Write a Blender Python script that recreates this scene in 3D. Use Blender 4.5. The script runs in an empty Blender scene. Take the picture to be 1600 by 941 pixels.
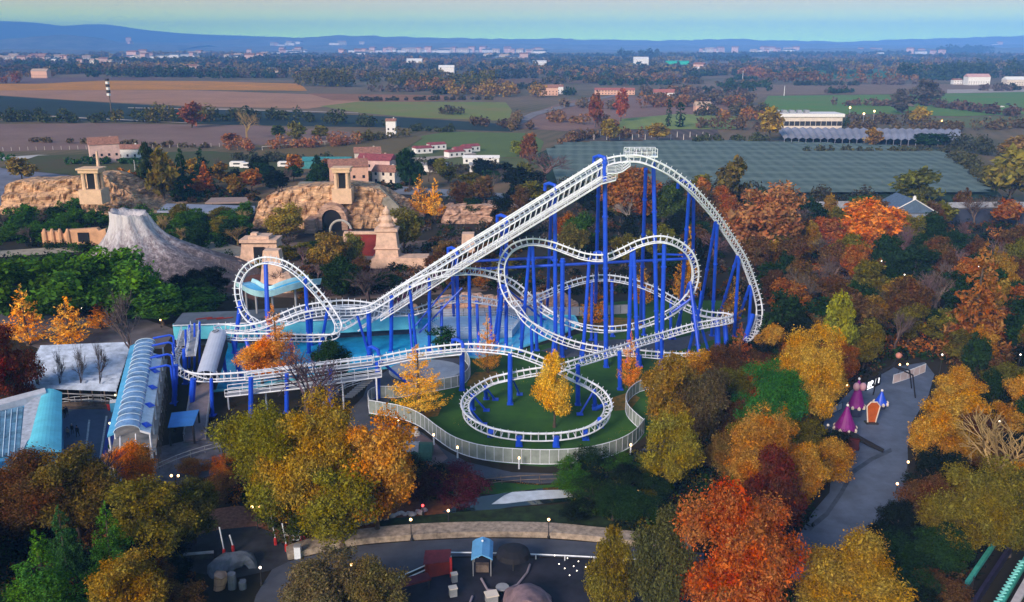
import bpy, math, random
import numpy as np
from mathutils import Vector, Matrix, noise as mnoise
random.seed(7)
D2R = math.radians
SC = bpy.context.scene
COL = SC.collection
# ------------------------------------------------------------------ camera model
H = 55.0; FP = 1386.0; CX = 800.0; CY = 470.5; PITCH = D2R(16.2)
cp, sp = math.cos(PITCH), math.sin(PITCH)
def ray(px, py):
    a = (px-CX)/FP; b = (CY-py)/FP
    return (a, cp+b*sp, -sp+b*cp)
def G(px, py, z=0.0):
    d = ray(px, py); t = (z-H)/d[2]
    return Vector((d[0]*t, d[1]*t, z))
def A(px, py, Y):
    d = ray(px, py); t = Y/d[1]
    return Vector((d[0]*t, Y, H+d[2]*t))
def GY(py): return G(800, py).y
# ------------------------------------------------------------------ materials
MATS = {}
def nt(m):
    m.use_nodes = True; n = m.node_tree; n.nodes.clear(); return n, n.nodes, n.links
def mat(name, c, rough=.8, var=.25, scale=1.0, bump=0.0, spec=.3, metal=0.0, c2=None, stretch=None, detail=6, coat=0.0):
    if name in MATS: return MATS[name]
    m = bpy.data.materials.new(name); t, N, L = nt(m); MATS[name] = m
    out = N.new('ShaderNodeOutputMaterial'); b = N.new('ShaderNodeBsdfPrincipled')
    tc = N.new('ShaderNodeTexCoord'); mp = N.new('ShaderNodeMapping')
    L.new(tc.outputs['Object'], mp.inputs[0])
    if stretch: mp.inputs['Scale'].default_value = stretch
    ns = N.new('ShaderNodeTexNoise'); ns.inputs['Scale'].default_value = scale
    ns.inputs['Detail'].default_value = detail; ns.inputs['Roughness'].default_value = .65
    L.new(mp.outputs[0], ns.inputs[0])
    r = N.new('ShaderNodeValToRGB'); r.color_ramp.elements[0].position = .3; r.color_ramp.elements[1].position = .7
    if c2 is None: c2 = tuple(x*(1-var*1.6) for x in c); c1 = tuple(min(1, x*(1+var)) for x in c)
    else: c1 = c
    r.color_ramp.elements[0].color = (*c2, 1); r.color_ramp.elements[1].color = (*c1, 1)
    L.new(ns.outputs[0], r.inputs[0]); L.new(r.outputs[0], b.inputs['Base Color'])
    b.inputs['Roughness'].default_value = rough; b.inputs['Specular IOR Level'].default_value = spec
    b.inputs['Metallic'].default_value = metal
    b.inputs['Coat Weight'].default_value = coat
    if bump:
        bp = N.new('ShaderNodeBump'); bp.inputs['Strength'].default_value = .8; bp.inputs['Distance'].default_value = bump
        L.new(ns.outputs[0], bp.inputs['Height']); L.new(bp.outputs[0], b.inputs['Normal'])
    L.new(b.outputs[0], out.inputs[0]); return m
def emat(name, c, s):
    if name in MATS: return MATS[name]
    m = bpy.data.materials.new(name); t, N, L = nt(m); MATS[name] = m
    out = N.new('ShaderNodeOutputMaterial'); e = N.new('ShaderNodeEmission')
    e.inputs[0].default_value = (*c, 1); e.inputs[1].default_value = s; L.new(e.outputs[0], out.inputs[0]); return m
def fieldmat(name, c, c2, period=3.0, ang=0.0, amt=.6, nscale=.02, sharp=False, cross=0):
    """ploughed or planted field: rows plus large soft blotches"""
    if name in MATS: return MATS[name]
    m = bpy.data.materials.new(name); t, N, L = nt(m); MATS[name] = m
    out = N.new('ShaderNodeOutputMaterial'); b = N.new('ShaderNodeBsdfPrincipled'); b.inputs['Roughness'].default_value = .95
    b.inputs['Specular IOR Level'].default_value = .1
    g = N.new('ShaderNodeNewGeometry'); mp = N.new('ShaderNodeMapping'); mp.inputs['Rotation'].default_value[2] = D2R(ang)
    L.new(g.outputs['Position'], mp.inputs[0])
    w = N.new('ShaderNodeTexWave'); w.bands_direction = 'X'; w.inputs['Scale'].default_value = .314/period
    w.inputs['Distortion'].default_value = .35; w.inputs['Detail Scale'].default_value = .6
    L.new(mp.outputs[0], w.inputs[0])
    ns = N.new('ShaderNodeTexNoise'); ns.inputs['Scale'].default_value = nscale; ns.inputs['Detail'].default_value = 8; ns.inputs['Roughness'].default_value = .7
    L.new(g.outputs['Position'], ns.inputs[0])
    mr = N.new('ShaderNodeMapRange'); mr.inputs[1].default_value = .35; mr.inputs[2].default_value = .65; L.new(ns.outputs[0], mr.inputs[0])
    ml = N.new('ShaderNodeMath'); ml.operation = 'MULTIPLY'; ml.inputs[1].default_value = amt; L.new(w.outputs['Fac'], ml.inputs[0])
    src = ml
    if cross:
        w2 = N.new('ShaderNodeTexWave'); w2.bands_direction = 'Y'; w2.inputs['Scale'].default_value = .314/cross
        L.new(mp.outputs[0], w2.inputs[0])
        pw = N.new('ShaderNodeMath'); pw.operation = 'POWER'; pw.inputs[1].default_value = 3; L.new(w2.outputs['Fac'], pw.inputs[0])
        m3 = N.new('ShaderNodeMath'); m3.operation = 'MULTIPLY_ADD'; m3.inputs[1].default_value = .5
        L.new(pw.outputs[0], m3.inputs[0]); L.new(ml.outputs[0], m3.inputs[2]); src = m3
    ad = N.new('ShaderNodeMath'); ad.operation = 'MULTIPLY_ADD'; ad.inputs[1].default_value = 1-amt; ad.use_clamp = True
    L.new(mr.outputs[0], ad.inputs[0]); L.new(src.outputs[0], ad.inputs[2])
    mx = N.new('ShaderNodeMix'); mx.data_type = 'RGBA'; mx.inputs['A'].default_value = (*c, 1); mx.inputs['B'].default_value = (*c2, 1)
    L.new(ad.outputs[0], mx.inputs['Factor']); L.new(mx.outputs['Result'], b.inputs['Base Color'])
    L.new(b.outputs[0], out.inputs[0]); return m
def leafmat():
    m = bpy.data.materials.new('foliage'); t, N, L = nt(m)
    out = N.new('ShaderNodeOutputMaterial'); d = N.new('ShaderNodeBsdfDiffuse'); tr = N.new('ShaderNodeBsdfTranslucent'); mx = N.new('ShaderNodeMixShader')
    mx.inputs[0].default_value = .36
    oi = N.new('ShaderNodeObjectInfo'); g = N.new('ShaderNodeNewGeometry'); tc = N.new('ShaderNodeTexCoord')
    ns = N.new('ShaderNodeTexNoise'); ns.inputs['Scale'].default_value = .33; ns.inputs['Detail'].default_value = 6; ns.inputs['Roughness'].default_value = .75; L.new(g.outputs['Position'], ns.inputs[0])
    hs = N.new('ShaderNodeHueSaturation')
    r1 = N.new('ShaderNodeMapRange'); r1.inputs[1].default_value = .3; r1.inputs[2].default_value = .7; r1.inputs[3].default_value = .480; r1.inputs[4].default_value = .545
    L.new(ns.outputs[0], r1.inputs[0]); L.new(r1.outputs[0], hs.inputs['Hue'])
    r2 = N.new('ShaderNodeMapRange'); r2.inputs[3].default_value = .38; r2.inputs[4].default_value = 1.6
    L.new(g.outputs['Random Per Island'], r2.inputs[0]); L.new(r2.outputs[0], hs.inputs['Value'])
    r3 = N.new('ShaderNodeMapRange'); r3.inputs[1].default_value = .3; r3.inputs[2].default_value = .7; r3.inputs[3].default_value = 1.1; r3.inputs[4].default_value = .85
    L.new(ns.outputs[0], r3.inputs[0]); L.new(r3.outputs[0], hs.inputs['Saturation'])
    L.new(oi.outputs['Color'], hs.inputs['Color'])
    L.new(hs.outputs[0], d.inputs[0]); L.new(hs.outputs[0], tr.inputs[0]); L.new(d.outputs[0], mx.inputs[1]); L.new(tr.outputs[0], mx.inputs[2])
    L.new(mx.outputs[0], out.inputs[0]); return m
LEAF = leafmat()
# ------------------------------------------------------------------ mesh builder
class MB:
    def __init__(s): s.v = []; s.f = []
    def add(s, vs, fs):
        o = len(s.v); s.v += [tuple(v) for v in vs]; s.f += [tuple(i+o for i in f) for f in fs]; return s
    def box(s, c, size, rz=0.0):
        x, y, z = [k/2 for k in size]; ca, sa = math.cos(rz), math.sin(rz)
        vs = [(c[0]+ca*a*x-sa*b*y, c[1]+sa*a*x+ca*b*y, c[2]+e*z) for e in (-1, 1) for a, b in ((-1, -1), (1, -1), (1, 1), (-1, 1))]
        return s.add(vs, [(3, 2, 1, 0), (4, 5, 6, 7), (0, 1, 5, 4), (1, 2, 6, 5), (2, 3, 7, 6), (3, 0, 4, 7)])
    def prism(s, pts, z0, z1):
        n = len(pts); a = [(p[0], p[1], z0) for p in pts]; b = [(p[0], p[1], z1) for p in pts]
        area = sum(pts[i][0]*pts[(i+1) % n][1]-pts[(i+1) % n][0]*pts[i][1] for i in range(n))
        if area < 0: a.reverse(); b.reverse()
        return s.add(a+b, [tuple(range(n-1, -1, -1)), tuple(range(n, 2*n))]+[(i, (i+1) % n, n+(i+1) % n, n+i) for i in range(n)])
    def loft(s, rings, close=True, caps=True):
        n = len(rings[0]); vs = [v for r in rings for v in r]; fs = []
        for i in range(len(rings)-1):
            for j in range(n if close else n-1):
                k = (j+1) % n; fs.append((i*n+j, i*n+k, (i+1)*n+k, (i+1)*n+j))
        if caps and close: fs += [tuple(range(n-1, -1, -1)), tuple((len(rings)-1)*n+i for i in range(n))]
        return s.add(vs, fs)
    def tube(s, pts, r, n=6, r1=None, caps=True):
        pts = [Vector(p) for p in pts]; rings = []; m = len(pts)
        ref = Vector((0, 0, 1))
        for i, p in enumerate(pts):
            t = (pts[min(i+1, m-1)]-pts[max(i-1, 0)])
            if t.length < 1e-9: t = Vector((0, 0, 1))
            t.normalize(); a = t.cross(ref)
            if a.length < .1: a = t.cross(Vector((0, 1, 0)))
            a.normalize(); b = a.cross(t); rr = r if r1 is None else r+(r1-r)*i/(m-1)
            rings.append([p+a*math.cos(2*math.pi*k/n)*rr+b*math.sin(2*math.pi*k/n)*rr for k in range(n)])
        return s.loft(rings, True, caps)
    def lathe(s, prof, c, n=12, squash=1.0):
        rings = [[(c[0]+r*math.cos(2*math.pi*k/n), c[1]+r*squash*math.sin(2*math.pi*k/n), c[2]+z) for k in range(n)] for r, z in prof]
        return s.loft(rings)
    def ball(s, c, r, n=8, m=6, sz=1.0):
        return s.lathe([(max(.001, r*math.sin(math.pi*i/m)), -r*sz*math.cos(math.pi*i/m)) for i in range(m+1)], c, n)
    def quad(s, *p): return s.add(p, [(0, 1, 2, 3)] if len(p) == 4 else [tuple(range(len(p)))])
def mkobj(name, mb, m, off=(0, 0, 0), smooth=False):
    me = bpy.data.meshes.new(name); ox, oy, oz = off
    me.from_pydata([(x-ox, y-oy, z-oz) for x, y, z in mb.v], [], mb.f); me.update()
    if smooth: me.polygons.foreach_set('use_smooth', [True]*len(me.polygons))
    if m: me.materials.append(m)
    o = bpy.data.objects.new(name, me); COL.objects.link(o); return o
ORG = {}
def tagp(o, label, cat, group=None):
    o['label'] = label; o['category'] = cat
    if group: o['group'] = group
def thing(name, label, cat, loc, group=None):
    o = bpy.data.objects.new(name, None); o.empty_display_size = .5; COL.objects.link(o); o.location = loc
    ORG[o.name] = Vector(loc); tagp(o, label, cat, group); return o
def part(name, mb, m, parent, smooth=False, label=None):
    off = ORG[parent.name]; o = mkobj(name, mb, m, off, smooth); o.parent = parent; ORG[o.name] = off
    if label: o['label'] = label
    return o
def partcopy(src, parent, dloc):
    o = src.copy(); COL.objects.link(o); o.parent = parent; o.location = dloc; return o
def single(name, mb, m, label, cat, group=None, smooth=False, kind=None):
    xs = [v[0] for v in mb.v]; ys = [v[1] for v in mb.v]; z0 = min(v[2] for v in mb.v)
    c = ((min(xs)+max(xs))/2, (min(ys)+max(ys))/2, z0)
    o = mkobj(name, mb, m, c, smooth); o.location = c; tagp(o, label, cat, group); ORG[o.name] = Vector(c)
    if kind: o['kind'] = kind
    return o
def struct(name, mb, m, smooth=False):
    o = mkobj(name, mb, m, (0, 0, 0), smooth); o['kind'] = 'structure'; return o
def patch(name, px, z, m):
    mb = MB(); pts = [G(a, b, z) for a, b in px]
    n = len(pts); area = sum(pts[i].x*pts[(i+1) % n].y-pts[(i+1) % n].x*pts[i].y for i in range(n))
    if area < 0: pts.reverse()
    mb.quad(*pts); return struct(name, mb, m)
def copytree(root, loc, rz=0.0, sc=None, label=None, group=None):
    r = root.copy(); COL.objects.link(r); r.location = loc; r.rotation_euler = (0, 0, rz)
    if sc: r.scale = sc
    if label: r['label'] = label
    if group: r['group'] = group
    for ch in KIDS[root.name]:
        c = ch.copy(); COL.objects.link(c); c.parent = r
        for g in KIDS.get(ch.name, []):
            d = g.copy(); COL.objects.link(d); d.parent = c
    return r
KIDS = {}
def smoothpoly(pts, n=6):
    """Catmull-Rom through tuples"""
    P = [np.array(p, float) for p in pts]; out = []
    for i in range(len(P)-1):
        a = P[max(i-1, 0)]; b = P[i]; c = P[i+1]; d = P[min(i+2, len(P)-1)]
        for k in range(n):
            t = k/n; out.append(.5*((2*b)+(-a+c)*t+(2*a-5*b+4*c-d)*t*t+(-a+3*b-3*c+d)*t**3))
    out.append(P[-1]); return out
# ------------------------------------------------------------------ material palette
white = mat('white paint', (.72, .77, .86), .45, .16, .9, spec=.4, detail=10)
steelblue = mat('blue paint', (.012, .075, .66), .35, .12, .8, spec=.5)
lightblue = mat('light blue paint', (.10, .42, .72), .5, .12, .6)
cyanm = mat('cyan roofing', (.14, .62, .78), .5, .1, .5)
paleblue = mat('pale blue canvas', (.50, .66, .80), .6, .12, .7)
glassblue = mat('blue glazing', (.10, .22, .36), .15, .3, .6, spec=.8)
asphalt = mat('asphalt', (.085, .095, .125), .8, .35, .35, detail=12, c2=(.05, .056, .075))
asphalt2 = mat('dark asphalt', (.04, .042, .05), .85, .35, .3)
concrete = mat('concrete', (.28, .28, .29), .85, .25, .6, bump=.02)
sandm = mat('sandy paving', (.36, .29, .23), .9, .35, 1.5, bump=.03)
rock = mat('warm sandstone', (.74, .44, .24), .9, .3, .35, bump=.6, c2=(.34, .18, .09), detail=10)
rock2 = mat('pink sandstone', (.60, .37, .26), .9, .3, .5, bump=.3, c2=(.30, .17, .12))
stone = mat('pale carved stone', (.68, .46, .34), .85, .2, .8, bump=.1)
adobe = mat('orange adobe', (.62, .34, .19), .9, .2, .4, bump=.1)
darkm = mat('dark recess', (.012, .012, .016), .9, .1)
darkgrey = mat('charcoal metal', (.03, .03, .035), .6, .2)
grey = mat('grey metal', (.30, .31, .34), .5, .2, 1)
redm = mat('dark red plaster', (.22, .025, .02), .8, .3, .5)
brightred = mat('red paint', (.5, .03, .03), .6, .2)
greyroof = mat('grey blue roofing', (.10, .12, .16), .7, .25, .3)
bark = mat('bark', (.09, .065, .05), .95, .4, 3, bump=.05)
palebark = mat('pale bark', (.30, .26, .22), .95, .35, 2)
wallm = mat('cream plaster', (.70, .62, .54), .85, .12, .5)
pinkwall = mat('pink plaster', (.68, .45, .40), .85, .15, .5)
tileroof = mat('terracotta tiles', (.34, .16, .115), .9, .35, 1.2)
maroon = mat('maroon roofing', (.30, .07, .08), .7, .3, 1)
lawnm = mat('lawn', (.045, .135, .012), .95, .35, .16, bump=.05, c2=(.010, .055, .008), detail=14)
leaflitter = mat('grass strewn with golden leaves', (.30, .15, .015), .95, .3, 1.2, c2=(.05, .07, .01))
litter = mat('rust leaf litter', (.26, .09, .03), .95, .3, 1.4, c2=(.08, .03, .015), bump=.05)
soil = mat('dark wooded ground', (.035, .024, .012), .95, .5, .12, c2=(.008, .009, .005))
poolm = mat('pool water', (.03, .46, .90), .10, .2, .5, spec=.6, bump=.04, detail=8)
timber = mat('weathered timber', (.16, .12, .10), .9, .35, 1.5)
purple = mat('purple paint', (.20, .012, .20), .5, .2, 1)
orangep = mat('orange paint', (.42, .09, .015), .5, .2, 1)
lilacgrey = mat('lilac netting', (.30, .30, .36), .9, .2, .03)
lampm = emat('warm lamp', (1, .55, .22), 5.0)
lampw = emat('white lamp', (1, .85, .7), 3.0)
lampr = emat('red lamp', (1, .05, .05), 4.0)
def crackrock(name, c, c2, cell):
    m = mat(name, c, .9, .3, .35, bump=.5, c2=c2, detail=12); t = m.node_tree; N = t.nodes; L = t.links
    b = [x for x in N if x.type == 'BSDF_PRINCIPLED'][0]; r = [x for x in N if x.type == 'VALTORGB'][0]; tc = [x for x in N if x.type == 'TEX_COORD'][0]; ns = [x for x in N if x.type == 'TEX_NOISE'][0]
    mp = N.new('ShaderNodeMapping'); mp.inputs['Scale'].default_value = (.55, .55, 2.6); L.new(tc.outputs['Object'], mp.inputs[0])
    wr = N.new('ShaderNodeMix'); wr.data_type = 'RGBA'; wr.inputs['Factor'].default_value = .25; L.new(mp.outputs[0], wr.inputs['A']); L.new(ns.outputs['Color'], wr.inputs['B'])
    v = N.new('ShaderNodeTexVoronoi'); v.feature = 'DISTANCE_TO_EDGE'; v.inputs['Scale'].default_value = cell; L.new(wr.outputs['Result'], v.inputs['Vector'])
    v2 = N.new('ShaderNodeTexVoronoi'); v2.inputs['Scale'].default_value = cell; L.new(wr.outputs['Result'], v2.inputs['Vector'])
    mr_ = N.new('ShaderNodeMapRange'); mr_.inputs[2].default_value = .10; mr_.inputs[3].default_value = .55; mr_.inputs[4].default_value = 1; L.new(v.outputs['Distance'], mr_.inputs[0])
    sp_ = N.new('ShaderNodeSeparateXYZ'); L.new(v2.outputs['Color'], sp_.inputs[0]); m2 = N.new('ShaderNodeMapRange'); m2.inputs[3].default_value = .62; m2.inputs[4].default_value = 1.15; L.new(sp_.outputs[0], m2.inputs[0])
    ml = N.new('ShaderNodeMath'); ml.operation = 'MULTIPLY'; L.new(mr_.outputs[0], ml.inputs[0]); L.new(m2.outputs[0], ml.inputs[1])
    mx = N.new('ShaderNodeMix'); mx.data_type = 'RGBA'; mx.blend_type = 'MULTIPLY'; mx.inputs['Factor'].default_value = 1; L.new(r.outputs[0], mx.inputs['A']); L.new(ml.outputs[0], mx.inputs['B']); L.new(mx.outputs['Result'], b.inputs['Base Color']); return m
del MATS['warm sandstone'], MATS['pink sandstone']
rock = crackrock('warm sandstone', (.80, .50, .29), (.36, .20, .11), .55)
rock2 = crackrock('pink sandstone', (.72, .46, .33), (.36, .21, .15), .6)
# ------------------------------------------------------------------ camera, light, sky
cam = bpy.data.cameras.new('camera'); co = bpy.data.objects.new('camera', cam); COL.objects.link(co)
co.location = (0, 0, H); co.rotation_euler = (math.pi/2-PITCH, 0, 0)
cam.sensor_fit = 'HORIZONTAL'; cam.sensor_width = 36; cam.lens = 36*FP/1600; cam.clip_start = 1; cam.clip_end = 40000
SC.camera = co
SUN_EL, SUN_AZ = 26.0, -150.0     # azimuth measured clockwise from +Y: the sun stands behind the camera, to its left
sd = bpy.data.lights.new('sun', 'SUN'); sd.energy = 2.5; sd.angle = D2R(18); sd.color = (1, .80, .63)
so = bpy.data.objects.new('sun', sd); COL.objects.link(so)
ax = D2R(SUN_AZ); dirv = Vector((math.sin(ax)*math.cos(D2R(SUN_EL)), math.cos(ax)*math.cos(D2R(SUN_EL)), math.sin(D2R(SUN_EL))))
so.rotation_euler = dirv.to_track_quat('Z', 'Y').to_euler(); so.location = (-60, -60, 200)
w = bpy.data.worlds.new('World'); SC.world = w; w.use_nodes = True; t = w.node_tree; t.nodes.clear(); N = t.nodes; L = t.links
wo = N.new('ShaderNodeOutputWorld'); bg = N.new('ShaderNodeBackground'); bg.inputs[1].default_value = .10
sky = N.new('ShaderNodeTexSky'); sky.sky_type = 'NISHITA'; sky.sun_disc = False; sky.sun_elevation = D2R(SUN_EL); sky.sun_rotation = ax
sky.air_density = 1.2; sky.dust_density = .6; sky.ozone_density = 3
tc = N.new('ShaderNodeTexCoord'); sx = N.new('ShaderNodeSeparateXYZ'); L.new(tc.outputs['Generated'], sx.inputs[0])
mr = N.new('ShaderNodeMapRange'); mr.inputs[1].default_value = 0; mr.inputs[2].default_value = .25; L.new(sx.outputs[2], mr.inputs[0])
cr = N.new('ShaderNodeValToRGB'); cr.color_ramp.elements[0].position = 0; cr.color_ramp.elements[0].color = (.66, 1.16, .0, 1)
cr.color_ramp.elements[1].position = 1; cr.color_ramp.elements[1].color = (.32, .42, .62, 1)
for p, c in ((.04, (.62, .96, .0)), (.09, (.54, .70, .04)), (.14, (.44, .42, .10)), (.18, (.40, .33, .14)), (.3, (.34, .30, .22))):
    e = cr.color_ramp.elements.new(p); e.color = (*c, 1)
L.new(mr.outputs[0], cr.inputs[0])
vm = N.new('ShaderNodeMix'); vm.data_type = 'RGBA'; vm.blend_type = 'MULTIPLY'; vm.inputs['Factor'].default_value = 1
L.new(cr.outputs[0], vm.inputs['A']); vm.inputs['B'].default_value = (18, 18, 18, 1); vm.clamp_result = False
fr = N.new('ShaderNodeMapRange'); fr.inputs[1].default_value = .045; fr.inputs[2].default_value = .10; L.new(sx.outputs[2], fr.inputs[0])
mm = N.new('ShaderNodeMix'); mm.data_type = 'RGBA'; L.new(fr.outputs[0], mm.inputs['Factor']); L.new(vm.outputs['Result'], mm.inputs['A']); L.new(sky.outputs[0], mm.inputs['B'])
L.new(mm.outputs['Result'], bg.inputs[0]); L.new(bg.outputs[0], wo.inputs[0])
SC.view_settings.view_transform = 'Standard'; SC.view_settings.look = 'None'; SC.view_settings.exposure = 0.8; SC.view_settings.gamma = 1
SC.render.engine = 'CYCLES'
# ================================================================== the roller coaster
Uz = (0, 0, 1)
# (px, py, distance, spine direction)
T0 = [(533, 512, 157, Uz), (560, 497, 157, Uz), (613, 461, 156, Uz), (712, 398, 154, Uz), (790, 351, 152, Uz), (866, 303, 150, Uz),
      (935, 260, 148.3, Uz), (958, 251, 147.7, Uz), (985, 248, 147, Uz), (1005, 250, 146.6, Uz), (1030, 260, 146.5, Uz), (1052, 273, 147, Uz),
      (1078, 293, 148, (.1, 0, 1)), (1100, 316, 150, (.3, 0, 1)), (1122, 343, 153, (.5, 0, 1)), (1144, 376, 157, (.7, 0, 1)), (1163, 408, 160, (.9, 0, .9)),
      (1177, 445, 163, (1, 0, .6)), (1186, 480, 164, (1, -.2, .4)), (1184, 508, 162, (1, -.3, .4)), (1172, 530, 158, (.8, -.6, .6)), (1152, 544, 154, (.4, -.7, .8)),
      (1128, 551, 151, (.2, -.6, 1)), (1090, 556, 148.5, (0, -.4, 1)), (1050, 556, 148, (0, -.2, 1)), (1000, 552, 148.5, Uz), (950, 548, 149, Uz), (905, 540, 150, Uz),
      (865, 526, 150.5, (0, -.3, 1)), (832, 507, 151, (-.3, -.5, 1)), (808, 484, 152, (-.7, -.3, .6)), (791, 458, 153, (-1, 0, .3)), (784, 430, 154, (-1, 0, .1)),
      (787, 405, 154, (-1, 0, .4)), (803, 386, 154, (-.5, 0, 1)), (831, 378, 153.5, Uz), (862, 383, 153, (.2, 0, 1)), (890, 393, 152, (.2, 0, 1)),
      (915, 401, 151, Uz), (945, 403, 150, Uz), (970, 394, 149.5, (-.2, 0, 1)), (1000, 380, 149, (-.2, 0, 1)), (1030, 374, 148.5, Uz), (1056, 380, 149, (.4, 0, 1)),
      (1076, 395, 150, (.8, 0, .7)), (1086, 418, 151, (1, 0, .2)), (1085, 442, 152, (1, 0, -.2)), (1074, 465, 153, (.8, -.2, -.5)), (1052, 486, 153, (.5, -.5, -.6)),
      (1022, 502, 153, (.2, -.8, -.5)), (985, 513, 153, (0, -1, -.2)), (950, 516, 153.5, (0, -1, .1)), (915, 512, 154, (0, -1, .4)), (885, 502, 155, (0, -.8, .8)),
      (862, 491, 156, (0, -.4, 1)), (838, 475, 157, Uz), (808, 448, 157, Uz), (782, 434, 156, Uz), (757, 427, 155, Uz), (730, 424, 153, Uz), (702, 426, 151.5, Uz),
      (675, 432, 151, Uz), (650, 441, 151, Uz), (620, 457, 151.5, Uz), (598, 471, 152, Uz), (575, 483, 153, (0, -.2, 1)), (545, 487, 154, (0, -.3, 1)),
      (510, 487, 153.5, (0, -.3, 1)), (475, 493, 152, (0, -.2, 1)), (445, 504, 151, Uz), (418, 511, 152, (-.3, 0, 1)), (398, 505, 153.5, (-.8, 0, .3)), (382, 489, 154.5, (-1, 0, 0)),
      (373, 465, 155, (-1, 0, .1)), (373, 440, 155.5, (-1, 0, .3)), (387, 418, 155.5, (-.6, 0, .8)), (412, 407, 155, Uz), (440, 411, 154, (.3, 0, 1)), (465, 426, 153, (.6, 0, .9)),
      (487, 448, 152, (.9, 0, .6)), (505, 469, 151, (1, 0, .4)), (519, 489, 150, (1, 0, .2)), (530, 510, 148, (1, -.4, .2)), (524, 523, 146.5, (.3, -.8, .6)), (495, 527, 146.5, (0, -.4, 1)),
      (455, 527, 147, (0, -.2, 1)), (410, 526, 147.5, Uz), (370, 526, 148, Uz), (348, 523, 149, (-.3, 0, 1)), (338, 517, 151, (-.6, .2, .8)), (350, 512, 153, (-.2, .2, 1)),
      (378, 514, 152, Uz), (410, 508, 151.5, Uz), (440, 495, 152, Uz), (470, 483, 153, Uz), (505, 477, 154, Uz), (540, 474, 155, Uz), (575, 477, 155.5, (0, -.2, 1)),
      (610, 484, 155.5, (0, -.3, 1)), (640, 487, 155.5, (0, -.2, 1)), (668, 480, 156, Uz), (690, 471, 157, Uz), (725, 467, 158.5, Uz), (760, 471, 160.5, Uz), (790, 476, 162.5, (0, .3, 1)),
      (822, 472, 164.5, (0, .2, 1)), (850, 461, 166.5, Uz), (880, 448, 168, Uz), (912, 438, 168.5, Uz), (945, 434, 168.5, Uz), (985, 440, 167, Uz), (1020, 452, 165.5, Uz),
      (1050, 468, 164, Uz), (1080, 484, 162, Uz), (1108, 492, 160.5, (0, .2, 1)), (1132, 494, 159, (.3, 0, 1)), (1143, 498, 156.5, (.3, 0, 1)), (1128, 502, 153.5, (.2, 0, 1)),
      (1090, 509, 151, Uz), (1060, 517, 149.5, Uz), (1033, 525, 147.5, Uz), (1000, 535, 143.5, Uz), (965, 547, 139, Uz), (930, 558, 134.5, Uz), (900, 567, 131.5, Uz), (865, 577, 130.5, Uz),
      (830, 582, 131.5, Uz), (800, 588, 131.5, (0, .2, 1)), (768, 596, 131, (-.3, .2, 1)), (743, 610, 128.5, (-.5, 0, 1)), (727, 626, 125, (-.7, 0, .9)), (726, 643, 121.8, (-.7, 0, .9)),
      (740, 659, 118.8, (-.5, -.3, 1)), (768, 672, 116.6, (-.2, -.6, 1)), (805, 679, 115.5, (0, -.7, 1)), (845, 681, 115.2, (0, -.7, 1)), (888, 678, 115.6, (.1, -.7, 1)), (922, 669, 117, (.4, -.5, 1)),
      (945, 654, 119.5, (.7, -.2, .9)), (952, 636, 122.8, (.7, 0, .9)), (940, 615, 126.5, (.5, .2, 1)), (917, 600, 129, (.3, .2, 1)), (890, 587, 130.2, (0, .2, 1)), (865, 573, 130.5, Uz),
      (835, 560, 130.8, Uz), (800, 549, 131, Uz), (760, 544, 132.5, Uz), (722, 543, 134.5, Uz), (680, 547, 135.5, Uz), (640, 553, 135.5, Uz), (592, 562, 134.5, Uz), (540, 569, 133, Uz),
      (480, 576, 131.5, Uz), (420, 583, 130.5, Uz), (370, 588, 130, Uz), (325, 590, 130, Uz), (298, 586, 131.5, (-.2, -.3, 1)), (278, 576, 134, (-.5, 0, 1)), (272, 562, 138, (-.5, 0, 1)),
      (280, 547, 142.5, (-.3, 0, 1)), (292, 531, 147, Uz), (300, 519, 151, Uz)]
CPT = np.array([list(A(x, y, Y)) for x, y, Y, u in T0]); CUP = np.array([u for *_, u in T0], float)
CUP /= np.linalg.norm(CUP, axis=1)[:, None]
_pp = np.array(smoothpoly([tuple(a)+tuple(b) for a, b in zip(CPT, CUP)], 24))
_s = np.concatenate([[0], np.cumsum(np.linalg.norm(np.diff(_pp[:, :3], axis=0), axis=1))])
def sampletrack(step):
    q = np.arange(0, _s[-1], step); r = np.stack([np.interp(q, _s, _pp[:, i]) for i in range(6)], 1)
    k = 5; P = r[:, :3].copy()
    T = np.gradient(P, axis=0); T /= np.linalg.norm(T, axis=1)[:, None]
    U = r[:, 3:]; U = U-(U*T).sum(1)[:, None]*T; U /= np.linalg.norm(U, axis=1)[:, None]
    return P, T, U, np.cross(T, U)
coaster = thing('roller_coaster', 'white tubular roller coaster track on tall royal blue columns, looping over lawn and pool', 'roller coaster', G(850, 600))
P, T, U, B = sampletrack(.6)
def railmesh(path, r, n=6):
    mb = MB(); rings = []
    for p, u, b in zip(path, U, B):
        rings.append([p+u*math.cos(2*math.pi*k/n)*r+b*math.sin(2*math.pi*k/n)*r for k in range(n)])
    return mb.loft(rings)
track = part('track', railmesh(P+U*.55, .17, 8), white, coaster, True)
for sgn in (1, -1): part('running_rail', railmesh(P-U*.5+B*sgn*.58, .125), white, track, True)
P2, T2, U2, B2 = sampletrack(1.06)
tm = MB()
for p, u, b in zip(P2, U2, B2):
    a, l, r = p+u*.55, p-u*.5+b*.58, p-u*.5-b*.58
    for s_, e_ in ((a, l), (a, r), (l, r)): tm.tube([s_, e_], .062, 4, caps=False)
    tm.tube([a, a+u*.5], .05, 4)
part('crossties', tm, white, track)['kind'] = 'stuff'
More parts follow.
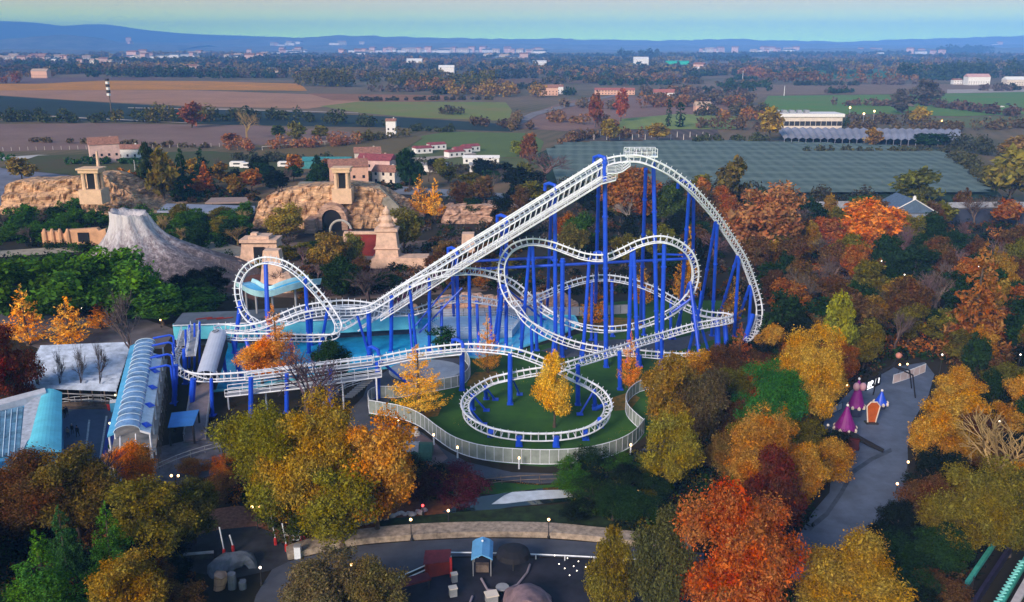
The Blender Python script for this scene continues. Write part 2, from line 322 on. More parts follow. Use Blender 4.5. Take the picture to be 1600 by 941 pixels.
# --- support columns: (top px,py) (foot px,py), radius, distance of the top
def column(t, f, r=.33, Yt=None, foot=True):
    g = G(*f); tp = A(t[0], t[1], Yt or g.y)
    mb = MB().tube([g, tp], r, 10, r*.92)
    d = (tp-g).normalized()
    k = 1
    while k*9 < (tp-g).length: 
        c = g+d*9*k; mb.tube([c-d*.12, c+d*.12], r*1.25, 10); k += 1
    c = part('support_column', mb, steelblue, coaster)
    if foot: part('foot_plate', MB().box((g.x, g.y, .09), (1.0, 1.0, .18)), steelblue, c)
    return c
def yat(px, py):
    """distance of the closest track point in the picture"""
    q = CPT; dx = [(a-px)**2+(b-py)**2 for a, b, _, _ in T0]; return T0[int(np.argmin(dx))][2]
COLS = [((945, 249), (947, 574), .4), ((936, 256), (930, 500), .34, 150), ((1021, 254), (1027, 560), .38), ((1009, 264), (1001, 505), .34, 148),
        ((867, 293), (868, 556), .38), ((862, 303), (855, 485), .32, 152), ((791, 343), (791, 545), .36), ((786, 352), (778, 480), .32, 154),
        ((713, 394), (717, 548), .36), ((707, 402), (709, 500), .32, 156), ((1078, 289), (1061, 520), .34, 149), ((1084, 291), (1082, 508), .32, 150),
        ((1118, 346), (1090, 505), .3, 153.5), ((1121, 346), (1112, 525), .32, 153.5), ((1152, 400), (1120, 508), .3, 160), ((1155, 398), (1147, 526), .32, 159),
        ((1171, 447), (1150, 512), .3, 163), ((1174, 447), (1169, 525), .32, 163), ((1176, 492), (1160, 545), .5, 162), ((1160, 532), (1166, 550), .45, 156),
        ((828, 384), (814, 550), .33, 153.8), ((832, 384), (839, 548), .33, 153.8), ((921, 403), (910, 566), .33, 151), ((987, 388), (981, 566), .36, 149.3), ((990, 388), (997, 572), .36, 149.3),
        ((1038, 380), (1033, 571), .40, 148.5), ((1078, 440), (1095, 575), .3, 151.5), ((1076, 444), (1052, 530), .26, 152), ((1078, 450), (1108, 552), .26, 152),
        ((879, 404), (878, 558), .42, 152.3), ((784, 446), (772, 533), .3, 153.4), ((786, 446), (777, 540), .34, 153), ((788, 448), (850, 500), .2, 153),
        ((733, 428), (735, 545), .33, 153), ((671, 436), (671, 548), .33, 151), ((640, 448), (651, 552), .3, 151), ((612, 463), (611, 549), .38, 152), ((576, 486), (578, 553), .48, 154),
        ((558, 492), (577, 556), .25, 154), ((690, 474), (690, 552), .3, 157), ((745, 470), (748, 546), .3, 159.5), ((765, 475), (768, 538), .3, 161), ((639, 490), (645, 558), .25, 155),
        ((486, 483), (486, 540), .38, 154), ((415, 410), (420, 562), .42, 155), ((477, 434), (483, 552), .36, 152.6), ((512, 482), (500, 552), .3, 150.5), ((376, 470), (366, 552), .42, 155),
        ((384, 490), (417, 545), .22, 154.5), ((346, 530), (352, 585), .36, 148.5), ((364, 531), (374, 588), .36, 148), ((384, 530), (400, 584), .36, 147.8), ((417, 530), (418, 592), .38, 147.3),
        ((455, 530), (456, 586), .33, 147), ((500, 531), (502, 582), .33, 146.6), ((925, 439), (924, 532), .3, 168.3), ((956, 437), (957, 526), .33, 168.2), ((1006, 448), (1006, 524), .3, 166),
        ((890, 446), (890, 528), .28, 168), ((845, 466), (846, 524), .28, 166), ((815, 476), (815, 530), .28, 164), ((1048, 470), (1048, 530), .3, 164), ((1090, 490), (1090, 540), .34, 161.5),
        ((1120, 498), (1122, 548), .55, 157), ((1132, 500), (1136, 549), .45, 157), ((1085, 512), (1075, 553), .3, 151), ((968, 549), (969, 609), .38), ((903, 570), (903, 633), .38),
        ((1033, 530), (1036, 585), .3), ((931, 520), (931, 558), .34, 153.5), ((880, 504), (882, 545), .3, 155), ((909, 544), (907, 562), .34, 150), ((985, 517), (986, 556), .3, 153),
        ((830, 511), (832, 562), .3, 151), ((866, 530), (862, 566), .34, 150.5), ((1000, 556), (1000, 573), .34), ((1100, 558), (1100, 573), .34), ((1060, 560), (1060, 576), .34),
        ((722, 548), (722, 610), .45), ((797, 553), (797, 632), .40), ((590, 566), (590, 622), .45), ((594, 564), (648, 608), .24, 134.5), ((516, 577), (516, 634), .36), ((448, 584), (448, 645), .36),
        ((392, 590), (392, 652), .40), ((302, 592), (298, 645), .5), ((275, 570), (272, 630), .4), ((288, 545), (290, 600), .4), ((330, 592), (332, 650), .3),
        ((758, 604), (760, 624), .34, 130.6), ((758, 604), (774, 625), .17, 130.6), ((738, 617), (738, 640), .36, 127), ((738, 617), (760, 642), .17, 127), ((735, 640), (736, 655), .36, 122.5),
        ((735, 640), (756, 664), .17, 122.5), ((767, 674), (767, 682), .45, 116.7), ((811, 682), (811, 697), .5, 115.5), ((869, 682), (869, 698), .5, 115.3), ((914, 673), (915, 687), .45, 116.6),
        ((937, 655), (938, 668), .4, 119), ((945, 632), (930, 640), .34, 124), ((927, 612), (906, 648), .17, 127.5), ((928, 610), (930, 635), .34, 127.5), ((801, 592), (812, 617), .17, 131.3)]
for c in COLS: column(c[0], c[1], c[2], c[3] if len(c) > 3 else None)
def strut(a, b, r, m=steelblue, name='cross_beam'): return part(name, MB().tube([a, b], r, 8), m, coaster)
strut(A(724, 409, 158), A(866, 402, 158), .24); strut(A(738, 421, 156), A(1080, 404, 156), .26); strut(A(1022, 397, 157), A(1080, 399, 157), .2)
strut(A(640, 520, 155), A(706, 440, 155), .16); strut(A(655, 520, 155), A(722, 450, 155), .16); strut(A(860, 403, 158), A(872, 415, 156), .2)
strut(A(1050, 488, 152), A(1086, 462, 152), .22); strut(A(1090, 500, 153), A(1096, 455, 152.5), .2)
# column heads: gooseneck arms that reach over the track
for px, py, Y in ((945, 249, 147.5), (867, 292, 150), (791, 342, 152), (713, 393, 154), (1078, 288, 149), (639, 478, 155), (945, 400, 150), (722, 538, 134), (590, 550, 134)):
    a = A(px, py, Y); mb = MB().tube([a+Vector((.2, 0, -.6)), a+Vector((0, .2, .25)), a+Vector((-.9, 1.0, .45)), a+Vector((-1.6, 1.9, .1)), a+Vector((-1.6, 2.2, -1.0))], .3, 8)
    part('column_head', mb, steelblue, coaster)
# lift hill catwalk beside the chain lift, with railings
def catwalk(pts, width, rail_h=1.0, post=2.2, m=white, mesh_m=None, parent=coaster, sides=(1, -1), thick=.12):
    """pts: world points along the centre of a walkway"""
    pts = [Vector(p) for p in pts]; deck = MB(); rails = MB(); L = []
    nrm = []
    for i, p in enumerate(pts):
        t = pts[min(i+1, len(pts)-1)]-pts[max(0, i-1)]; n = Vector((t.y, -t.x, 0)).normalized(); nrm.append(n)
    deck.loft([[p+n*width/2, p-n*width/2, p-n*width/2-Vector((0, 0, thick)), p+n*width/2-Vector((0, 0, thick))] for p, n in zip(pts, nrm)])
    dk = part('walkway', deck, mesh_m or grey, parent)
    for s_ in sides:
        e = [p+n*s_*width/2 for p, n in zip(pts, nrm)]
        for h in (rail_h, rail_h*.5, -.05): rails.tube([q+Vector((0, 0, h)) for q in e], .055 if h > 0 else .11, 5)
        for a, b in zip(e[:-1], e[1:]):
            n = max(1, int((b-a).length/post))
            for k in range(n+1):
                q = a+(b-a)*k/n; rails.tube([q, q+Vector((0, 0, rail_h))], .05, 4)
    part('guard_rail', rails, m, dk); return dk
off = Vector((.3, -1.7, -1.6))
for dy, dz in ((-2.3, -2.7), (1.9, -.6)):
    catwalk([A(x, y, Y)+Vector((0, dy, dz)) for x, y, Y in ((600, 470, 156.3), (712, 398, 154), (866, 303, 150), (940, 257, 148.2), (962, 251, 147.7))][0 if dy < 0 else 0:], 2.6 if dy < 0 else .9)
lb = MB()
for dy, dz in ((-1.0, -2.2), (1.0, -2.2), (0, .95)):
    lb.tube([A(x, y, Y)+Vector((0, dy, dz)) for x, y, Y in ((560, 497, 157), (712, 398, 154), (940, 257, 148.2))], .16, 6)
for k in range(46):
    f = k/45; c = A(575, 487, 157).lerp(A(940, 257, 148.2), f); c1 = A(575, 487, 157).lerp(A(940, 257, 148.2), min(1, f+.5/45))
    lb.tube([c+Vector((0, -1, -2.2)), c1+Vector((0, -.58, -.5))], .06, 4); lb.tube([c+Vector((0, 1, -2.2)), c1+Vector((0, .58, -.5))], .06, 4)
part('lift_truss', lb, white, coaster)
# summit platform with machinery and railings
tp = A(1003, 243, 146.5)
pm = MB().box((tp.x, tp.y+1.6, tp.z-.3), (5.4, 2.4, .2)); pf = part('summit_platform', pm, white, coaster)
pr = MB()
for k in range(7):
    x = tp.x-2.6+k*.87
    for y in (tp.y+.45, tp.y+2.75): pr.tube([(x, y, tp.z-.3), (x, y, tp.z+1.0)], .06, 4)
for y in (tp.y+.45, tp.y+2.75):
    for z in (.35, 1.0): pr.tube([(tp.x-2.6, y, tp.z+z), (tp.x+2.6, y, tp.z+z)], .06, 4)
part('guard_rail', pr, white, pf)
mo = MB().lathe([(.01, 0), (.55, 0), (.6, .1), (.6, .6), (.35, .85), (.01, .9)], (tp.x-.6, tp.y+1.6, tp.z-.2), 12).box((tp.x+1.1, tp.y+1.6, tp.z+.2), (1.2, 1, .8)).tube([(tp.x-.6, tp.y+1.6, tp.z+.3), (tp.x+1.6, tp.y+1.6, tp.z+.3)], .2, 8)
part('lift_motor', mo, grey, pf)
fw = [A(x, y, 144.8) for x, y in ((948, 270), (962, 270), (972, 267), (984, 258))]
catwalk(fw, 1.4)
# brake run with long maintenance decks
lowd = [A(x, y, Y) for x, y, Y in ((354, 616, 127), (470, 603, 128), (596, 585, 130.5))]
catwalk(lowd, 2.0, 1.1, 2.0)
catwalk([A(x, y, Y) for x, y, Y in ((385, 592, 129), (470, 581, 130.2), (582, 567, 133))], 1.2, 1.0, 1.8)
catwalk([A(x, y, Y) for x, y, Y in ((592, 571, 133), (640, 561, 133.6), (722, 552, 132.6))], .9, 1.0, 2.6, sides=(1,))
ps = MB()
for x, y, f in ((356, 620, 660), (415, 614, 650), (475, 607, 640), (535, 598, 634), (588, 590, 628)):
    g = G(x, f); a = A(x, y, 128.5); ps.tube([(a.x, 128.5, 0), (a.x, 128.5, a.z)], .14, 6)
part('deck_posts', ps, white, coaster)['kind'] = 'stuff'
stairs = MB()
for k in range(10):
    f = k/9; c = A(580, 590, 130).lerp(G(545, 620), f); stairs.box(tuple(c), (1.4, 1.2, .1))
part('stair_flight', stairs, grey, coaster)
# transfer structure behind the station
for px, yb, yt in ((296, 575, 508), (304, 580, 505), (312, 570, 503), (290, 590, 515)):
    column((px, yt), (px, yb), .2, None, False)
catwalk([A(305, 510, 150), A(302, 535, 143), A(298, 556, 138)], 1.4)
catwalk([A(290, 516, 150), A(283, 540, 142)], 1.2)
# the train on the lift
tr = thing('coaster_train', 'dark purple inverted train of hanging seats climbing the white chain lift', 'train', A(650, 448, 155.3))
k = 0
carm = mat('purple train shell', (.10, .02, .10), .4, .2)
for f in np.linspace(0, 1, 9):
    c = A(617, 462, 156).lerp(A(694, 412, 154.5), float(f))
    body = MB().box((c.x, c.y, c.z-1.0), (.9, 1.3, .25))
    body.tube([(c.x, c.y, c.z-.5), (c.x, c.y, c.z-1.6)], .14, 6)
    cb = part('car_frame', body, darkgrey, tr)
    for s_ in (-1, 1):
        sm = MB(); x, y, z = c.x, c.y+s_*.62, c.z-2.2
        prof = [(-.45, 1.3), (-.35, .3), (.3, .1), (.55, .35), (.6, .15), (.3, -.12), (-.5, .1), (-.62, 1.3)]
        sm.loft([[(x+a, y+dy, z+b) for a, b in prof] for dy in (-.4, .4)])
        sm.tube([(x-.3, y-.25, z+1.2), (x+.1, y-.25, z+1.1), (x+.1, y-.25, z+.5)], .09, 5).tube([(x-.3, y+.25, z+1.2), (x+.1, y+.25, z+1.1), (x+.1, y+.25, z+.5)], .09, 5)
        part('seat', sm, carm, cb)
# ================================================================== trees
def cloudmesh(name, C, S, rng, nrm=None, flat=.0, aspect=.7):
    """one small bent leaf-spray quad at every centre"""
    n = len(C); a = rng.normal(size=(n, 3)); a /= np.linalg.norm(a, axis=1)[:, None]
    if nrm is not None:
        nn = nrm+rng.normal(size=(n, 3))*.75; nn /= np.linalg.norm(nn, axis=1)[:, None]
        a = a-(a*nn).sum(1)[:, None]*nn; a /= np.linalg.norm(a, axis=1)[:, None]; b = np.cross(nn, a)
    else:
        b = np.cross(a, rng.normal(size=(n, 3))); b /= np.linalg.norm(b, axis=1)[:, None]
    S = S[:, None] if np.ndim(S) else S
    a = a*S*.5; b = b*S*.5*aspect
    V = np.stack([C-a*1.1, C-b*.9+a*.1, C+a*1.1, C+b*.9+a*.1], 1).reshape(-1, 3)
    me = bpy.data.meshes.new(name); me.vertices.add(4*n); me.vertices.foreach_set('co', V.astype(np.float32).ravel())
    me.loops.add(4*n); me.loops.foreach_set('vertex_index', np.arange(4*n, dtype=np.int32))
    me.polygons.add(n); me.polygons.foreach_set('loop_start', np.arange(0, 4*n, 4, dtype=np.int32)); me.polygons.foreach_set('loop_total', np.full(n, 4, dtype=np.int32))
    me.update(); me.materials.append(LEAF); return me
def sph(rng, n):
    v = rng.normal(size=(n, 3)); return v/np.linalg.norm(v, axis=1)[:, None]
def g_broad(seed, n, size, squat=1.0, gaps=.0, nc=46, low=.06):
    """unit tree: 10 m tall, crown about 8 m across"""
    rng = np.random.default_rng(seed); cz = 10*(low+(1-low)/2); rz = 10*(1-low)/2; rx = 4.0
    u = sph(rng, nc); u[:, 2] = u[:, 2]*.95+.12; rad = rng.uniform(.5, .92, nc)[:, None]
    cc = u*rad*np.array([rx, rx, rz]); cc[:, 2] += cz
    cc = np.vstack([cc, [[0, 0, cz+rz*.5], [0, 0, cz]]]); cr = rng.uniform(.16, .40, len(cc))*4.0; cr[-1] = 1.8
    wgt = cr**2; k = rng.choice(len(cc), n, p=wgt/wgt.sum()); v = sph(rng, n); v[:, 2] = v[:, 2]*.8+.22
    r = rng.uniform(.35, 1.12, n)**.6*cr[k]; P = cc[k]+v*r[:, None]*np.array([1, 1, .8])
    P += rng.normal(size=P.shape)*.2; P[:, 2] *= 10.0/np.percentile(P[:, 2], 99.5); P[:, :2] *= 4.0/np.percentile(np.hypot(P[:, 0], P[:, 1]), 97); P = P[P[:, 2] > 10*low*.75]
    q = P-np.array([0, 0, cz]); nn = q/np.linalg.norm(q, axis=1)[:, None]*.6+np.array([0, 0, .4])
    return P, size*np.exp(rng.normal(0, .38, len(P))), nn, cc, .6
def g_tall(seed, n, size):
    P, S, nn, cc, a = g_broad(seed, n, size, nc=50, low=.04); P[:, :2] *= .55+.45*np.clip((10.5-P[:, 2:3])/6, 0, 1); return P, S, nn, cc, a
def g_conifer(seed, n, size, droop=-.25, tier=17, up=.0, wid=3.6, fuzz=.15, asp=.5):
    rng = np.random.default_rng(seed); out = []; nb = []
    for i in range(tier):
        f = i/(tier-1); z = .9+8.9*f; R = wid*(1-f)**.8*rng.uniform(.85, 1.1)+.25; m = max(4, int(11*(1-f)+4))
        for j in range(m):
            nb.append((z+rng.uniform(-.25, .25), R*rng.uniform(.75, 1.12), rng.uniform(0, 2*math.pi)))
    nb = np.array(nb); w_ = nb[:, 1]+.2; k = rng.choice(len(nb), n, p=w_/w_.sum()); t_ = rng.uniform(.08, 1, n)**.7
    R = nb[k, 1]*t_; side = rng.normal(size=n)*(.28*(1-t_)+.12)*nb[k, 1]*.5
    x = R*np.cos(nb[k, 2])-side*np.sin(nb[k, 2]); y = R*np.sin(nb[k, 2])+side*np.cos(nb[k, 2])
    z = nb[k, 0]+droop*R+up*R*R*.25+rng.normal(size=n)*fuzz
    P = np.stack([x, y, z], 1); nn = np.stack([np.cos(nb[k, 2])*.4, np.sin(nb[k, 2])*.4, np.full(n, .8)], 1)
    return P, size*rng.uniform(.6, 1.3, n), nn, None, asp
def g_spiky(seed, n, size): return g_conifer(seed, n, size, .25, 13, .25, 3.1, .14, .42)
def g_cypress(seed, n, size):
    rng = np.random.default_rng(seed); z = rng.uniform(.3, 10, n); R = 1.1*np.sin(np.clip(z/10, 0, 1)**.6*math.pi)**.6+.1; a = rng.uniform(0, 6.283, n)
    r = R*rng.uniform(.6, 1.05, n); P = np.stack([r*np.cos(a), r*np.sin(a), z], 1); return P, size*rng.uniform(.6, 1.3, n), np.stack([np.cos(a), np.sin(a), .3+0*a], 1), None, .6
def g_umbrella(seed, n, size):
    P, S, nn, cc, a = g_broad(seed, n, size, nc=60, low=.2); P[:, 2] = 10-(10-P[:, 2])*.9; nn[:, 2] += .5; return P, S, nn, cc, a
def g_shrub(seed, n, size):
    P, S, nn, cc, a = g_broad(seed, n, size, nc=34, low=.02); return P, S, nn, cc, a
def twigmesh(name, seed, n, ln, th, leafy=0):
    """bare crown: a fan of branching twigs"""
    rng = np.random.default_rng(seed); mb = MB(); tips = []
    def grow(p, d, L_, r, lev):
        q = p+d*L_; mid = (p+q)/2+Vector(rng.normal(size=3))*L_*.05
        mb.tube([p, mid, q], r, 4 if lev < 2 else 3, r*.62, caps=False)
        if lev == 4: tips.append(q); return
        for i in range(4 if lev < 3 else 5):
            a = rng.uniform(.2, .62); v = (d+Vector(rng.normal(size=3))*a+Vector((0, 0, .16))).normalized()
            grow(p+(q-p)*rng.uniform(.55, 1.0), v, L_*rng.uniform(.62, .85), r*.56, lev+1)
    grow(Vector((0, 0, 0)), Vector((0, 0, 1)), 2.6, .22, 0)
    zs = max(v[2] for v in mb.v); xs = max(abs(v[0]) for v in mb.v)
    mb.v = [(v[0]*4/xs, v[1]*4/xs, v[2]*10/zs) for v in mb.v]
    me = bpy.data.meshes.new(name); me.from_pydata(mb.v, [], mb.f); me.update(); me.materials.append(TWIG); return me
TWIG = None
def twigmat():
    m = bpy.data.materials.new('bare twigs'); t, N, L = nt(m); out = N.new('ShaderNodeOutputMaterial'); d = N.new('ShaderNodeBsdfDiffuse'); oi = N.new('ShaderNodeObjectInfo')
    hs = N.new('ShaderNodeHueSaturation'); g = N.new('ShaderNodeNewGeometry'); r2 = N.new('ShaderNodeMapRange'); r2.inputs[3].default_value = .6; r2.inputs[4].default_value = 1.3
    L.new(g.outputs['Random Per Island'], r2.inputs[0]); L.new(r2.outputs[0], hs.inputs['Value']); L.new(oi.outputs['Color'], hs.inputs['Color']); L.new(hs.outputs[0], d.inputs[0]); L.new(d.outputs[0], out.inputs[0]); return m
TWIG = twigmat()
def trunkmesh(name, cc, top=7.0, r=.28, seed=0, base=0.0):
    rng = np.random.default_rng(seed); mb = MB().tube([(0, 0, -.4), (.05, 0, 1.2), (-.08, .05, top*.5), (0, 0, top)], r, 8, r*.25)
    mb.lathe([(r*1.5, -.4), (r*1.25, .1), (r, .6)], (0, 0, 0), 8)
    if cc is not None:
        for c in cc[:9]:
            z0 = rng.uniform(1.6, 4.2); mb.tube([(0, 0, z0), (c[0]*.45, c[1]*.45, z0+(c[2]-z0)*.6), tuple(c)], .11, 5, .03)
    me = bpy.data.meshes.new(name); me.from_pydata(mb.v, [], mb.f); me.update(); me.polygons.foreach_set('use_smooth', [True]*len(me.polygons)); me.materials.append(bark); return me
GEN = {'broad': g_broad, 'tall': g_tall, 'conifer': g_conifer, 'spiky': g_spiky, 'cypress': g_cypress, 'umbrella': g_umbrella, 'shrub': g_shrub}
NEAR = {'broad': 30000, 'tall': 24000, 'conifer': 15000, 'spiky': 7500, 'cypress': 2500, 'umbrella': 22000, 'shrub': 12000}
TM = {}
def treemeshes(kind, lod, var):
    key = (kind, lod, var)
    if key in TM: return TM[key]
    seed = hash(kind) % 7 if False else sum(map(ord, kind))+var*17
    if kind == 'bare':
        cm = twigmesh('bare_crown', seed, 0, 0, 0); tk = trunkmesh('bare_trunk', None, 2.2, .24, seed)
    else:
        n = int(NEAR[kind]*(1, .27, .05, 2.1)[lod]); size = (.205, .42, 1.0, .14)[lod]
        if kind in ('spiky', 'conifer'): size *= 1.1
        P, S, nn, cc, asp = GEN[kind](seed, n, size)
        cm = cloudmesh(kind+'_crown', P, S, np.random.default_rng(seed+5), nn, aspect=asp); tk = trunkmesh(kind+'_trunk', cc, 8.8 if kind in ('conifer', 'spiky', 'cypress') else 6.5, .28, seed)
    TM[key] = (cm, tk); return TM[key]
PAL = {'gold': (.52, .215, .006), 'amber': (.72, .30, .010), 'orange': (.70, .20, .008), 'rust': (.40, .10, .010), 'red': (.44, .07, .014), 'darkred': (.17, .022, .012), 'brown': (.16, .075, .025),
       'olive': (.16, .13, .008), 'green': (.06, .14, .008), 'dgreen': (.024, .055, .012), 'pine': (.018, .095, .03), 'yellow': (.48, .34, .015), 'greybrown': (.13, .10, .085), 'lime': (.20, .24, .015),
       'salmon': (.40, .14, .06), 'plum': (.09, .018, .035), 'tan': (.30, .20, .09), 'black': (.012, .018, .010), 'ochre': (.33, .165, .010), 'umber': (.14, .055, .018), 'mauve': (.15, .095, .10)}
NAMES = {'broad': 'broadleaf_tree', 'tall': 'tall_tree', 'conifer': 'conifer_tree', 'spiky': 'golden_larch_tree', 'cypress': 'cypress_tree', 'umbrella': 'stone_pine_tree', 'shrub': 'shrub', 'bare': 'bare_tree'}
CATS = {'shrub': 'shrub'}
TR = random.Random(11)
TREES = []
def tree(kind, loc, h, wd, colr, label, group=None, lod=None):
    D = math.hypot(loc[0], loc[1])
    if lod is None: lod = 0 if D < 150 else (1 if D < 300 else 2)
    if lod == 0 and wd > 9.5 and kind == 'broad': lod = 3
    var = TR.randrange(3 if kind in ('broad', 'tall') else 2); cm, tk = treemeshes(kind, lod if kind != 'bare' else 0, var)
    r = bpy.data.objects.new(NAMES[kind], None); COL.objects.link(r); r.empty_display_size = .5
    r.location = loc; r.rotation_euler = (0, 0, TR.uniform(0, 6.28)); s = wd/8.0
    if kind == 'spiky': s = wd/6.2
    if kind == 'conifer': s = wd/7.4
    if kind == 'cypress': s = wd/2.2
    r.scale = (s*TR.uniform(.9, 1.1), s*TR.uniform(.9, 1.1), h/10.0); tagp(r, label, CATS.get(kind, 'tree'), group)
    c = PAL[colr] if isinstance(colr, str) else colr; k = TR.uniform(.85, 1.15)
    o = bpy.data.objects.new('crown', cm); COL.objects.link(o); o.parent = r; o.color = (c[0]*k, c[1]*k*TR.uniform(.92, 1.08), c[2]*k, 1)
    o = bpy.data.objects.new('trunk', tk); COL.objects.link(o); o.parent = r
    TREES.append((loc[0], loc[1], wd)); return r
def ptree(kind, px, pb, pt, wpx, colr, label, group=None, lod=None):
    """tree from its foot, its top row and its width in the picture"""
    g = G(px, pb); d = g.y*cp+H*sp; h = A(px, pt, g.y+(.24*wpx*d/FP if kind in ('broad', 'umbrella', 'shrub') else 0)).z; return tree(kind, tuple(g), max(h, .8), wpx*d/FP, colr, label, group, lod)
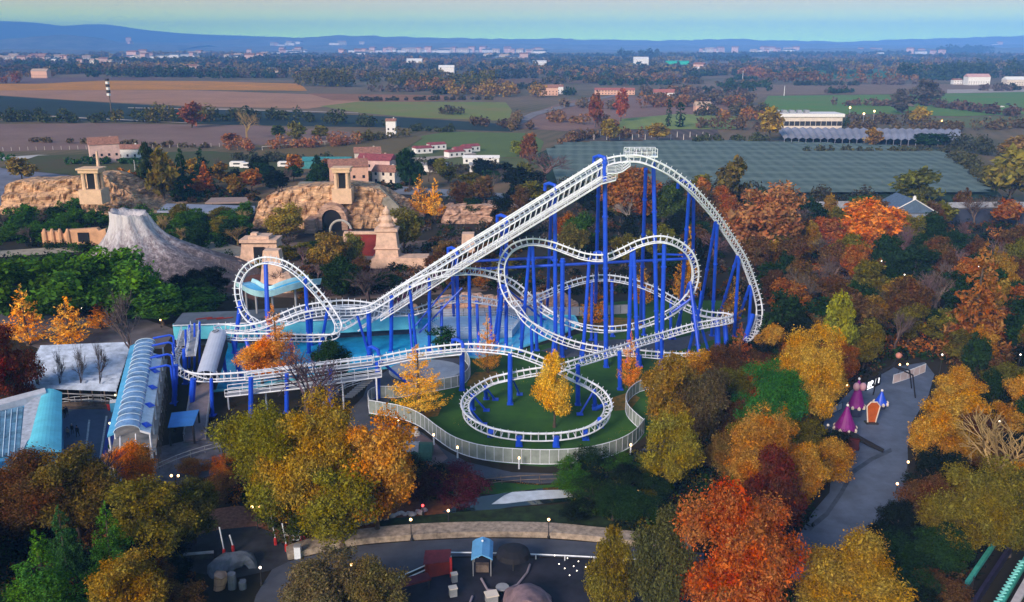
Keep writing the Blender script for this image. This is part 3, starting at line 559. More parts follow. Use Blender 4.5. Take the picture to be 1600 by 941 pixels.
# ---- trees one can tell apart: kind, x, foot, top, width, colour, label
NT = [
 ('conifer', 80, 990, 830, 150, (.085, .19, .015), 'largest dark green conifer at the bottom left corner of the park'),
 ('conifer', 182, 925, 786, 105, (.08, .20, .015), 'pointed green conifer behind the round ochre tree at bottom left'),
 ('conifer', 108, 905, 790, 80, (.05, .13, .035), 'dull green conifer between the two brighter conifers at bottom left'),
 ('conifer', -12, 990, 880, 90, (.05, .14, .03), 'green conifer cut off by the left edge of the picture'),
 ('broad', 207, 1000, 860, 125, 'ochre', 'round ochre leafed tree in front of the green conifers'),
 ('broad', 45, 850, 705, 150, 'umber', 'brown tinged broadleaf tree in front of the cyan roofed hall'),
 ('broad', 125, 850, 693, 120, (.17, .10, .02), 'olive brown broadleaf tree below the blue plaza with the people'),
 ('bare', 165, 820, 700, 90, 'mauve', 'greyish bare tree between the olive tree and the orange bush by the plaza'),
 ('broad', 240, 880, 745, 130, (.19, .13, .012), 'olive yellow broadleaf tree left of the reddish earth bank'),
 ('broad', 305, 850, 748, 85, (.12, .11, .02), 'small dull olive tree above the reddish earth bank'),
 ('broad', 212, 780, 683, 66, (.80, .24, .008), 'bushy orange tree at the near end of the barrel roofed station'),
 ('broad', 425, 825, 618, 150, (.25, .20, .008), 'green and gold tree, left part of the big clump before the white deck'),
 ('broad', 492, 835, 614, 140, (.42, .22, .008), 'tall golden tree in the middle of the clump before the white deck'),
 ('broad', 590, 835, 640, 122, (.62, .22, .008), 'bright orange gold tree, right end of the clump below the curved fence'),
 ('broad', 535, 855, 705, 120, (.24, .18, .010), 'lower ochre tree in front of the golden clump'),
 ('shrub', 455, 850, 740, 95, (.05, .07, .01), 'dark green bush under the golden clump'),
 ('shrub', 715, 790, 722, 95, 'plum', 'dark purple leafed shrub left of the bright pond'),
 ('shrub', 660, 785, 728, 60, (.08, .03, .025), 'small maroon bush beside the purple shrub'),
 ('shrub', 640, 755, 705, 55, (.05, .05, .03), 'greyish bush beside the curved green roof'),
 ('shrub', 928, 805, 745, 85, (.03, .06, .012), 'dark green bush at the right end of the bright pond'),
 ('shrub', 925, 740, 690, 60, 'dgreen', 'dark bush leaning against the front of the curved fence'),
 ('shrub', 970, 790, 735, 60, (.02, .035, .01), 'blackish bush right of the pond'),
 ('broad', 515, 990, 852, 125, (.16, .12, .05), 'thin brownish tree in front of the curving asphalt road'),
 ('broad', 590, 1000, 868, 85, (.18, .12, .04), 'sparse olive brown tree by the white railing at the bottom'),
 ('tall', 952, 985, 828, 85, (.24, .18, .015), 'slim yellow olive tree over the string lights'),
 ('broad', 1030, 1000, 792, 105, (.11, .10, .035), 'grey olive tree beside the large scarlet tree'),
 ('broad', 1145, 1020, 748, 185, (.52, .085, .008), 'largest tree, bright scarlet orange crown at the bottom right of centre'),
 ('tall', 1195, 850, 700, 105, 'darkred', 'deep crimson tree behind the large scarlet orange tree'),
 ('broad', 1196, 805, 642, 125, (.42, .17, .012), 'orange brown tree left of the blue street'),
 ('broad', 1140, 760, 668, 85, (.20, .11, .02), 'brown gold tree between the lawn fence and the orange brown tree'),
 ('broad', 1325, 1010, 832, 160, (.38, .20, .010), 'golden brown tree at the lower end of the blue street'),
 ('broad', 1505, 880, 705, 140, (.22, .155, .012), 'large olive gold tree right of the blue street'),
 ('bare', 1540, 790, 640, 115, 'tan', 'leafless tan tree with a fan of pale twigs at the right'),
 ('broad', 1575, 870, 720, 100, (.14, .12, .012), 'olive tree near the right edge above the green rail'),
 ('broad', 1200, 700, 563, 115, (.05, .18, .02), 'vivid green bushy tree right of the lawn'),
 ('broad', 1048, 690, 552, 95, (.32, .16, .015), 'ochre tree standing in front of the lowest track at the right of the lawn'),
 ('broad', 1100, 700, 575, 95, (.14, .09, .04), 'brownish hazy tree left of the vivid green tree'),
 ('broad', 1045, 775, 640, 88, (.30, .23, .010), 'yellow olive tree beside the right hand small fence loop'),
 ('spiky', 1150, 612, 508, 62, (.46, .10, .015), 'rust red feathery tree below the big drop of the coaster'),
 ('spiky', 983, 610, 520, 42, (.80, .26, .012), 'slender orange feathery tree where two tracks cross'),
 ('tall', 866, 668, 552, 68, (.85, .46, .010), 'golden yellow tree inside the low track ring'),
 ('spiky', 655, 648, 538, 95, (.95, .44, .015), 'pointed golden tree inside the fence left of the track ring'),
 ('spiky', 762, 583, 492, 46, (.92, .32, .015), 'small orange tree left of the track ring beside the pool'),
 ('spiky', 435, 590, 477, 84, (.92, .28, .012), 'orange feathery tree in front of the left loop'),
 ('broad', 410, 600, 525, 70, (.85, .27, .010), 'round orange tree below the flat track by the blue pool'),
 ('shrub', 695, 552, 508, 52, (.02, .07, .015), 'round dark green bush by the pale blue deck'),
 ('broad', 520, 605, 530, 62, 'dgreen', 'dark green tree under the flat track right of the pool'),
 ('bare', 480, 660, 545, 110, (.10, .07, .09), 'bare purplish tree rising through the white maintenance deck'),
 ('bare', 350, 720, 655, 60, (.06, .055, .06), 'small bare dark tree beside the grey ramp'),
 ('broad', 1257, 690, 506, 108, (.52, .27, .010), 'yellow orange tree right of the rust red feathery tree'),
 ('tall', 1304, 580, 460, 52, (.26, .25, .015), 'yellow green tree behind the yellow orange tree'),
 ('conifer', 1515, 560, 378, 112, (.32, .11, .02), 'tall orange brown conical tree among the right hand wood'),
 ('broad', 1190, 410, 286, 105, 'salmon', 'salmon red tree right of the coaster summit'),
 ('broad', 1142, 330, 248, 54, (.15, .11, .02), 'olive brown tree at the edge of the netted orchard, near the summit'),
 ('broad', 1360, 395, 312, 88, (.90, .22, .010), 'bright orange tree left of the blue gabled building'),
 ('broad', 1290, 400, 338, 70, (.42, .08, .02), 'low red orange tree beside the bright orange tree'),
 ('broad', 1427, 325, 262, 66, (.15, .14, .02), 'round olive tree in front of the netted orchard'),
 ('umbrella', 1350, 340, 306, 50, (.04, .14, .02), 'flat topped green pine behind the bright orange tree'),
 ('broad', 1575, 325, 232, 80, (.24, .19, .03), 'yellow olive tree at the right end of the orchard'),
 ('broad', 1595, 260, 212, 60, (.36, .18, .05), 'pale orange tree at the right edge above the orchard'),
 ('broad', 985, 360, 262, 85, (.34, .10, .025), 'russet tree behind the coaster summit'),
 ('bare', 985, 365, 298, 60, (.30, .24, .22), 'pale leafless tree under the coaster summit'),
 ('broad', 1045, 360, 290, 55, (.07, .10, .015), 'dull green tree right of the summit columns'),
 ('broad', 905, 400, 332, 60, (.06, .12, .012), 'green tree between the lift hill columns'),
 ('broad', 895, 408, 350, 50, (.20, .16, .03), 'yellowish tree just above the left lobe of the coaster'),
 ('spiky', 1070, 480, 352, 48, (.78, .28, .015), 'orange feathery tree seen through the right lobe of the coaster'),
 ('spiky', 1003, 480, 408, 38, (.85, .30, .015), 'orange feathery tree seen inside the right lobe, left of the columns'),
 ('spiky', 928, 508, 440, 42, (.88, .26, .010), 'orange feathery tree seen through the inner track curve'),
 ('spiky', 752, 448, 420, 30, (.52, .16, .015), 'little orange tree below the lift hill'),
 ('spiky', 1140, 520, 430, 40, (.42, .17, .02), 'amber feathery tree seen through the big drop columns'),
 ('spiky', 657, 340, 274, 38, (1.0, .42, .015), 'left one of the two bright orange pointed trees by the rock mound'),
 ('spiky', 680, 342, 277, 38, (1.0, .40, .015), 'right one of the two bright orange pointed trees by the rock mound'),
 ('broad', 632, 402, 325, 62, (.20, .17, .025), 'olive willow like tree beside the carved statue tower'),
 ('broad', 640, 300, 232, 42, 'dgreen', 'tall dark evergreen beside the pink farm houses'),
 ('broad', 515, 430, 363, 60, (.34, .20, .03), 'gold brown tree left of the red walled court'),
 ('broad', 447, 375, 318, 55, (.30, .20, .02), 'golden bush tree on the left flank of the central rock mound'),
 ('broad', 550, 420, 365, 40, (.20, .16, .02), 'small olive tree in front of the red walled court'),
 ('bare', 575, 478, 415, 90, (.11, .085, .08), 'wide grey brown thicket tree behind the white track arch'),
 ('broad', 535, 470, 400, 60, 'dgreen', 'dark green tree behind the left loop'),
 ('broad', 700, 420, 375, 50, (.24, .13, .05), 'brown gold tree right of the statue tower'),
 ('broad', 35, 508, 398, 125, (.075, .16, .010), 'dense green pine at the left edge by the orange feathery tree'),
 ('broad', 115, 512, 395, 130, (.07, .16, .010), 'dense green pine in the middle of the pine grove'),
 ('broad', 187, 505, 384, 115, (.10, .20, .010), 'brightest green pine in front of the white volcano'),
 ('broad', 255, 508, 440, 85, (.06, .14, .012), 'rounded green tree right of the pine grove'),
 ('broad', 310, 500, 446, 85, (.035, .10, .012), 'dark green tree behind the grey flat roof'),
 ('broad', 220, 480, 435, 40, (.20, .18, .01), 'yellow green tree at the right edge of the pine grove'),
 ('spiky', 45, 540, 447, 64, (.98, .36, .015), 'left feathery orange tree of the three before the pine grove'),
 ('spiky', 110, 542, 462, 62, (.92, .34, .015), 'middle feathery orange tree of the three before the pine grove'),
 ('spiky', 158, 515, 468, 48, (.92, .32, .015), 'right and smallest feathery orange tree before the pine grove'),
 ('broad', 22, 650, 500, 92, 'darkred', 'dark maroon tree at the left edge beside the white tent roof'),
 ('bare', 212, 590, 445, 84, (.13, .095, .10), 'bare mauve tree between the white tent roof and the station'),
 ('bare', 64, 628, 550, 32, (.10, .09, .09), 'leftmost thin bare tree before the white tent roof'),
 ('bare', 97, 628, 540, 32, (.10, .09, .09), 'second thin bare tree from the left before the white tent roof'),
 ('bare', 130, 628, 532, 36, (.10, .09, .09), 'third thin bare tree from the left before the white tent roof'),
 ('bare', 160, 628, 525, 40, (.10, .09, .09), 'rightmost thin bare tree before the white tent roof'),
 ('broad', 35, 282, 245, 40, (.30, .20, .04), 'sandy gold tree behind the left rock mound'),
 ('broad', 200, 310, 264, 36, (.50, .15, .015), 'orange round tree right of the left rock mound tower'),
 ('conifer', 322, 300, 250, 34, (.55, .11, .012), 'bright red orange conical tree beside the tall dark evergreens'),
 ('tall', 258, 320, 232, 46, (.22, .14, .02), 'tall gold and green tree among the dark evergreens behind the volcano'),
 ('tall', 235, 312, 225, 38, (.05, .07, .02), 'tall dark green tree right of the pink villa'),
 ('conifer', 288, 312, 228, 44, 'dgreen', 'tall dark conifer, left one of the evergreen pair behind the volcano'),
 ('conifer', 318, 296, 232, 44, (.02, .055, .02), 'tall dark conifer, right one of the evergreen pair behind the volcano'),
 ('bare', 386, 218, 170, 34, 'tan', 'pale leafless tree standing in the brown field'),
 ('broad', 300, 200, 160, 34, (.30, .07, .03), 'red and gold tree in the hedgerow left of the pale bare tree'),
 ('broad', 465, 222, 190, 30, (.17, .13, .02), 'olive tree right of the pale bare tree'),
 ('broad', 435, 218, 196, 24, (.07, .09, .015), 'small green tree right of the pale bare tree'),
 ('broad', 500, 218, 196, 26, (.20, .16, .02), 'yellowish tree at the end of the brown field'),
 ('broad', 953, 222, 186, 30, (.36, .23, .015), 'yellow gold tree at the far edge of the netted orchard'),
 ('broad', 1027, 222, 192, 34, (.36, .20, .02), 'orange gold tree at the far edge of the netted orchard'),
 ('cypress', 1044, 198, 155, 9, 'dgreen', 'left one of two dark cypresses beyond the netted orchard'),
 ('cypress', 1062, 199, 160, 15, 'dgreen', 'right one of two dark cypresses beyond the netted orchard'),
 ('broad', 1202, 222, 168, 38, (.44, .24, .02), 'golden tree at the left end of the long cream building'),
 ('broad', 1362, 230, 200, 30, (.40, .20, .03), 'small orange tree in front of the pale netted strip'),
 ('broad', 1435, 200, 167, 30, (.40, .24, .015), 'yellow tree beyond the long cream building'),
 ('broad', 1445, 165, 125, 40, 'greybrown', 'big grey brown tree beside the green field'),
 ('broad', 1410, 178, 145, 36, 'greybrown', 'lower grey brown tree beside the green field'),
 ('umbrella', 1452, 236, 208, 54, 'dgreen', 'wide dark evergreen in front of the pale netted strip'),
 ('broad', 808, 245, 220, 24, (.32, .32, .02), 'lime yellow tree left of the netted orchard'),
 ('broad', 828, 260, 208, 30, (.28, .09, .04), 'reddish tree left of the netted orchard'),
 ('bare', 850, 285, 235, 70, (.16, .11, .10), 'bare thicket tree in front of the netted orchard corner'),
 ('broad', 362, 230, 208, 34, (.36, .10, .04), 'reddish orange tree beside the brown field'),
 ('tall', 930, 200, 145, 26, (.34, .08, .03), 'red tall tree near the far farmhouse'),
 ('tall', 970, 190, 140, 26, (.40, .07, .035), 'brick red tree near the far farmhouse'),
]
for a in NT: ptree(*a)
# ---- woods filled with separate trees
def inpoly(x, y, P):
    c = False; n = len(P)
    for i in range(n):
        x1, y1 = P[i]; x2, y2 = P[(i+1) % n]
        if (y1 > y) != (y2 > y) and x < (x2-x1)*(y-y1)/(y2-y1)+x1: c = not c
    return c
def wood(poly, gap, n, hs, ws, kinds, group, seed, where, avoid=()):
    R = random.Random(seed); made = 0; xs = [p[0] for p in poly]; ys = [p[1] for p in poly]; W = []
    words = {'green': 'green', 'dgreen': 'dark green', 'olive': 'olive', 'rust': 'rust', 'brown': 'brown', 'umber': 'dark brown', 'gold': 'gold', 'ochre': 'ochre', 'orange': 'orange', 'black': 'blackish green',
             'greybrown': 'grey brown', 'mauve': 'mauve', 'darkred': 'dark red', 'salmon': 'salmon', 'tan': 'tan', 'lime': 'yellow green', 'plum': 'purple', 'pine': 'bluish green', 'red': 'red', 'amber': 'amber', 'yellow': 'yellow'}
    kw = {'broad': 'round', 'tall': 'tall', 'bare': 'leafless', 'conifer': 'pointed', 'shrub': 'low bushy', 'spiky': 'feathery', 'umbrella': 'spreading', 'cypress': 'slim'}
    y0, y1 = math.log(GY(max(ys))), math.log(GY(min(ys)))
    for _ in range(n*60):
        if made >= n: break
        Y = math.exp(R.uniform(y0, y1)); py = CY+FP*math.tan(math.atan2(H, Y)-PITCH); px = R.uniform(min(xs), max(xs))
        if not inpoly(px, py, poly) or any(inpoly(px, py, q) for q in avoid): continue
        g = G(px, py)
        if any((g.x-a)**2+(g.y-b)**2 < (gap*(.5+Y/300.))**2*.6 for a, b, _ in TREES): continue
        k, c = R.choice(kinds); h = R.uniform(*hs); wd = R.uniform(*ws)
        tree(k, tuple(g), h, wd if k not in ('conifer', 'tall') else wd*.75, c, f'{kw[k]} {words[c]} tree {where}', group+f', {words[c]} {kw[k]} ones'); made += 1
    return made
STREET = [(1225, 960), (1232, 850), (1270, 790), (1300, 720), (1290, 690), (1250, 650), (1270, 625), (1400, 560), (1480, 560), (1490, 640), (1450, 700), (1440, 800), (1420, 900), (1370, 960)]
RB = [('broad', 'brown'), ('broad', 'umber'), ('broad', 'olive'), ('broad', 'dgreen'), ('broad', 'ochre'), ('broad', 'rust'), ('tall', 'black'), ('broad', 'dgreen'), ('bare', 'greybrown'), ('tall', 'umber'), ('broad', 'olive'), ('bare', 'mauve'), ('bare', 'greybrown'), ('tall', 'dgreen'), ('tall', 'ochre'), ('broad', 'dgreen'), ('bare', 'greybrown')]
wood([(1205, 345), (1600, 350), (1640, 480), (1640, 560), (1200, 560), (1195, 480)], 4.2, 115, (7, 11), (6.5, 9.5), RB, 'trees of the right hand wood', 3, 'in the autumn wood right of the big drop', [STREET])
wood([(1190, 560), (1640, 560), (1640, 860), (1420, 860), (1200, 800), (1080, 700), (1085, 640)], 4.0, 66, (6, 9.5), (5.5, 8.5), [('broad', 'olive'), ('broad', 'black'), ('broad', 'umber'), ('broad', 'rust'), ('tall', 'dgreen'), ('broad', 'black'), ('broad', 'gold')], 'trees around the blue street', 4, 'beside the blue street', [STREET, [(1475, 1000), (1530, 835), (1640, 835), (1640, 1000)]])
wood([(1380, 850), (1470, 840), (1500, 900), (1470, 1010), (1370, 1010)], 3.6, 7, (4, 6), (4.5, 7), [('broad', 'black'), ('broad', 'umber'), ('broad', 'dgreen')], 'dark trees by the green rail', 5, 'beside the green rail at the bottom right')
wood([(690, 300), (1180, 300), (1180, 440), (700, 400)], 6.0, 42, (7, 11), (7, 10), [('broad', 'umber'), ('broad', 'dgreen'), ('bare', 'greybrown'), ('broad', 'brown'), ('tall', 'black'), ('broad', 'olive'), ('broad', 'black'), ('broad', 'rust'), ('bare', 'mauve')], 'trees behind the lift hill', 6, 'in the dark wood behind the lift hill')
wood([(0, 345), (160, 330), (150, 372), (0, 385)], 5.5, 18, (3.5, 5.5), (5.5, 8), [('broad', 'green'), ('broad', 'dgreen'), ('broad', 'green'), ('bare', 'greybrown')], 'green trees behind the adobe ruin', 7, 'between the left rock mound and the adobe ruin')
wood([(225, 355), (390, 345), (390, 385), (260, 400)], 5.5, 16, (5, 8), (6, 8), [('broad', 'dgreen'), ('broad', 'green'), ('broad', 'olive'), ('bare', 'tan')], 'green trees behind the volcano', 8, 'between the volcano and the central rock mound')
wood([(220, 285), (530, 270), (520, 300), (240, 318)], 7, 26, (6, 10), (7, 10), [('broad', 'dgreen'), ('broad', 'black'), ('tall', 'dgreen'), ('broad', 'rust'), ('broad', 'ochre'), ('bare', 'greybrown')], 'evergreens behind the rock mounds', 9, 'in the belt behind the two rock mounds')
wood([(390, 390), (800, 385), (800, 450), (420, 462)], 4.5, 30, (3, 6), (4, 7), [('bare', 'greybrown'), ('broad', 'umber'), ('broad', 'dgreen'), ('bare', 'mauve'), ('broad', 'olive')], 'bushy trees around the ruins', 10, 'among the ruins behind the white loop', [(385, 380), (470, 380), (470, 460), (385, 460)] and [[(540, 340), (670, 340), (670, 415), (540, 415)]])
wood([(640, 265), (860, 275), (860, 300), (640, 288)], 6, 14, (5, 8), (6, 9), [('broad', 'black'), ('broad', 'dgreen'), ('bare', 'greybrown'), ('broad', 'olive')], 'dark trees along the far road', 12, 'along the far road left of the summit')
wood([(230, 470), (350, 455), (350, 480), (240, 490)], 4, 8, (5, 7), (5, 7), [('broad', 'dgreen'), ('broad', 'black')], 'dark trees behind the grey roof', 13, 'behind the long grey roof')
wood([(225, 865), (290, 865), (285, 1000), (240, 1000)], 3.5, 4, (4, 6), (5, 7), [('broad', 'black'), ('broad', 'dgreen'), ('broad', 'umber')], 'dark trees among the conifers', 14, 'among the conifers at the bottom left')
wood([(300, 740), (400, 740), (620, 790), (620, 830), (300, 800)], 4, 9, (2.5, 4), (3.5, 5), [('shrub', 'umber'), ('shrub', 'dgreen'), ('shrub', 'rust')], 'bushes under the golden clump', 15, 'under the golden tree clump')
wood([(890, 740), (1060, 740), (1060, 840), (900, 820)], 4, 12, (2.0, 4.2), (4, 6), [('broad', 'dgreen'), ('shrub', 'black'), ('broad', 'olive'), ('shrub', 'green')], 'blackish bushes right of the pond', 16, 'in the dark thicket right of the pond')
wood([(1120, 575), (1240, 580), (1230, 620), (1130, 640)], 4, 5, (3, 5), (4, 6), [('broad', 'black'), ('shrub', 'umber')], 'bushes right of the lawn', 17, 'at the right end of the lawn')
wood([(1640, 350), (1800, 355), (1800, 700), (1640, 700)], 6, 26, (7, 11), (7, 10), RB, 'trees of the right hand wood', 31, 'in the autumn wood right of the big drop')
wood([(-170, 400), (-5, 400), (-5, 520), (-170, 520)], 6, 10, (7, 10), (7, 10), [('broad', 'green'), ('broad', 'dgreen')], 'green trees left of the pine grove', 32, 'left of the pine grove')
wood([(-200, 800), (-40, 800), (-40, 980), (-200, 980)], 5, 8, (6, 9), (6, 8), [('broad', 'umber'), ('broad', 'olive')], 'trees at the left end of the park', 33, 'at the left end of the park')
# ---- far hedgerows and copses: each one is a single continuous stand of trees
def stand(pts, h, depth, cols, label, seed, size=1.0, dens=1.0, name='tree_line', ground=True):
    rng = np.random.default_rng(seed); W = [G(a, b) for a, b in pts]; seg = [(b-a).length for a, b in zip(W[:-1], W[1:])]; tot = sum(seg)
    D = np.mean([w_.y for w_ in W]); lf = max(.9, D/330)*size; step = max(2.5, h*.55); n = max(2, int(tot/step*dens)); C = []; S = []; NN = []
    for i in range(n):
        q = rng.uniform(0, tot); j = 0
        while q > seg[j] and j < len(seg)-1: q -= seg[j]; j += 1
        c = W[j].lerp(W[j+1], q/seg[j]); hh = h*rng.uniform(.55, 1.15); rr = h*rng.uniform(.4, .62); c = np.array([c.x, c.y+rng.uniform(-.5, .5)*depth, hh*.55])
        m = int(60*(rr/lf)**2*.22)+22; v = sph(rng, m); C.append(c+v*rng.uniform(.5, 1.05, (m, 1))*np.array([rr, rr, hh*.52])); S.append(np.full(m, lf)*rng.uniform(.6, 1.4, m)); NN.append(v*.7+np.array([0, 0, .5]))
    me = cloudmesh(name, np.vstack(C)*1.0, np.concatenate(S), rng, np.vstack(NN)); o = bpy.data.objects.new(name, me); COL.objects.link(o); c = PAL[cols] if isinstance(cols, str) else cols; o.color = (*c, 1)
    tagp(o, label, 'tree line'); o['kind'] = 'stuff'; return o

# ---- undergrowth between the trees
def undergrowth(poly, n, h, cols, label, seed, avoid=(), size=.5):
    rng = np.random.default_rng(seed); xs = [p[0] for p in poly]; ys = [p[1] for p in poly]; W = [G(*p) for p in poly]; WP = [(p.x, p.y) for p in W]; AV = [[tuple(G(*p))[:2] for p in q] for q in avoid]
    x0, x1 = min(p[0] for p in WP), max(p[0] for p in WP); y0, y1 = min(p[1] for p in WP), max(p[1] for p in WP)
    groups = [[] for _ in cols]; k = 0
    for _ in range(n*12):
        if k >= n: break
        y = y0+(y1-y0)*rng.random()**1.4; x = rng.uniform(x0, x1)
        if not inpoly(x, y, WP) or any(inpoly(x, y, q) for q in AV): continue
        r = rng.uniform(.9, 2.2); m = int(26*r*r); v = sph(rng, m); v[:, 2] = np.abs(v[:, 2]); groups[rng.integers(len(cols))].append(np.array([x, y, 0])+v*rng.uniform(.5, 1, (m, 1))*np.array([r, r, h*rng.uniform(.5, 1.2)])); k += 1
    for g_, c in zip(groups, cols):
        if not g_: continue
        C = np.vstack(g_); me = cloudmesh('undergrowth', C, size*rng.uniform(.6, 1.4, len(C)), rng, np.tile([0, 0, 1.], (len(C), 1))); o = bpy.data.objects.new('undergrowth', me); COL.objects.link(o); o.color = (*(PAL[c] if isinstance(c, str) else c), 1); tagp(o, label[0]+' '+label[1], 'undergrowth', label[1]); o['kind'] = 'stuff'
ST = [
 ([(0, 190), (130, 192), (300, 190), (440, 188), (620, 200)], 9, 10, (.05, .06, .02), 'dark hedgerow between the teal vineyard and the brown field'),
 ([(180, 192), (330, 190)], 12, 8, (.11, .09, .02), 'olive copse in the middle of the left hedgerow'),
 ([(470, 134), (560, 136), (690, 142), (770, 146)], 26, 24, (.085, .075, .02), 'green copse along the far brown field, left of centre'),
 ([(700, 150), (850, 152)], 16, 15, (.24, .14, .03), 'golden copse left of the far farm houses'),
 ([(1000, 168), (1180, 168)], 12, 20, (.20, .09, .04), 'reddish copse right of the far farm houses'),
 ([(1080, 182), (1200, 180)], 10, 15, (.07, .06, .03), 'dark copse beyond the two cypresses'),
 ([(1185, 128), (1390, 132)], 18, 15, (.17, .08, .04), 'rust coloured tree row beyond the green field'),
 ([(1400, 125), (1600, 122)], 26, 30, (.04, .06, .03), 'dark wood left of the distant white houses'),
 ([(1450, 84), (1550, 83)], 42, 60, (.03, .04, .03), 'dark wooded knoll on the right horizon'),
 ([(960, 92), (1040, 92)], 32, 40, (.03, .04, .03), 'dark wooded knoll right of centre below the horizon'),
 ([(700, 90), (780, 92), (960, 95)], 16, 30, (.04, .05, .03), 'long dark tree row below the central village'),
 ([(0, 118), (150, 116), (300, 120), (470, 122)], 12, 30, (.10, .07, .05), 'brownish tree belt beyond the orange field'),
 ([(30, 100), (300, 99)], 16, 40, (.06, .06, .04), 'dark tree belt below the left village'),
 ([(310, 100), (420, 98), (560, 100)], 20, 30, (.045, .05, .035), 'dark wood in front of the left distant houses'),
 ([(1040, 92), (1200, 88), (1420, 86)], 18, 30, (.05, .055, .04), 'dark tree belt below the right village'),
 ([(1170, 108), (1300, 110)], 10, 20, (.03, .07, .03), 'green hedge beyond the rust coloured tree row'),
 ([(1080, 225), (1210, 222)], 5, 4, (.06, .07, .02), 'green hedge on the far edge of the netted orchard'),
 ([(1230, 240), (1480, 240)], 4, 4, (.07, .07, .03), 'low hedge between the orchard and the pale netted strip'),
 ([(1210, 200), (1330, 196)], 5, 4, (.05, .07, .02), 'hedge at the foot of the long cream building'),
 ([(1320, 205), (1500, 205), (1600, 200)], 8, 8, (.12, .08, .04), 'brown copse right of the long cream building'),
 ([(1480, 235), (1600, 250)], 9, 10, (.05, .055, .03), 'dark copse at the right end of the orchard'),
 ([(1490, 250), (1555, 300)], 7, 6, (.07, .07, .03), 'hedge down the right side of the orchard'),
 ([(840, 296), (1000, 309), (1230, 322), (1400, 328)], 8, 9, (.05, .045, .03), 'dark hedge on the near edge of the orchard'),
 ([(1230, 322), (1580, 322)], 4.5, 4, (.025, .03, .02), 'row of dark conifers before the long grey wall at right'),
 ([(0, 345), (70, 335), (160, 335), (270, 345)], 3.8, 5, (.055, .12, .012), 'dense green hedge below the left rock mound'),
 ([(100, 258), (230, 256)], 4, 3, (.03, .08, .02), 'clipped green hedge below the pink villa'),
 ([(0, 252), (20, 252)], 4, 3, (.03, .10, .02), 'clipped green hedge at the left edge'),
 ([(340, 236), (480, 232), (560, 226)], 7, 10, (.28, .11, .06), 'reddish orchard rows beside the brown field'),
 ([(360, 250), (520, 258)], 5, 6, (.06, .07, .05), 'grey green shrubs before the parked caravans'),
 ([(560, 222), (640, 214)], 6, 8, (.12, .10, .03), 'olive thicket above the farm road'),
 ([(650, 266), (800, 272)], 6, 6, (.06, .05, .035), 'dark thicket in front of the white long huts'),
 ([(850, 230), (930, 215), (1000, 216)], 6, 6, (.16, .09, .05), 'brown scrub at the far left corner of the orchard'),
 ([(860, 190), (960, 200)], 8, 10, (.20, .10, .05), 'orange brown scrub beside the field track'),
 ([(800, 205), (810, 185)], 7, 8, (.15, .10, .05), 'brown bushes at the end of the green strip'),
 ([(680, 178), (720, 180)], 7, 8, (.08, .07, .05), 'round thicket on the green strip'),
 ([(560, 158), (770, 156)], 4, 4, (.07, .06, .04), 'low hedge along the green strip'),
 ([(850, 130), (1100, 132)], 12, 20, (.09, .07, .035), 'tree belt behind the far farm houses'),
 ([(1440, 165), (1600, 185)], 8, 8, (.10, .06, .05), 'mauve brown thicket at the right below the barns'),
 ([(1000, 158), (1090, 166), (1180, 162)], 11, 20, (.11, .08, .06), 'grey mauve thicket above the mauve ploughed field'),
 ([(1090, 200), (1200, 205)], 10, 10, (.13, .08, .05), 'brown thicket left of the golden tree by the long building'),
 ([(1120, 190), (1190, 188)], 9, 10, (.24, .10, .03), 'orange brown thicket right of the two cypresses'),
 ([(640, 140), (700, 146)], 15, 15, (.20, .09, .03), 'orange edged end of the green copse'),
 ([(560, 128), (700, 126), (840, 122)], 10, 20, (.05, .05, .035), 'dark tree row above the green copse'),
 ([(880, 168), (960, 172)], 9, 12, (.14, .10, .07), 'greyish thicket between the farm track and the red trees'),
 ([(1290, 165), (1390, 166)], 7, 8, (.14, .09, .07), 'low mauve thicket at the near edge of the green field'),
 ([(1330, 192), (1430, 196)], 9, 9, (.10, .07, .04), 'dark brown thicket behind the distant lamps'),
 ([(1150, 118), (1200, 122)], 16, 15, (.24, .09, .04), 'rust tree group left of the deep green field'),
 ([(1470, 112), (1600, 108)], 18, 15, (.045, .06, .035), 'dark tree belt above the right hand wood'),
 ([(0, 118), (60, 112)], 14, 20, (.11, .07, .06), 'mauve brown grove at the left edge of the plain'),
 ([(640, 205), (720, 208)], 5, 6, (.05, .06, .02), 'dark hedge at the top of the green winter field'),
 ([(740, 196), (835, 203)], 6, 6, (.10, .06, .04), 'brown hedge at the top right of the green winter field'),
 ([(40, 222), (330, 232)], 3, 4, (.12, .09, .06), 'thin brown hedge before the brown field'),
 ([(0, 130), (30, 130)], 16, 10, (.22, .06, .03), 'red brown trees at the left edge of the orange field'),
 ([(1120, 345), (1200, 352)], 7, 6, (.12, .06, .03), 'brown thicket right of the summit columns'),
]
for i, a in enumerate(ST):
    a = list(a)
    if not isinstance(a[3], str): a[3] = (a[3][0]*1.45, a[3][1]*1.3, a[3][2]*1.1)
    stand(*a, seed=100+i)
R = random.Random(5)
# random thin hedgerows of the far plain
for i in range(220):
    py = 87+36*R.random()**1.1; px = R.uniform(-60, 1600); ln = R.uniform(60, 240)
    c = R.choice([(.055, .06, .03), (.14, .09, .05), (.05, .075, .025), (.28, .13, .04), (.045, .05, .03), (.26, .17, .06), (.18, .11, .09)])
    stand([(px, py), (px+ln, py+R.uniform(-1.2, 1.2))], R.uniform(8, 17), 24, c, f'thin {"dark" if c[0] < .08 else "brown"} hedgerow far out on the plain', 300+i, dens=.7)['group'] = 'hedgerows of the far plain, '+('dark' if c[0] < .08 else 'brown')

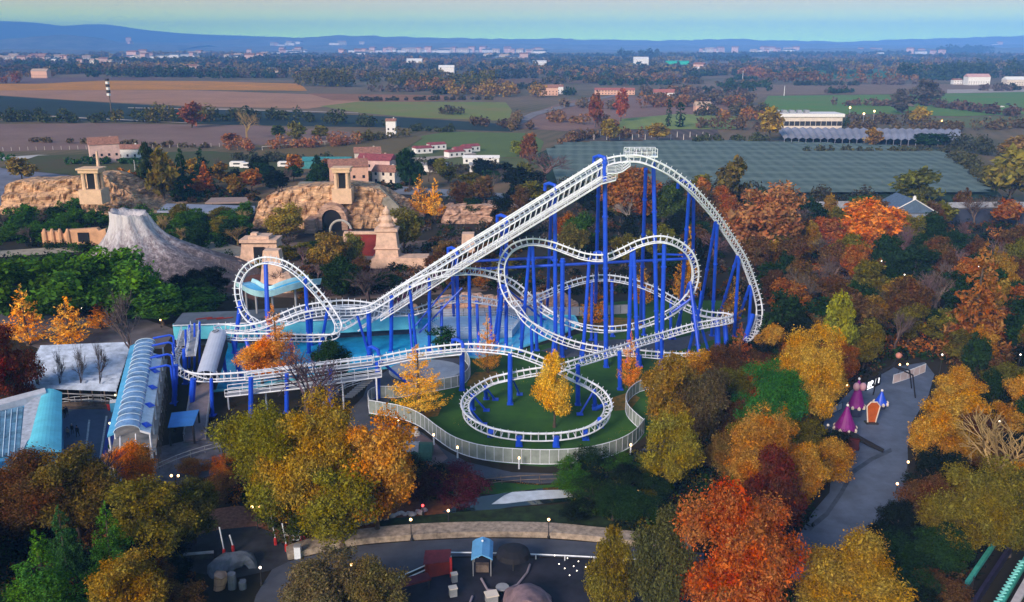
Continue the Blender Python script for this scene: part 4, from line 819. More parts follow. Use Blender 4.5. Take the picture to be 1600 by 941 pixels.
for i in range(44):
    px = R.uniform(500, 1590); py = R.uniform(120, 150); c = R.choice([(.06, .065, .03), (.16, .10, .05), (.30, .13, .04), (.05, .08, .025), (.18, .12, .10)])
    stand([(px, py), (px+R.uniform(25, 110), py+R.uniform(-1.5, 1.5))], R.uniform(6, 11), 14, c, f'low {"dark" if c[0] < .08 else "autumn brown"} hedgerow in the middle of the plain', 600+i)['group'] = 'hedgerows in the middle of the plain, '+('dark' if c[0] < .08 else 'brown')
LAWNP = [(560, 660), (690, 700), (850, 740), (1010, 720), (1060, 690), (1120, 600), (1250, 545), (1200, 480), (900, 470), (560, 480)]
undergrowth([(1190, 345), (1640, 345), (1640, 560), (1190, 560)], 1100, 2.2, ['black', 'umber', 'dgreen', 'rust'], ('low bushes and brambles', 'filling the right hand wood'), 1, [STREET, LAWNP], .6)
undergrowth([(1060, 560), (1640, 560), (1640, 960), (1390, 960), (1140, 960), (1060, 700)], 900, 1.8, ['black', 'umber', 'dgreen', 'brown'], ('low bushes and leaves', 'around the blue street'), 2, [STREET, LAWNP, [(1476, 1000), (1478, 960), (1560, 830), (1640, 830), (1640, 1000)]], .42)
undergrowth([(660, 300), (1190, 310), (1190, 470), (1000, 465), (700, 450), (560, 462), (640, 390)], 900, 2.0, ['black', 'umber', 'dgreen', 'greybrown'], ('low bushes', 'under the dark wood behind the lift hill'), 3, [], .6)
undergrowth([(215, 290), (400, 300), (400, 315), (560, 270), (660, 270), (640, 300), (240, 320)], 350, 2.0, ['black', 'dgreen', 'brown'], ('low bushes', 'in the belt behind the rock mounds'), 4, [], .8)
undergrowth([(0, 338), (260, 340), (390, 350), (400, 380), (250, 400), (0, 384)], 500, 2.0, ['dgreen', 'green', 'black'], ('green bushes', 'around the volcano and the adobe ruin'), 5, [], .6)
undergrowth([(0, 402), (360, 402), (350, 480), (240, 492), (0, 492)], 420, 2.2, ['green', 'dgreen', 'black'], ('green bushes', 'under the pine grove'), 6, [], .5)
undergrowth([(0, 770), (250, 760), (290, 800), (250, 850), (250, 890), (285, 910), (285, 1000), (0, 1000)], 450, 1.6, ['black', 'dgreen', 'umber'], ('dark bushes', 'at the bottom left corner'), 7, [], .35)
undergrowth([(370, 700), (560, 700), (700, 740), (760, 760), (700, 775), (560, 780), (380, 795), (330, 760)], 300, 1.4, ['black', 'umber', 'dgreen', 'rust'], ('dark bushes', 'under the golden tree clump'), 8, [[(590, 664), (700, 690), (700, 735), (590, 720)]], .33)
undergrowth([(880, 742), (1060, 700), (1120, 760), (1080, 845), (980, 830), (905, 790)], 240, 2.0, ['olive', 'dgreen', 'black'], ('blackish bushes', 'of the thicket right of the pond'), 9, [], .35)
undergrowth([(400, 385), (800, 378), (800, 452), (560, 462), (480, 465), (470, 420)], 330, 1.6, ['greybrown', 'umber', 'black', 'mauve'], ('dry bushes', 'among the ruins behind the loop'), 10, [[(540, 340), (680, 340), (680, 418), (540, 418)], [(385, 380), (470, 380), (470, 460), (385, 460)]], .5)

undergrowth([(570, 640), (700, 690), (850, 725), (1000, 690), (1010, 560), (880, 540), (740, 560), (610, 610)], 34, .04, ['amber', 'ochre'], ('fallen golden leaves', 'scattered over the lawn'), 21, [], .17)
undergrowth([(540, 700), (640, 700), (760, 748), (1000, 735), (1000, 760), (700, 765), (560, 720)], 26, .04, ['ochre', 'rust'], ('fallen leaves', 'on the path below the curved fence'), 22, [], .16)
undergrowth([(1245, 850), (1300, 770), (1300, 680), (1400, 580), (1455, 580), (1400, 690), (1395, 800), (1290, 870)], 30, .04, ['ochre', 'rust'], ('fallen leaves', 'on the blue street'), 23, [], .16)
undergrowth([(400, 940), (460, 880), (640, 848), (1000, 860), (1000, 876), (660, 880), (480, 950)], 30, .03, ['ochre', 'rust'], ('fallen leaves', 'on the asphalt road'), 24, [], .13)
undergrowth([(265, 868), (340, 832), (420, 832), (446, 870), (360, 900)], 12, .03, ['rust', 'ochre'], ('fallen leaves', 'in the dark courtyard'), 25, [], .13)
# ================================================================== ground, fields, roads, water
g_far = fieldmat('far farmland', (.24, .155, .095), (.075, .08, .035), 9, 20, .2, .006)
gm = MB(); gm.quad((-16000, -300, -.02), (16000, -300, -.02), (16000, 15000, -.02), (-16000, 15000, -.02)); struct('ground', gm, g_far)
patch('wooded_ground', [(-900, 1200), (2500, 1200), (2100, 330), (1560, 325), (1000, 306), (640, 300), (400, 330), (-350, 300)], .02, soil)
F = [
 ('left brown field', [(-200, 240), (0, 237), (330, 228), (560, 222), (545, 206), (400, 196), (150, 193), (-200, 196)], (0.273, 0.174, 0.142), (0.182, 0.114, 0.095), 4, 80, .3),
 ('teal vineyard', [(-200, 182), (60, 186), (400, 196), (640, 200), (800, 206), (820, 196), (640, 184), (480, 176), (300, 168), (120, 158), (0, 150), (-200, 148)], (0.036, 0.054, 0.047), (0.016, 0.026, 0.027), 5, 75, .6),
 ('pinkish stubble field', [(-200, 147), (0, 149), (120, 157), (300, 166), (480, 170), (580, 158), (500, 148), (300, 141), (-200, 142)], (0.468, 0.240, 0.137), (0.312, 0.168, 0.095), 6, 70, .35),
 ('golden vineyard', [(-100, 142), (300, 140.5), (480, 142), (470, 131), (320, 127), (160, 126), (60, 131), (-100, 131)], (0.676, 0.264, 0.021), (0.338, 0.168, 0.032), 8, 12, .4),
 ('far mauve field', [(-100, 130), (60, 130.5), (160, 125.5), (300, 124), (200, 121), (-100, 121)], (0.195, 0.120, 0.116), (0.130, 0.084, 0.079), 8, 12, .3),
 ('brown stubble strip', [(480, 146), (690, 149), (720, 156), (640, 160), (520, 157)], (0.338, 0.156, 0.079), (0.221, 0.108, 0.053), 6, 12, .3),
 ('bright green meadow', [(500, 166), (560, 159), (790, 160), (800, 172), (795, 189), (650, 184), (560, 176)], (0.143, 0.228, 0.032), (0.260, 0.192, 0.063), 14, 80, .35),
 ('green winter field', [(640, 226), (660, 212), (700, 206), (830, 208), (850, 222), (840, 246), (740, 246), (690, 234)], (0.130, 0.180, 0.047), (0.098, 0.132, 0.037), 5, 80, .3),
 ('mauve ploughed field', [(800, 200), (815, 182), (880, 160), (930, 150), (1100, 150), (1180, 158), (1140, 176), (1000, 185), (940, 200), (900, 206)], (0.286, 0.168, 0.126), (0.182, 0.108, 0.084), 6, 30, .3),
 ('far brown field', [(700, 120), (900, 124), (1040, 122), (1000, 130), (740, 131)], (0.195, 0.108, 0.058), (0.143, 0.078, 0.042), 9, 10, .3),
 ('stake field', [(870, 220), (890, 203), (1120, 202), (1130, 219)], (0.143, 0.096, 0.084), (0.072, 0.060, 0.047), 6, 0, .6),
 ('pale green meadow', [(960, 202), (970, 186), (1060, 178), (1150, 182), (1150, 202)], (0.247, 0.300, 0.074), (0.169, 0.216, 0.053), 12, 0, .3),
 ('right green field', [(1190, 168), (1200, 150), (1380, 148), (1640, 142), (1660, 176), (1500, 182), (1380, 178), (1260, 180)], (0.078, 0.240, 0.032), (0.169, 0.180, 0.042), 9, 86, .45),
 ('brown strip behind green field', [(1170, 149), (1180, 133), (1400, 131), (1640, 133), (1640, 141), (1380, 147)], (0.260, 0.168, 0.105), (0.182, 0.120, 0.074), 7, 86, .4),
 ('dull green strip', [(1440, 186), (1640, 178), (1680, 196), (1500, 200)], (0.156, 0.168, 0.063), (0.117, 0.132, 0.047), 7, 86, .3),
 ('deep green field', [(1200, 124), (1220, 106), (1400, 106), (1440, 122)], (0.039, 0.168, 0.053), (0.039, 0.096, 0.037), 8, 86, .4),
 ('dark terraces', [(1080, 104), (1240, 97), (1450, 99), (1460, 105), (1240, 105)], (0.046, 0.054, 0.042), (0.117, 0.090, 0.063), 20, 86, .5),
 ('grey brown upland', [(1270, 96), (1300, 86), (1500, 86), (1620, 92), (1500, 97)], (0.234, 0.168, 0.126), (0.156, 0.120, 0.089), 20, 86, .4),
 ('tan far field', [(540, 110), (600, 104), (740, 106), (760, 114), (640, 118)], (0.169, 0.120, 0.074), (0.078, 0.072, 0.047), 18, 10, .4),
 ('dark far field', [(780, 112), (900, 104), (1060, 108), (980, 118)], (0.078, 0.072, 0.047), (0.130, 0.090, 0.053), 18, 10, .4),
 ('olive far field', [(330, 116), (400, 108), (520, 112), (500, 122)], (0.098, 0.084, 0.037), (0.143, 0.102, 0.053), 18, 10, .4),
 ('grassy yard', [(0, 262), (60, 243), (330, 236), (480, 250), (420, 285), (220, 285)], (0.065, 0.090, 0.026), (0.091, 0.072, 0.037), 9, 10, .2),
 ('holiday park grass', [(600, 245), (640, 228), (690, 234), (740, 247), (840, 247), (840, 262), (720, 268), (620, 262)], (0.130, 0.144, 0.053), (0.091, 0.108, 0.042), 9, 10, .3),
 ('olive scrubland', [(400, 228), (560, 222), (640, 208), (660, 216), (620, 240), (520, 250), (400, 246)], (0.182, 0.120, 0.047), (0.117, 0.096, 0.042), 5, 40, .5),
]
for i, (nm, px, c, c2, per, ang, amt) in enumerate(F):
    patch('field', px, .06+.012*i, fieldmat(nm, c, c2, per, ang, amt, .02))
# netted orchard: one big tilted sheet of hail net over the rows, held on rows of posts
orch = [(840, 240), (872, 226), (1060, 222), (1230, 224), (1400, 230), (1480, 238), (1530, 268), (1580, 322), (1400, 325), (1180, 322), (1000, 306), (860, 300)]
patch('orchard_grass', orch, .4, fieldmat('orchard grass', (.03, .06, .03), (.02, .035, .02), 6, 8, .6))
O = [G(a, b) for a, b in orch]
netm = fieldmat('hail net', (.07, .105, .095), (.15, .20, .175), 5.5, 4, .4, .12, cross=20)
nm_ = MB(); xs = np.arange(-60, 420, 5.2); ys = np.arange(330, 640, 6)
OP = [(v.x, v.y) for v in O]
idx = {}
for i, x in enumerate(xs):
    for j, y in enumerate(ys):
        if inpoly(x, y, OP) and inpoly(x+5.2, y+6, OP) and inpoly(x+5.2, y, OP) and inpoly(x, y+6, OP):
            f = []
            for a, b in ((0, 0), (1, 0), (1, 1), (0, 1)):
                k = (i+a, j+b)
                if k not in idx: idx[k] = len(nm_.v); nm_.v.append((x+a*5.2, y+b*6, 1.5+.10*((i+a) % 2)+.08*math.sin((i+a)*.7+(j+b)*.9)))
                f.append(idx[k])
            nm_.f.append(tuple(f))
ot = thing('netted_orchard', 'large orchard under teal grey hail netting behind the coaster summit', 'orchard', (150, 450, 0))
part('hail_net', nm_, netm, ot)
pm_ = MB()
for i in range(0, len(xs), 4):
    for j in range(0, len(ys), 4):
        if (i, j) in idx: pm_.tube([(xs[i], ys[j], 0), (xs[i], ys[j], 1.9)], .12, 4)
part('net_posts', pm_, timber, ot)['kind'] = 'stuff'
# pale netted strip behind the orchard
g1, g2, g3, g4 = G(1225, 226), G(1500, 229), G(1500, 211), G(1212, 208)
sm = MB(); n = 24
for k in range(n):
    a = g1.lerp(g2, k/n); b = g1.lerp(g2, (k+1)/n); c = g4.lerp(g3, (k+1)/n); d = g4.lerp(g3, k/n); m1 = (a+b)/2; m2 = (c+d)/2
    sm.add([(a.x, a.y, 3), (m1.x, m1.y, 4), (m2.x, m2.y, 4), (d.x, d.y, 3), (b.x, b.y, 3), (c.x, c.y, 3)], [(0, 1, 2, 3), (1, 4, 5, 2)])
    sm.tube([(a.x, a.y, 0), (a.x, a.y, 3)], .15, 4)
single('net_tunnel', sm, lilacgrey, 'pale lilac grey netted growing tunnels behind the orchard', 'growing tunnels')
# lawn, litter under the golden trees, pool, plaza discs, paths
patch('lawn', [(570, 620), (560, 648), (620, 652), (658, 662), (690, 688), (722, 708), (768, 722), (850, 730), (930, 722), (980, 704), (1010, 680), (1040, 640), (1120, 600), (1190, 560), (1200, 520), (1130, 470), (1000, 468), (900, 478), (910, 520), (850, 538), (770, 556), (740, 552), (600, 600)], .05, lawnm)
patch('golden_leaf_litter', [(735, 590), (742, 582), (775, 580), (785, 588), (765, 598), (742, 604), (728, 604)], .07, leaflitter)
patch('golden_leaf_litter', [(612, 640), (640, 632), (690, 636), (684, 650), (650, 656), (620, 648)], .07, leaflitter)
patch('golden_leaf_litter', [(955, 622), (985, 612), (1000, 622), (985, 640), (960, 642)], .07, leaflitter)
patch('golden_leaf_litter', [(900, 500), (960, 496), (1010, 500), (1000, 512), (930, 514)], .07, leaflitter)
patch('path', [(845, 548), (870, 540), (960, 530), (1040, 532), (1100, 520), (1180, 490), (1240, 520), (1235, 545), (1180, 560), (1200, 540), (1150, 520), (1060, 548), (960, 550), (880, 560)], .065, asphalt)
poolpx = [(330, 612), (335, 545), (400, 520), (520, 506), (640, 500), (800, 492), (898, 494), (905, 510), (870, 525), (800, 548), (745, 560), (700, 552), (660, 565), (600, 576), (500, 585), (400, 605)]
patch('pool', poolpx, .10, poolm)
mb = MB(); P_ = [G(*p, .10) for p in poolpx]
mb.tube(P_+[P_[0]], .28, 6); struct('pool_edge', mb, cyanm)
dk = MB(); dp = [G(*p) for p in ((688, 532), (800, 528), (812, 512), (790, 504), (690, 506), (672, 518))]; dk.prism(dp, .11, 1.5); dk2 = MB()
dt = thing('pool_deck', 'pale blue raised deck block standing in the blue pool', 'deck', dp[0]); part('deck', dk, paleblue, dt)
for a, b in zip(dp, dp[1:]+dp[:1]):
    for h in (1.9, 2.4): dk2.tube([a+Vector((0, 0, h)), b+Vector((0, 0, h))], .05, 4)
    for k in range(6): c = a.lerp(b, k/6); dk2.tube([c+Vector((0, 0, 1.5)), c+Vector((0, 0, 2.4))], .05, 4)
part('railing', dk2, white, dt)
patch('plaza', [(560, 640), (575, 600), (610, 575), (680, 560), (720, 560), (736, 575), (735, 592), (715, 605), (650, 618), (610, 625), (590, 645)], .08, asphalt)
c0 = G(665, 581); rr = abs(G(722, 581).x-c0.x)
ds = MB().lathe([(rr*.72, 0), (rr, 0), (rr, .35), (rr*.98, .4), (.01, .42)], (c0.x, c0.y, .05), 40, .8)
single('round_stage', ds, mat('pale grey blue floor', (.30, .36, .44), .7, .15, .5), 'round pale grey blue stage behind the pointed golden tree', 'stage')
patch('path', [(540, 690), (548, 640), (575, 612), (600, 600), (590, 640), (575, 650), (620, 662), (660, 676), (690, 700), (730, 722), (800, 738), (870, 740), (940, 730), (990, 712), (1020, 690), (1060, 660), (1050, 690), (1000, 735), (930, 752), (840, 756), (760, 748), (700, 726), (660, 712), (600, 700)], .055, asphalt)
patch('mauve_yard', [(590, 668), (640, 668), (680, 692), (700, 716), (680, 730), (630, 712), (585, 700)], .09, mat('mauve paving', (.19, .13, .13), .9, .25, .5))
patch('grass_bank', [(700, 745), (760, 752), (840, 758), (930, 756), (1000, 740), (1010, 760), (900, 772), (700, 772)], .075, lawnm)
patch('leaf_bank', [(290, 800), (420, 790), (560, 760), (700, 765), (760, 790), (650, 812), (520, 838), (430, 850), (330, 845)], .03, litter)
patch('reddish_earth_bank', [(275, 838), (290, 812), (330, 796), (372, 790), (405, 795), (412, 822), (380, 832), (330, 836)], .05, mat('reddish gravel', (.36, .15, .09), .95, .35, 2.5, bump=.08))
watm = mat('dark still water', (.006, .012, .012), .03, .1, .2, spec=.9)
patch('stream', [(690, 800), (750, 776), (820, 766), (905, 757), (1020, 752), (1120, 740), (1120, 756), (1000, 772), (900, 783), (800, 792), (720, 806)], .12, watm)
patch('painted_pond_glare', [(768, 788), (788, 774), (800, 769), (850, 766), (892, 765), (895, 777), (840, 781), (790, 787)], .13, mat('pale painted water glare', (.55, .62, .70), .25, .15, .8, spec=.6))  # white sky glare on the pond, painted as a pale patch of colour
patch('hedge_bank', [(590, 812), (720, 800), (900, 786), (1000, 775), (1030, 800), (990, 835), (900, 826), (700, 822), (600, 835)], .14, mat('dark bank grass', (.016, .035, .010), .95, .5, .8, bump=.1))
# sandy curved promenade wall and the road below it
def ribbon(name, top, bot, z0, z1, m, kerb=False):
    a = [G(*p) for p in smoothpoly(top, 5)]; b = [G(*p) for p in smoothpoly(bot, 5)]; mb = MB()
    mb.loft([[(p.x, p.y, z0), (p.x, p.y, z1), (q.x, q.y, z1), (q.x, q.y, z0)] for p, q in zip(a, b)]); return mb
sw = ribbon('promenade', [(447, 862), (500, 846), (560, 836), (640, 828), (740, 824), (850, 825), (930, 832), (1000, 840), (1080, 846)], [(450, 876), (500, 864), (560, 852), (640, 845), (740, 840), (850, 841), (930, 847), (1000, 855), (1080, 862)], 0, .75, sandm)
single('stone_embankment', sw, sandm, 'curving sandy stone embankment above the asphalt road at the bottom', 'embankment')
patch('road', [(380, 1000), (400, 930), (425, 890), (452, 877), (500, 865), (560, 853), (640, 846), (740, 841), (850, 842), (930, 848), (1000, 856), (1100, 864), (1100, 885), (1000, 876), (900, 872), (800, 868), (700, 870), (660, 884), (620, 900), (540, 922), (470, 960)], .11, asphalt)
patch('courtyard', [(262, 872), (290, 840), (340, 828), (400, 822), (425, 832), (446, 856), (452, 877), (420, 892), (360, 905), (280, 890)], .085, asphalt2)
patch('street', [(1230, 900), (1240, 850), (1270, 800), (1296, 770), (1300, 730), (1280, 690), (1290, 650), (1330, 610), (1390, 575), (1445, 566), (1460, 585), (1450, 620), (1425, 660), (1418, 700), (1420, 760), (1405, 820), (1350, 850), (1300, 860), (1270, 920)], .09, mat('blue grey paving', (.13, .17, .26), .75, .35, .3, detail=12, c2=(.07, .09, .135)))
patch('street_gutter', [(1262, 822), (1290, 800), (1312, 768), (1330, 735), (1360, 715), (1392, 700), (1394, 706), (1364, 720), (1335, 740), (1316, 774), (1294, 806), (1266, 830)], .10, mat('dark paving joint', (.06, .08, .12), .8, .2))
patch('blue_plaza', [(90, 740), (95, 632), (120, 624), (180, 626), (193, 650), (196, 700), (182, 760)], .09, mat('blue grey plaza', (.09, .12, .19), .8, .2, .2))
patch('blue_paint', [(170, 655), (190, 650), (194, 690), (176, 716), (160, 712)], .105, mat('deep blue floor paint', (.03, .06, .36), .7, .2, .5))
for a in ([(138, 656), (141, 656), (136, 700), (133, 700)], [(165, 650), (168, 650), (158, 715), (155, 715)]): patch('floor_line', a, .11, mat('faded white line', (.5, .52, .55), .8, .3, 3))
patch('dirt_yard', [(0, 520), (0, 490), (230, 500), (275, 515), (255, 545), (60, 545)], .05, mat('grey yard', (.14, .13, .15), .9, .3, .2))
patch('path', [(0, 392), (60, 388), (160, 378), (345, 378), (400, 392), (370, 402), (300, 392), (170, 390), (60, 398), (0, 402)], .06, mat('pale gravel', (.36, .31, .24), .95, .2, .4))
patch('ruin_ground', [(345, 385), (480, 378), (720, 375), (800, 400), (760, 455), (560, 468), (330, 462)], .05, mat('dry brown ground', (.16, .11, .09), .95, .4, .15))
patch('brown_bank', [(350, 455), (360, 425), (395, 418), (420, 440), (400, 470)], .07, mat('dark maroon earth', (.17, .07, .05), .95, .3, .3))
patch('wooden_yard', [(190, 760), (240, 700), (330, 680), (370, 700), (340, 740), (240, 770)], .06, mat('grey decking', (.14, .13, .15), .9, .35, .6))
patch('ride_yard', [(560, 1000), (640, 905), (700, 872), (860, 872), (1000, 880), (1100, 890), (1080, 1000)], .10, mat('dark ride yard', (.022, .022, .035), .8, .4, .3))
patch('far_road', [(590, 300), (620, 291), (700, 296), (800, 303), (880, 306), (880, 313), (800, 312), (700, 307), (620, 303)], .07, mat('grey blue road', (.20, .22, .27), .85, .15, .1))
patch('farm_road', [(590, 240), (610, 215), (640, 212), (625, 235), (615, 250)], .3, mat('farm track', (.22, .19, .19), .9, .2, .1))
patch('farm_road', [(800, 190), (830, 176), (900, 160), (960, 148), (966, 149), (905, 163), (840, 180), (812, 196)], .42, mat('farm track', (.3, .22, .19), .9, .2, .1))
for px in ([(-100, 178), (60, 180), (300, 192), (300, 193), (60, 182), (-100, 180)], [(200, 168), (360, 170), (560, 176), (560, 177), (360, 172), (200, 169)], [(640, 247), (700, 243), (740, 238), (745, 241), (700, 248), (650, 251)], [(1480, 140), (1640, 138), (1640, 143), (1480, 146)]): patch('farm_road', px, .45, mat('pale track', (.42, .34, .28), .9, .2, .1))
patch('left_roof_yard', [(-200, 330), (-200, 266), (0, 262), (40, 268), (200, 268), (220, 282), (20, 330)], .08, mat('grey blue hard standing', (.17, .18, .24), .9, .2, .1))
patch('pale_lane', [(-100, 250), (0, 246), (60, 242), (130, 244), (130, 247), (0, 251), (-100, 256)], .1, mat('pale lane', (.5, .47, .45), .9, .2, .1))
# ---------------------------------------------------------------- distant relief
def ridge(name, prof, Y, depth, m, seed, amp, back=1.0):
    pr = smoothpoly(prof, 10); mb = MB(); n = len(pr); rows = 9; rng = random.Random(seed)
    for r in range(rows):
        f = r/(rows-1); 
        for i, (px, py) in enumerate(pr):
            top = A(px, py, Y); f2 = math.sin(f*math.pi/2) if back else f
            yy = Y-depth*(1-f); z = max(0, top.z*f2*(1+.0)) + (amp*mnoise.noise(Vector((top.x*.004, f*3, seed)))*math.sin(f*math.pi) if 0 < f < 1 else 0)
            mb.v.append((top.x*(yy/Y if False else 1), yy, z if r else -5))
    for i, (px, py) in enumerate(pr): t_ = A(px, py, Y); mb.v.append((t_.x, Y+depth*.6, -5))
    for r in range(rows):
        for i in range(n-1): mb.f.append((r*n+i, r*n+i+1, (r+1)*n+i+1, (r+1)*n+i))
    return struct(name, mb, m, True)
hm = mat('wooded hillside', (.22, .21, .19), .95, .5, .006, c2=(.05, .06, .05), detail=14)
ridge('mountains', [(-400, 60), (-120, 30), (0, 33), (50, 35), (110, 41), (160, 38), (230, 47), (300, 53), (380, 56), (460, 59), (600, 66), (700, 70)], 12800, 2500, mat('mountain slope', (.05, .06, .05), .95, .4, .001, detail=10), 3, 30)
R = random.Random(8)
def jag(pts, a, sub=6):
    out = []
    for (x0, y0), (x1, y1) in zip(pts[:-1], pts[1:]):
        for k in range(sub): t_ = k/sub; out.append((x0+(x1-x0)*t_, y0+(y1-y0)*t_+R.uniform(-a, a)))
    return out+[pts[-1]]
ridge('hills', jag([(-500, 62), (300, 66), (360, 63), (420, 59), (470, 60), (530, 55), (600, 57), (700, 59), (780, 61), (870, 60), (900, 62), (980, 63), (1060, 63), (1100, 62), (1160, 61), (1190, 64), (1240, 63), (1300, 66), (1400, 62), (1440, 61), (1500, 60), (1540, 58), (1600, 56), (2100, 60)], 1.0), 10000, 1500, hm, 5, 20)
ridge('hills', jag([(-600, 72), (0, 63), (40, 60), (75, 56), (105, 54), (135, 57), (160, 60), (185, 66), (240, 70), (330, 71)], .8), 8300, 900, hm, 6, 12)
ridge('hills', jag([(330, 74), (600, 69), (700, 67), (840, 69), (1000, 71), (1200, 70), (1290, 68), (1330, 71), (1500, 70), (1700, 68), (2200, 72)], .8), 8000, 700, hm, 7, 10)

ridge('hills', jag([(500, 79), (560, 76), (640, 74.5), (720, 74), (800, 75.5), (900, 77), (1000, 79)], .9), 6400, 500, hm, 9, 8)
ridge('hills', jag([(1160, 80), (1230, 77), (1330, 75), (1430, 76), (1500, 74), (1640, 75), (1800, 80)], .9), 6000, 500, hm, 10, 8)
ridge('hills', jag([(-200, 82), (-60, 78), (40, 77), (140, 78.5), (260, 82)], .3), 5600, 400, hm, 11, 6)
# ================================================================== houses of the plain
def house_proto(name, w, d, h, roofh, wm, rm, loc, label, group, win=True, cat='house'):
    t = thing(name, label, cat, loc, group); x, y, z = loc
    b = MB().box((x, y, z+h/2), (w, d, h)); wl = part('wall', b, wm, t)
    r = MB(); a = w/2+.35; c = d/2+.35
    r.add([(x-a, y-c, z+h), (x+a, y-c, z+h), (x+a, y+c, z+h), (x-a, y+c, z+h), (x-a, y, z+h+roofh), (x+a, y, z+h+roofh)], [(0, 1, 5, 4), (2, 3, 4, 5), (1, 2, 5), (3, 0, 4), (3, 2, 1, 0)])
    rf = part('roof', r, rm, t); KIDS[t.name] = [wl, rf]
    if win:
        n = max(2, int(w/3.2)); fl = 2 if h > 4.5 else 1
        for k in range(n):
            for f in range(fl):
                wx = x-w/2+(k+.5)*w/n; wz = z+1.4+f*2.8
                q = part('window', MB().box((wx, y-d/2-.02, wz), (1.0, .08, 1.2)), darkm, t); KIDS[t.name].append(q)
        q = part('chimney', MB().box((x+w*.25, y+.4, z+h+roofh*.8), (.7, .7, 1.6)), wm, rf); KIDS[rf.name] = [q]
    return t
hw = [house_proto('house', 11, 9, 5.6, 2.2, wallm, mat('buff roof', (.5, .36, .27), .9, .2), tuple(G(432, 118)), 'white house with a tiled roof in the distant villages', 'white houses of the distant villages'),
      house_proto('house', 16, 9, 4.2, 1.8, mat('white plaster', (.8, .78, .76), .8, .06), greyroof, tuple(G(300, 92)), 'white house with a tiled roof in the distant villages', 'white houses of the distant villages', False),
      house_proto('house', 9, 9, 8, 2.0, pinkwall, tileroof, tuple(G(200, 92)), 'white house with a tiled roof in the distant villages', 'white houses of the distant villages', False)]
for o in hw: o['label'] = 'small pale house in the distant villages'; o['group'] = 'pale houses of the distant villages'
R = random.Random(21)
cl = [(20, 92, 60, 4, 13), (90, 93, 45, 3, 10), (170, 98, 50, 2, 8), (235, 88, 50, 3, 12), (300, 84, 40, 2, 6), (290, 113, 35, 2, 7), (385, 90, 40, 3, 10), (440, 81, 50, 2, 8), (560, 82, 45, 3, 10), (610, 77, 40, 2, 12), (660, 75, 50, 2, 16), (705, 74, 18, 2.5, 12), (730, 78, 30, 2, 8),
      (830, 80, 50, 2.5, 12), (790, 90, 40, 3, 7), (1120, 76, 35, 2, 8), (1200, 78, 25, 2.5, 16), (1240, 77, 25, 2, 9), (1330, 74, 80, 3, 6), (1450, 80, 60, 3, 6), (1090, 111, 10, 1, 2), (120, 68, 90, 3, 8), (480, 70, 120, 3, 12), (1560, 72, 60, 3, 6)]
for cx, cy, sx_, sy, n in cl:
    for k in range(int(n*1.25)):
        px = R.gauss(cx, sx_*.5); py = cy+R.gauss(0, sy*.5)
        if py < 71.5:
            a = A(px, py, 7900 if px > 330 else 8100); loc = (a.x, a.y, a.z-6)   # on the hill slope
            py = 70
        else:
            py = max(py, 79); loc = tuple(G(px, py+3))
        s = R.uniform(1.2, 2.2)*(1+max(0, (95-py))*.05)
        if loc[2] > 150: continue
        copytree(R.choice(hw), loc, R.uniform(-.6, .6), (s*1.2, s, s))
# single houses one can tell apart
def H1(px, py, w, h, d, rh, wm, rm, label, name='house', rz=0, win=True, cat='house'):
    t = house_proto(name, w, d, h, rh, wm, rm, tuple(G(px, py)), label, None, win, cat); t.rotation_euler[2] = rz; return t
wp = mat('white plaster', (.8, .78, .76), .8, .06)
H1(165, 254, 13, 9, 10, 3.2, pinkwall, tileroof, 'pink villa with a terracotta roof behind the left rock mound', 'villa', .5)
H1(205, 246, 11, 4.5, 8, 2, wp, tileroof, 'low white outbuilding right of the pink villa')
H1(545, 290, 15, 8, 11, 2.8, mat('salmon plaster', (.72, .42, .30), .85, .1), tileroof, 'large salmon farmhouse behind the central rock mound', 'farmhouse', .25)
H1(590, 272, 15, 6.5, 10, 2.4, pinkwall, maroon, 'pink farm wing with a dark red roof beside the dark evergreen', 'farmhouse', -.2)
H1(606, 286, 10, 5, 8, 2.4, wallm, tileroof, 'small pinkish cottage in front of the farm wing', rz=-.3)
H1(575, 258, 12, 6, 8, 2.5, wallm, tileroof, 'cream house at the back of the farm group', rz=.2)
H1(612, 212, 6, 9, 6, 1.5, wp, tileroof, 'narrow white tower house beside the farm track')
H1(232, 120, 1, 1, 1, 1, wp, tileroof, 'x') if False else None
H1(65, 122, 26, 11, 14, 4, mat('salmon plaster', (.72, .42, .30), .85, .1), mat('buff roof', (.5, .36, .27), .9, .2), 'salmon barn beyond the orange field at the left', 'barn')
H1(648, 104, 38, 14, 20, 5, wp, wp, 'white country house left of centre on the plain')
H1(698, 117, 28, 13, 16, 4, wp, wp, 'white country house with two storeys above the green copse')
H1(843, 102, 36, 9, 20, 3, wp, wp, 'long low white house right of centre on the plain')
H1(1001, 102, 38, 16, 20, 5, wp, wp, 'white house in front of the dark wooded knoll')
H1(856, 149, 22, 8, 10, 3.5, mat('salmon plaster', (.72, .42, .30), .85, .1), tileroof, 'salmon farmhouse left of the white barn on the plain', 'farmhouse')
H1(870, 147, 14, 8, 9, 2.5, wp, tileroof, 'white barn right of the salmon farmhouse on the plain', 'barn')
H1(960, 148, 44, 5, 10, 2.5, mat('salmon plaster', (.72, .42, .30), .85, .1), mat('brick red tiles', (.38, .13, .10), .9, .2), 'long red roofed stable on the plain', 'stable')
H1(1037, 154, 22, 6, 10, 3.5, wp, mat('brick red tiles', (.38, .13, .10), .9, .2), 'white cottage with a red roof right of the long stable')
H1(1097, 174, 13, 4.5, 10, 3.5, mat('salmon plaster', (.72, .42, .30), .85, .1), mat('buff roof', (.5, .36, .27), .9, .2), 'salmon cottage with a pointed gable near the two cypresses')
H1(1092, 114, 24, 8, 12, 3, wp, wp, 'white house above the brown plateau right of centre')
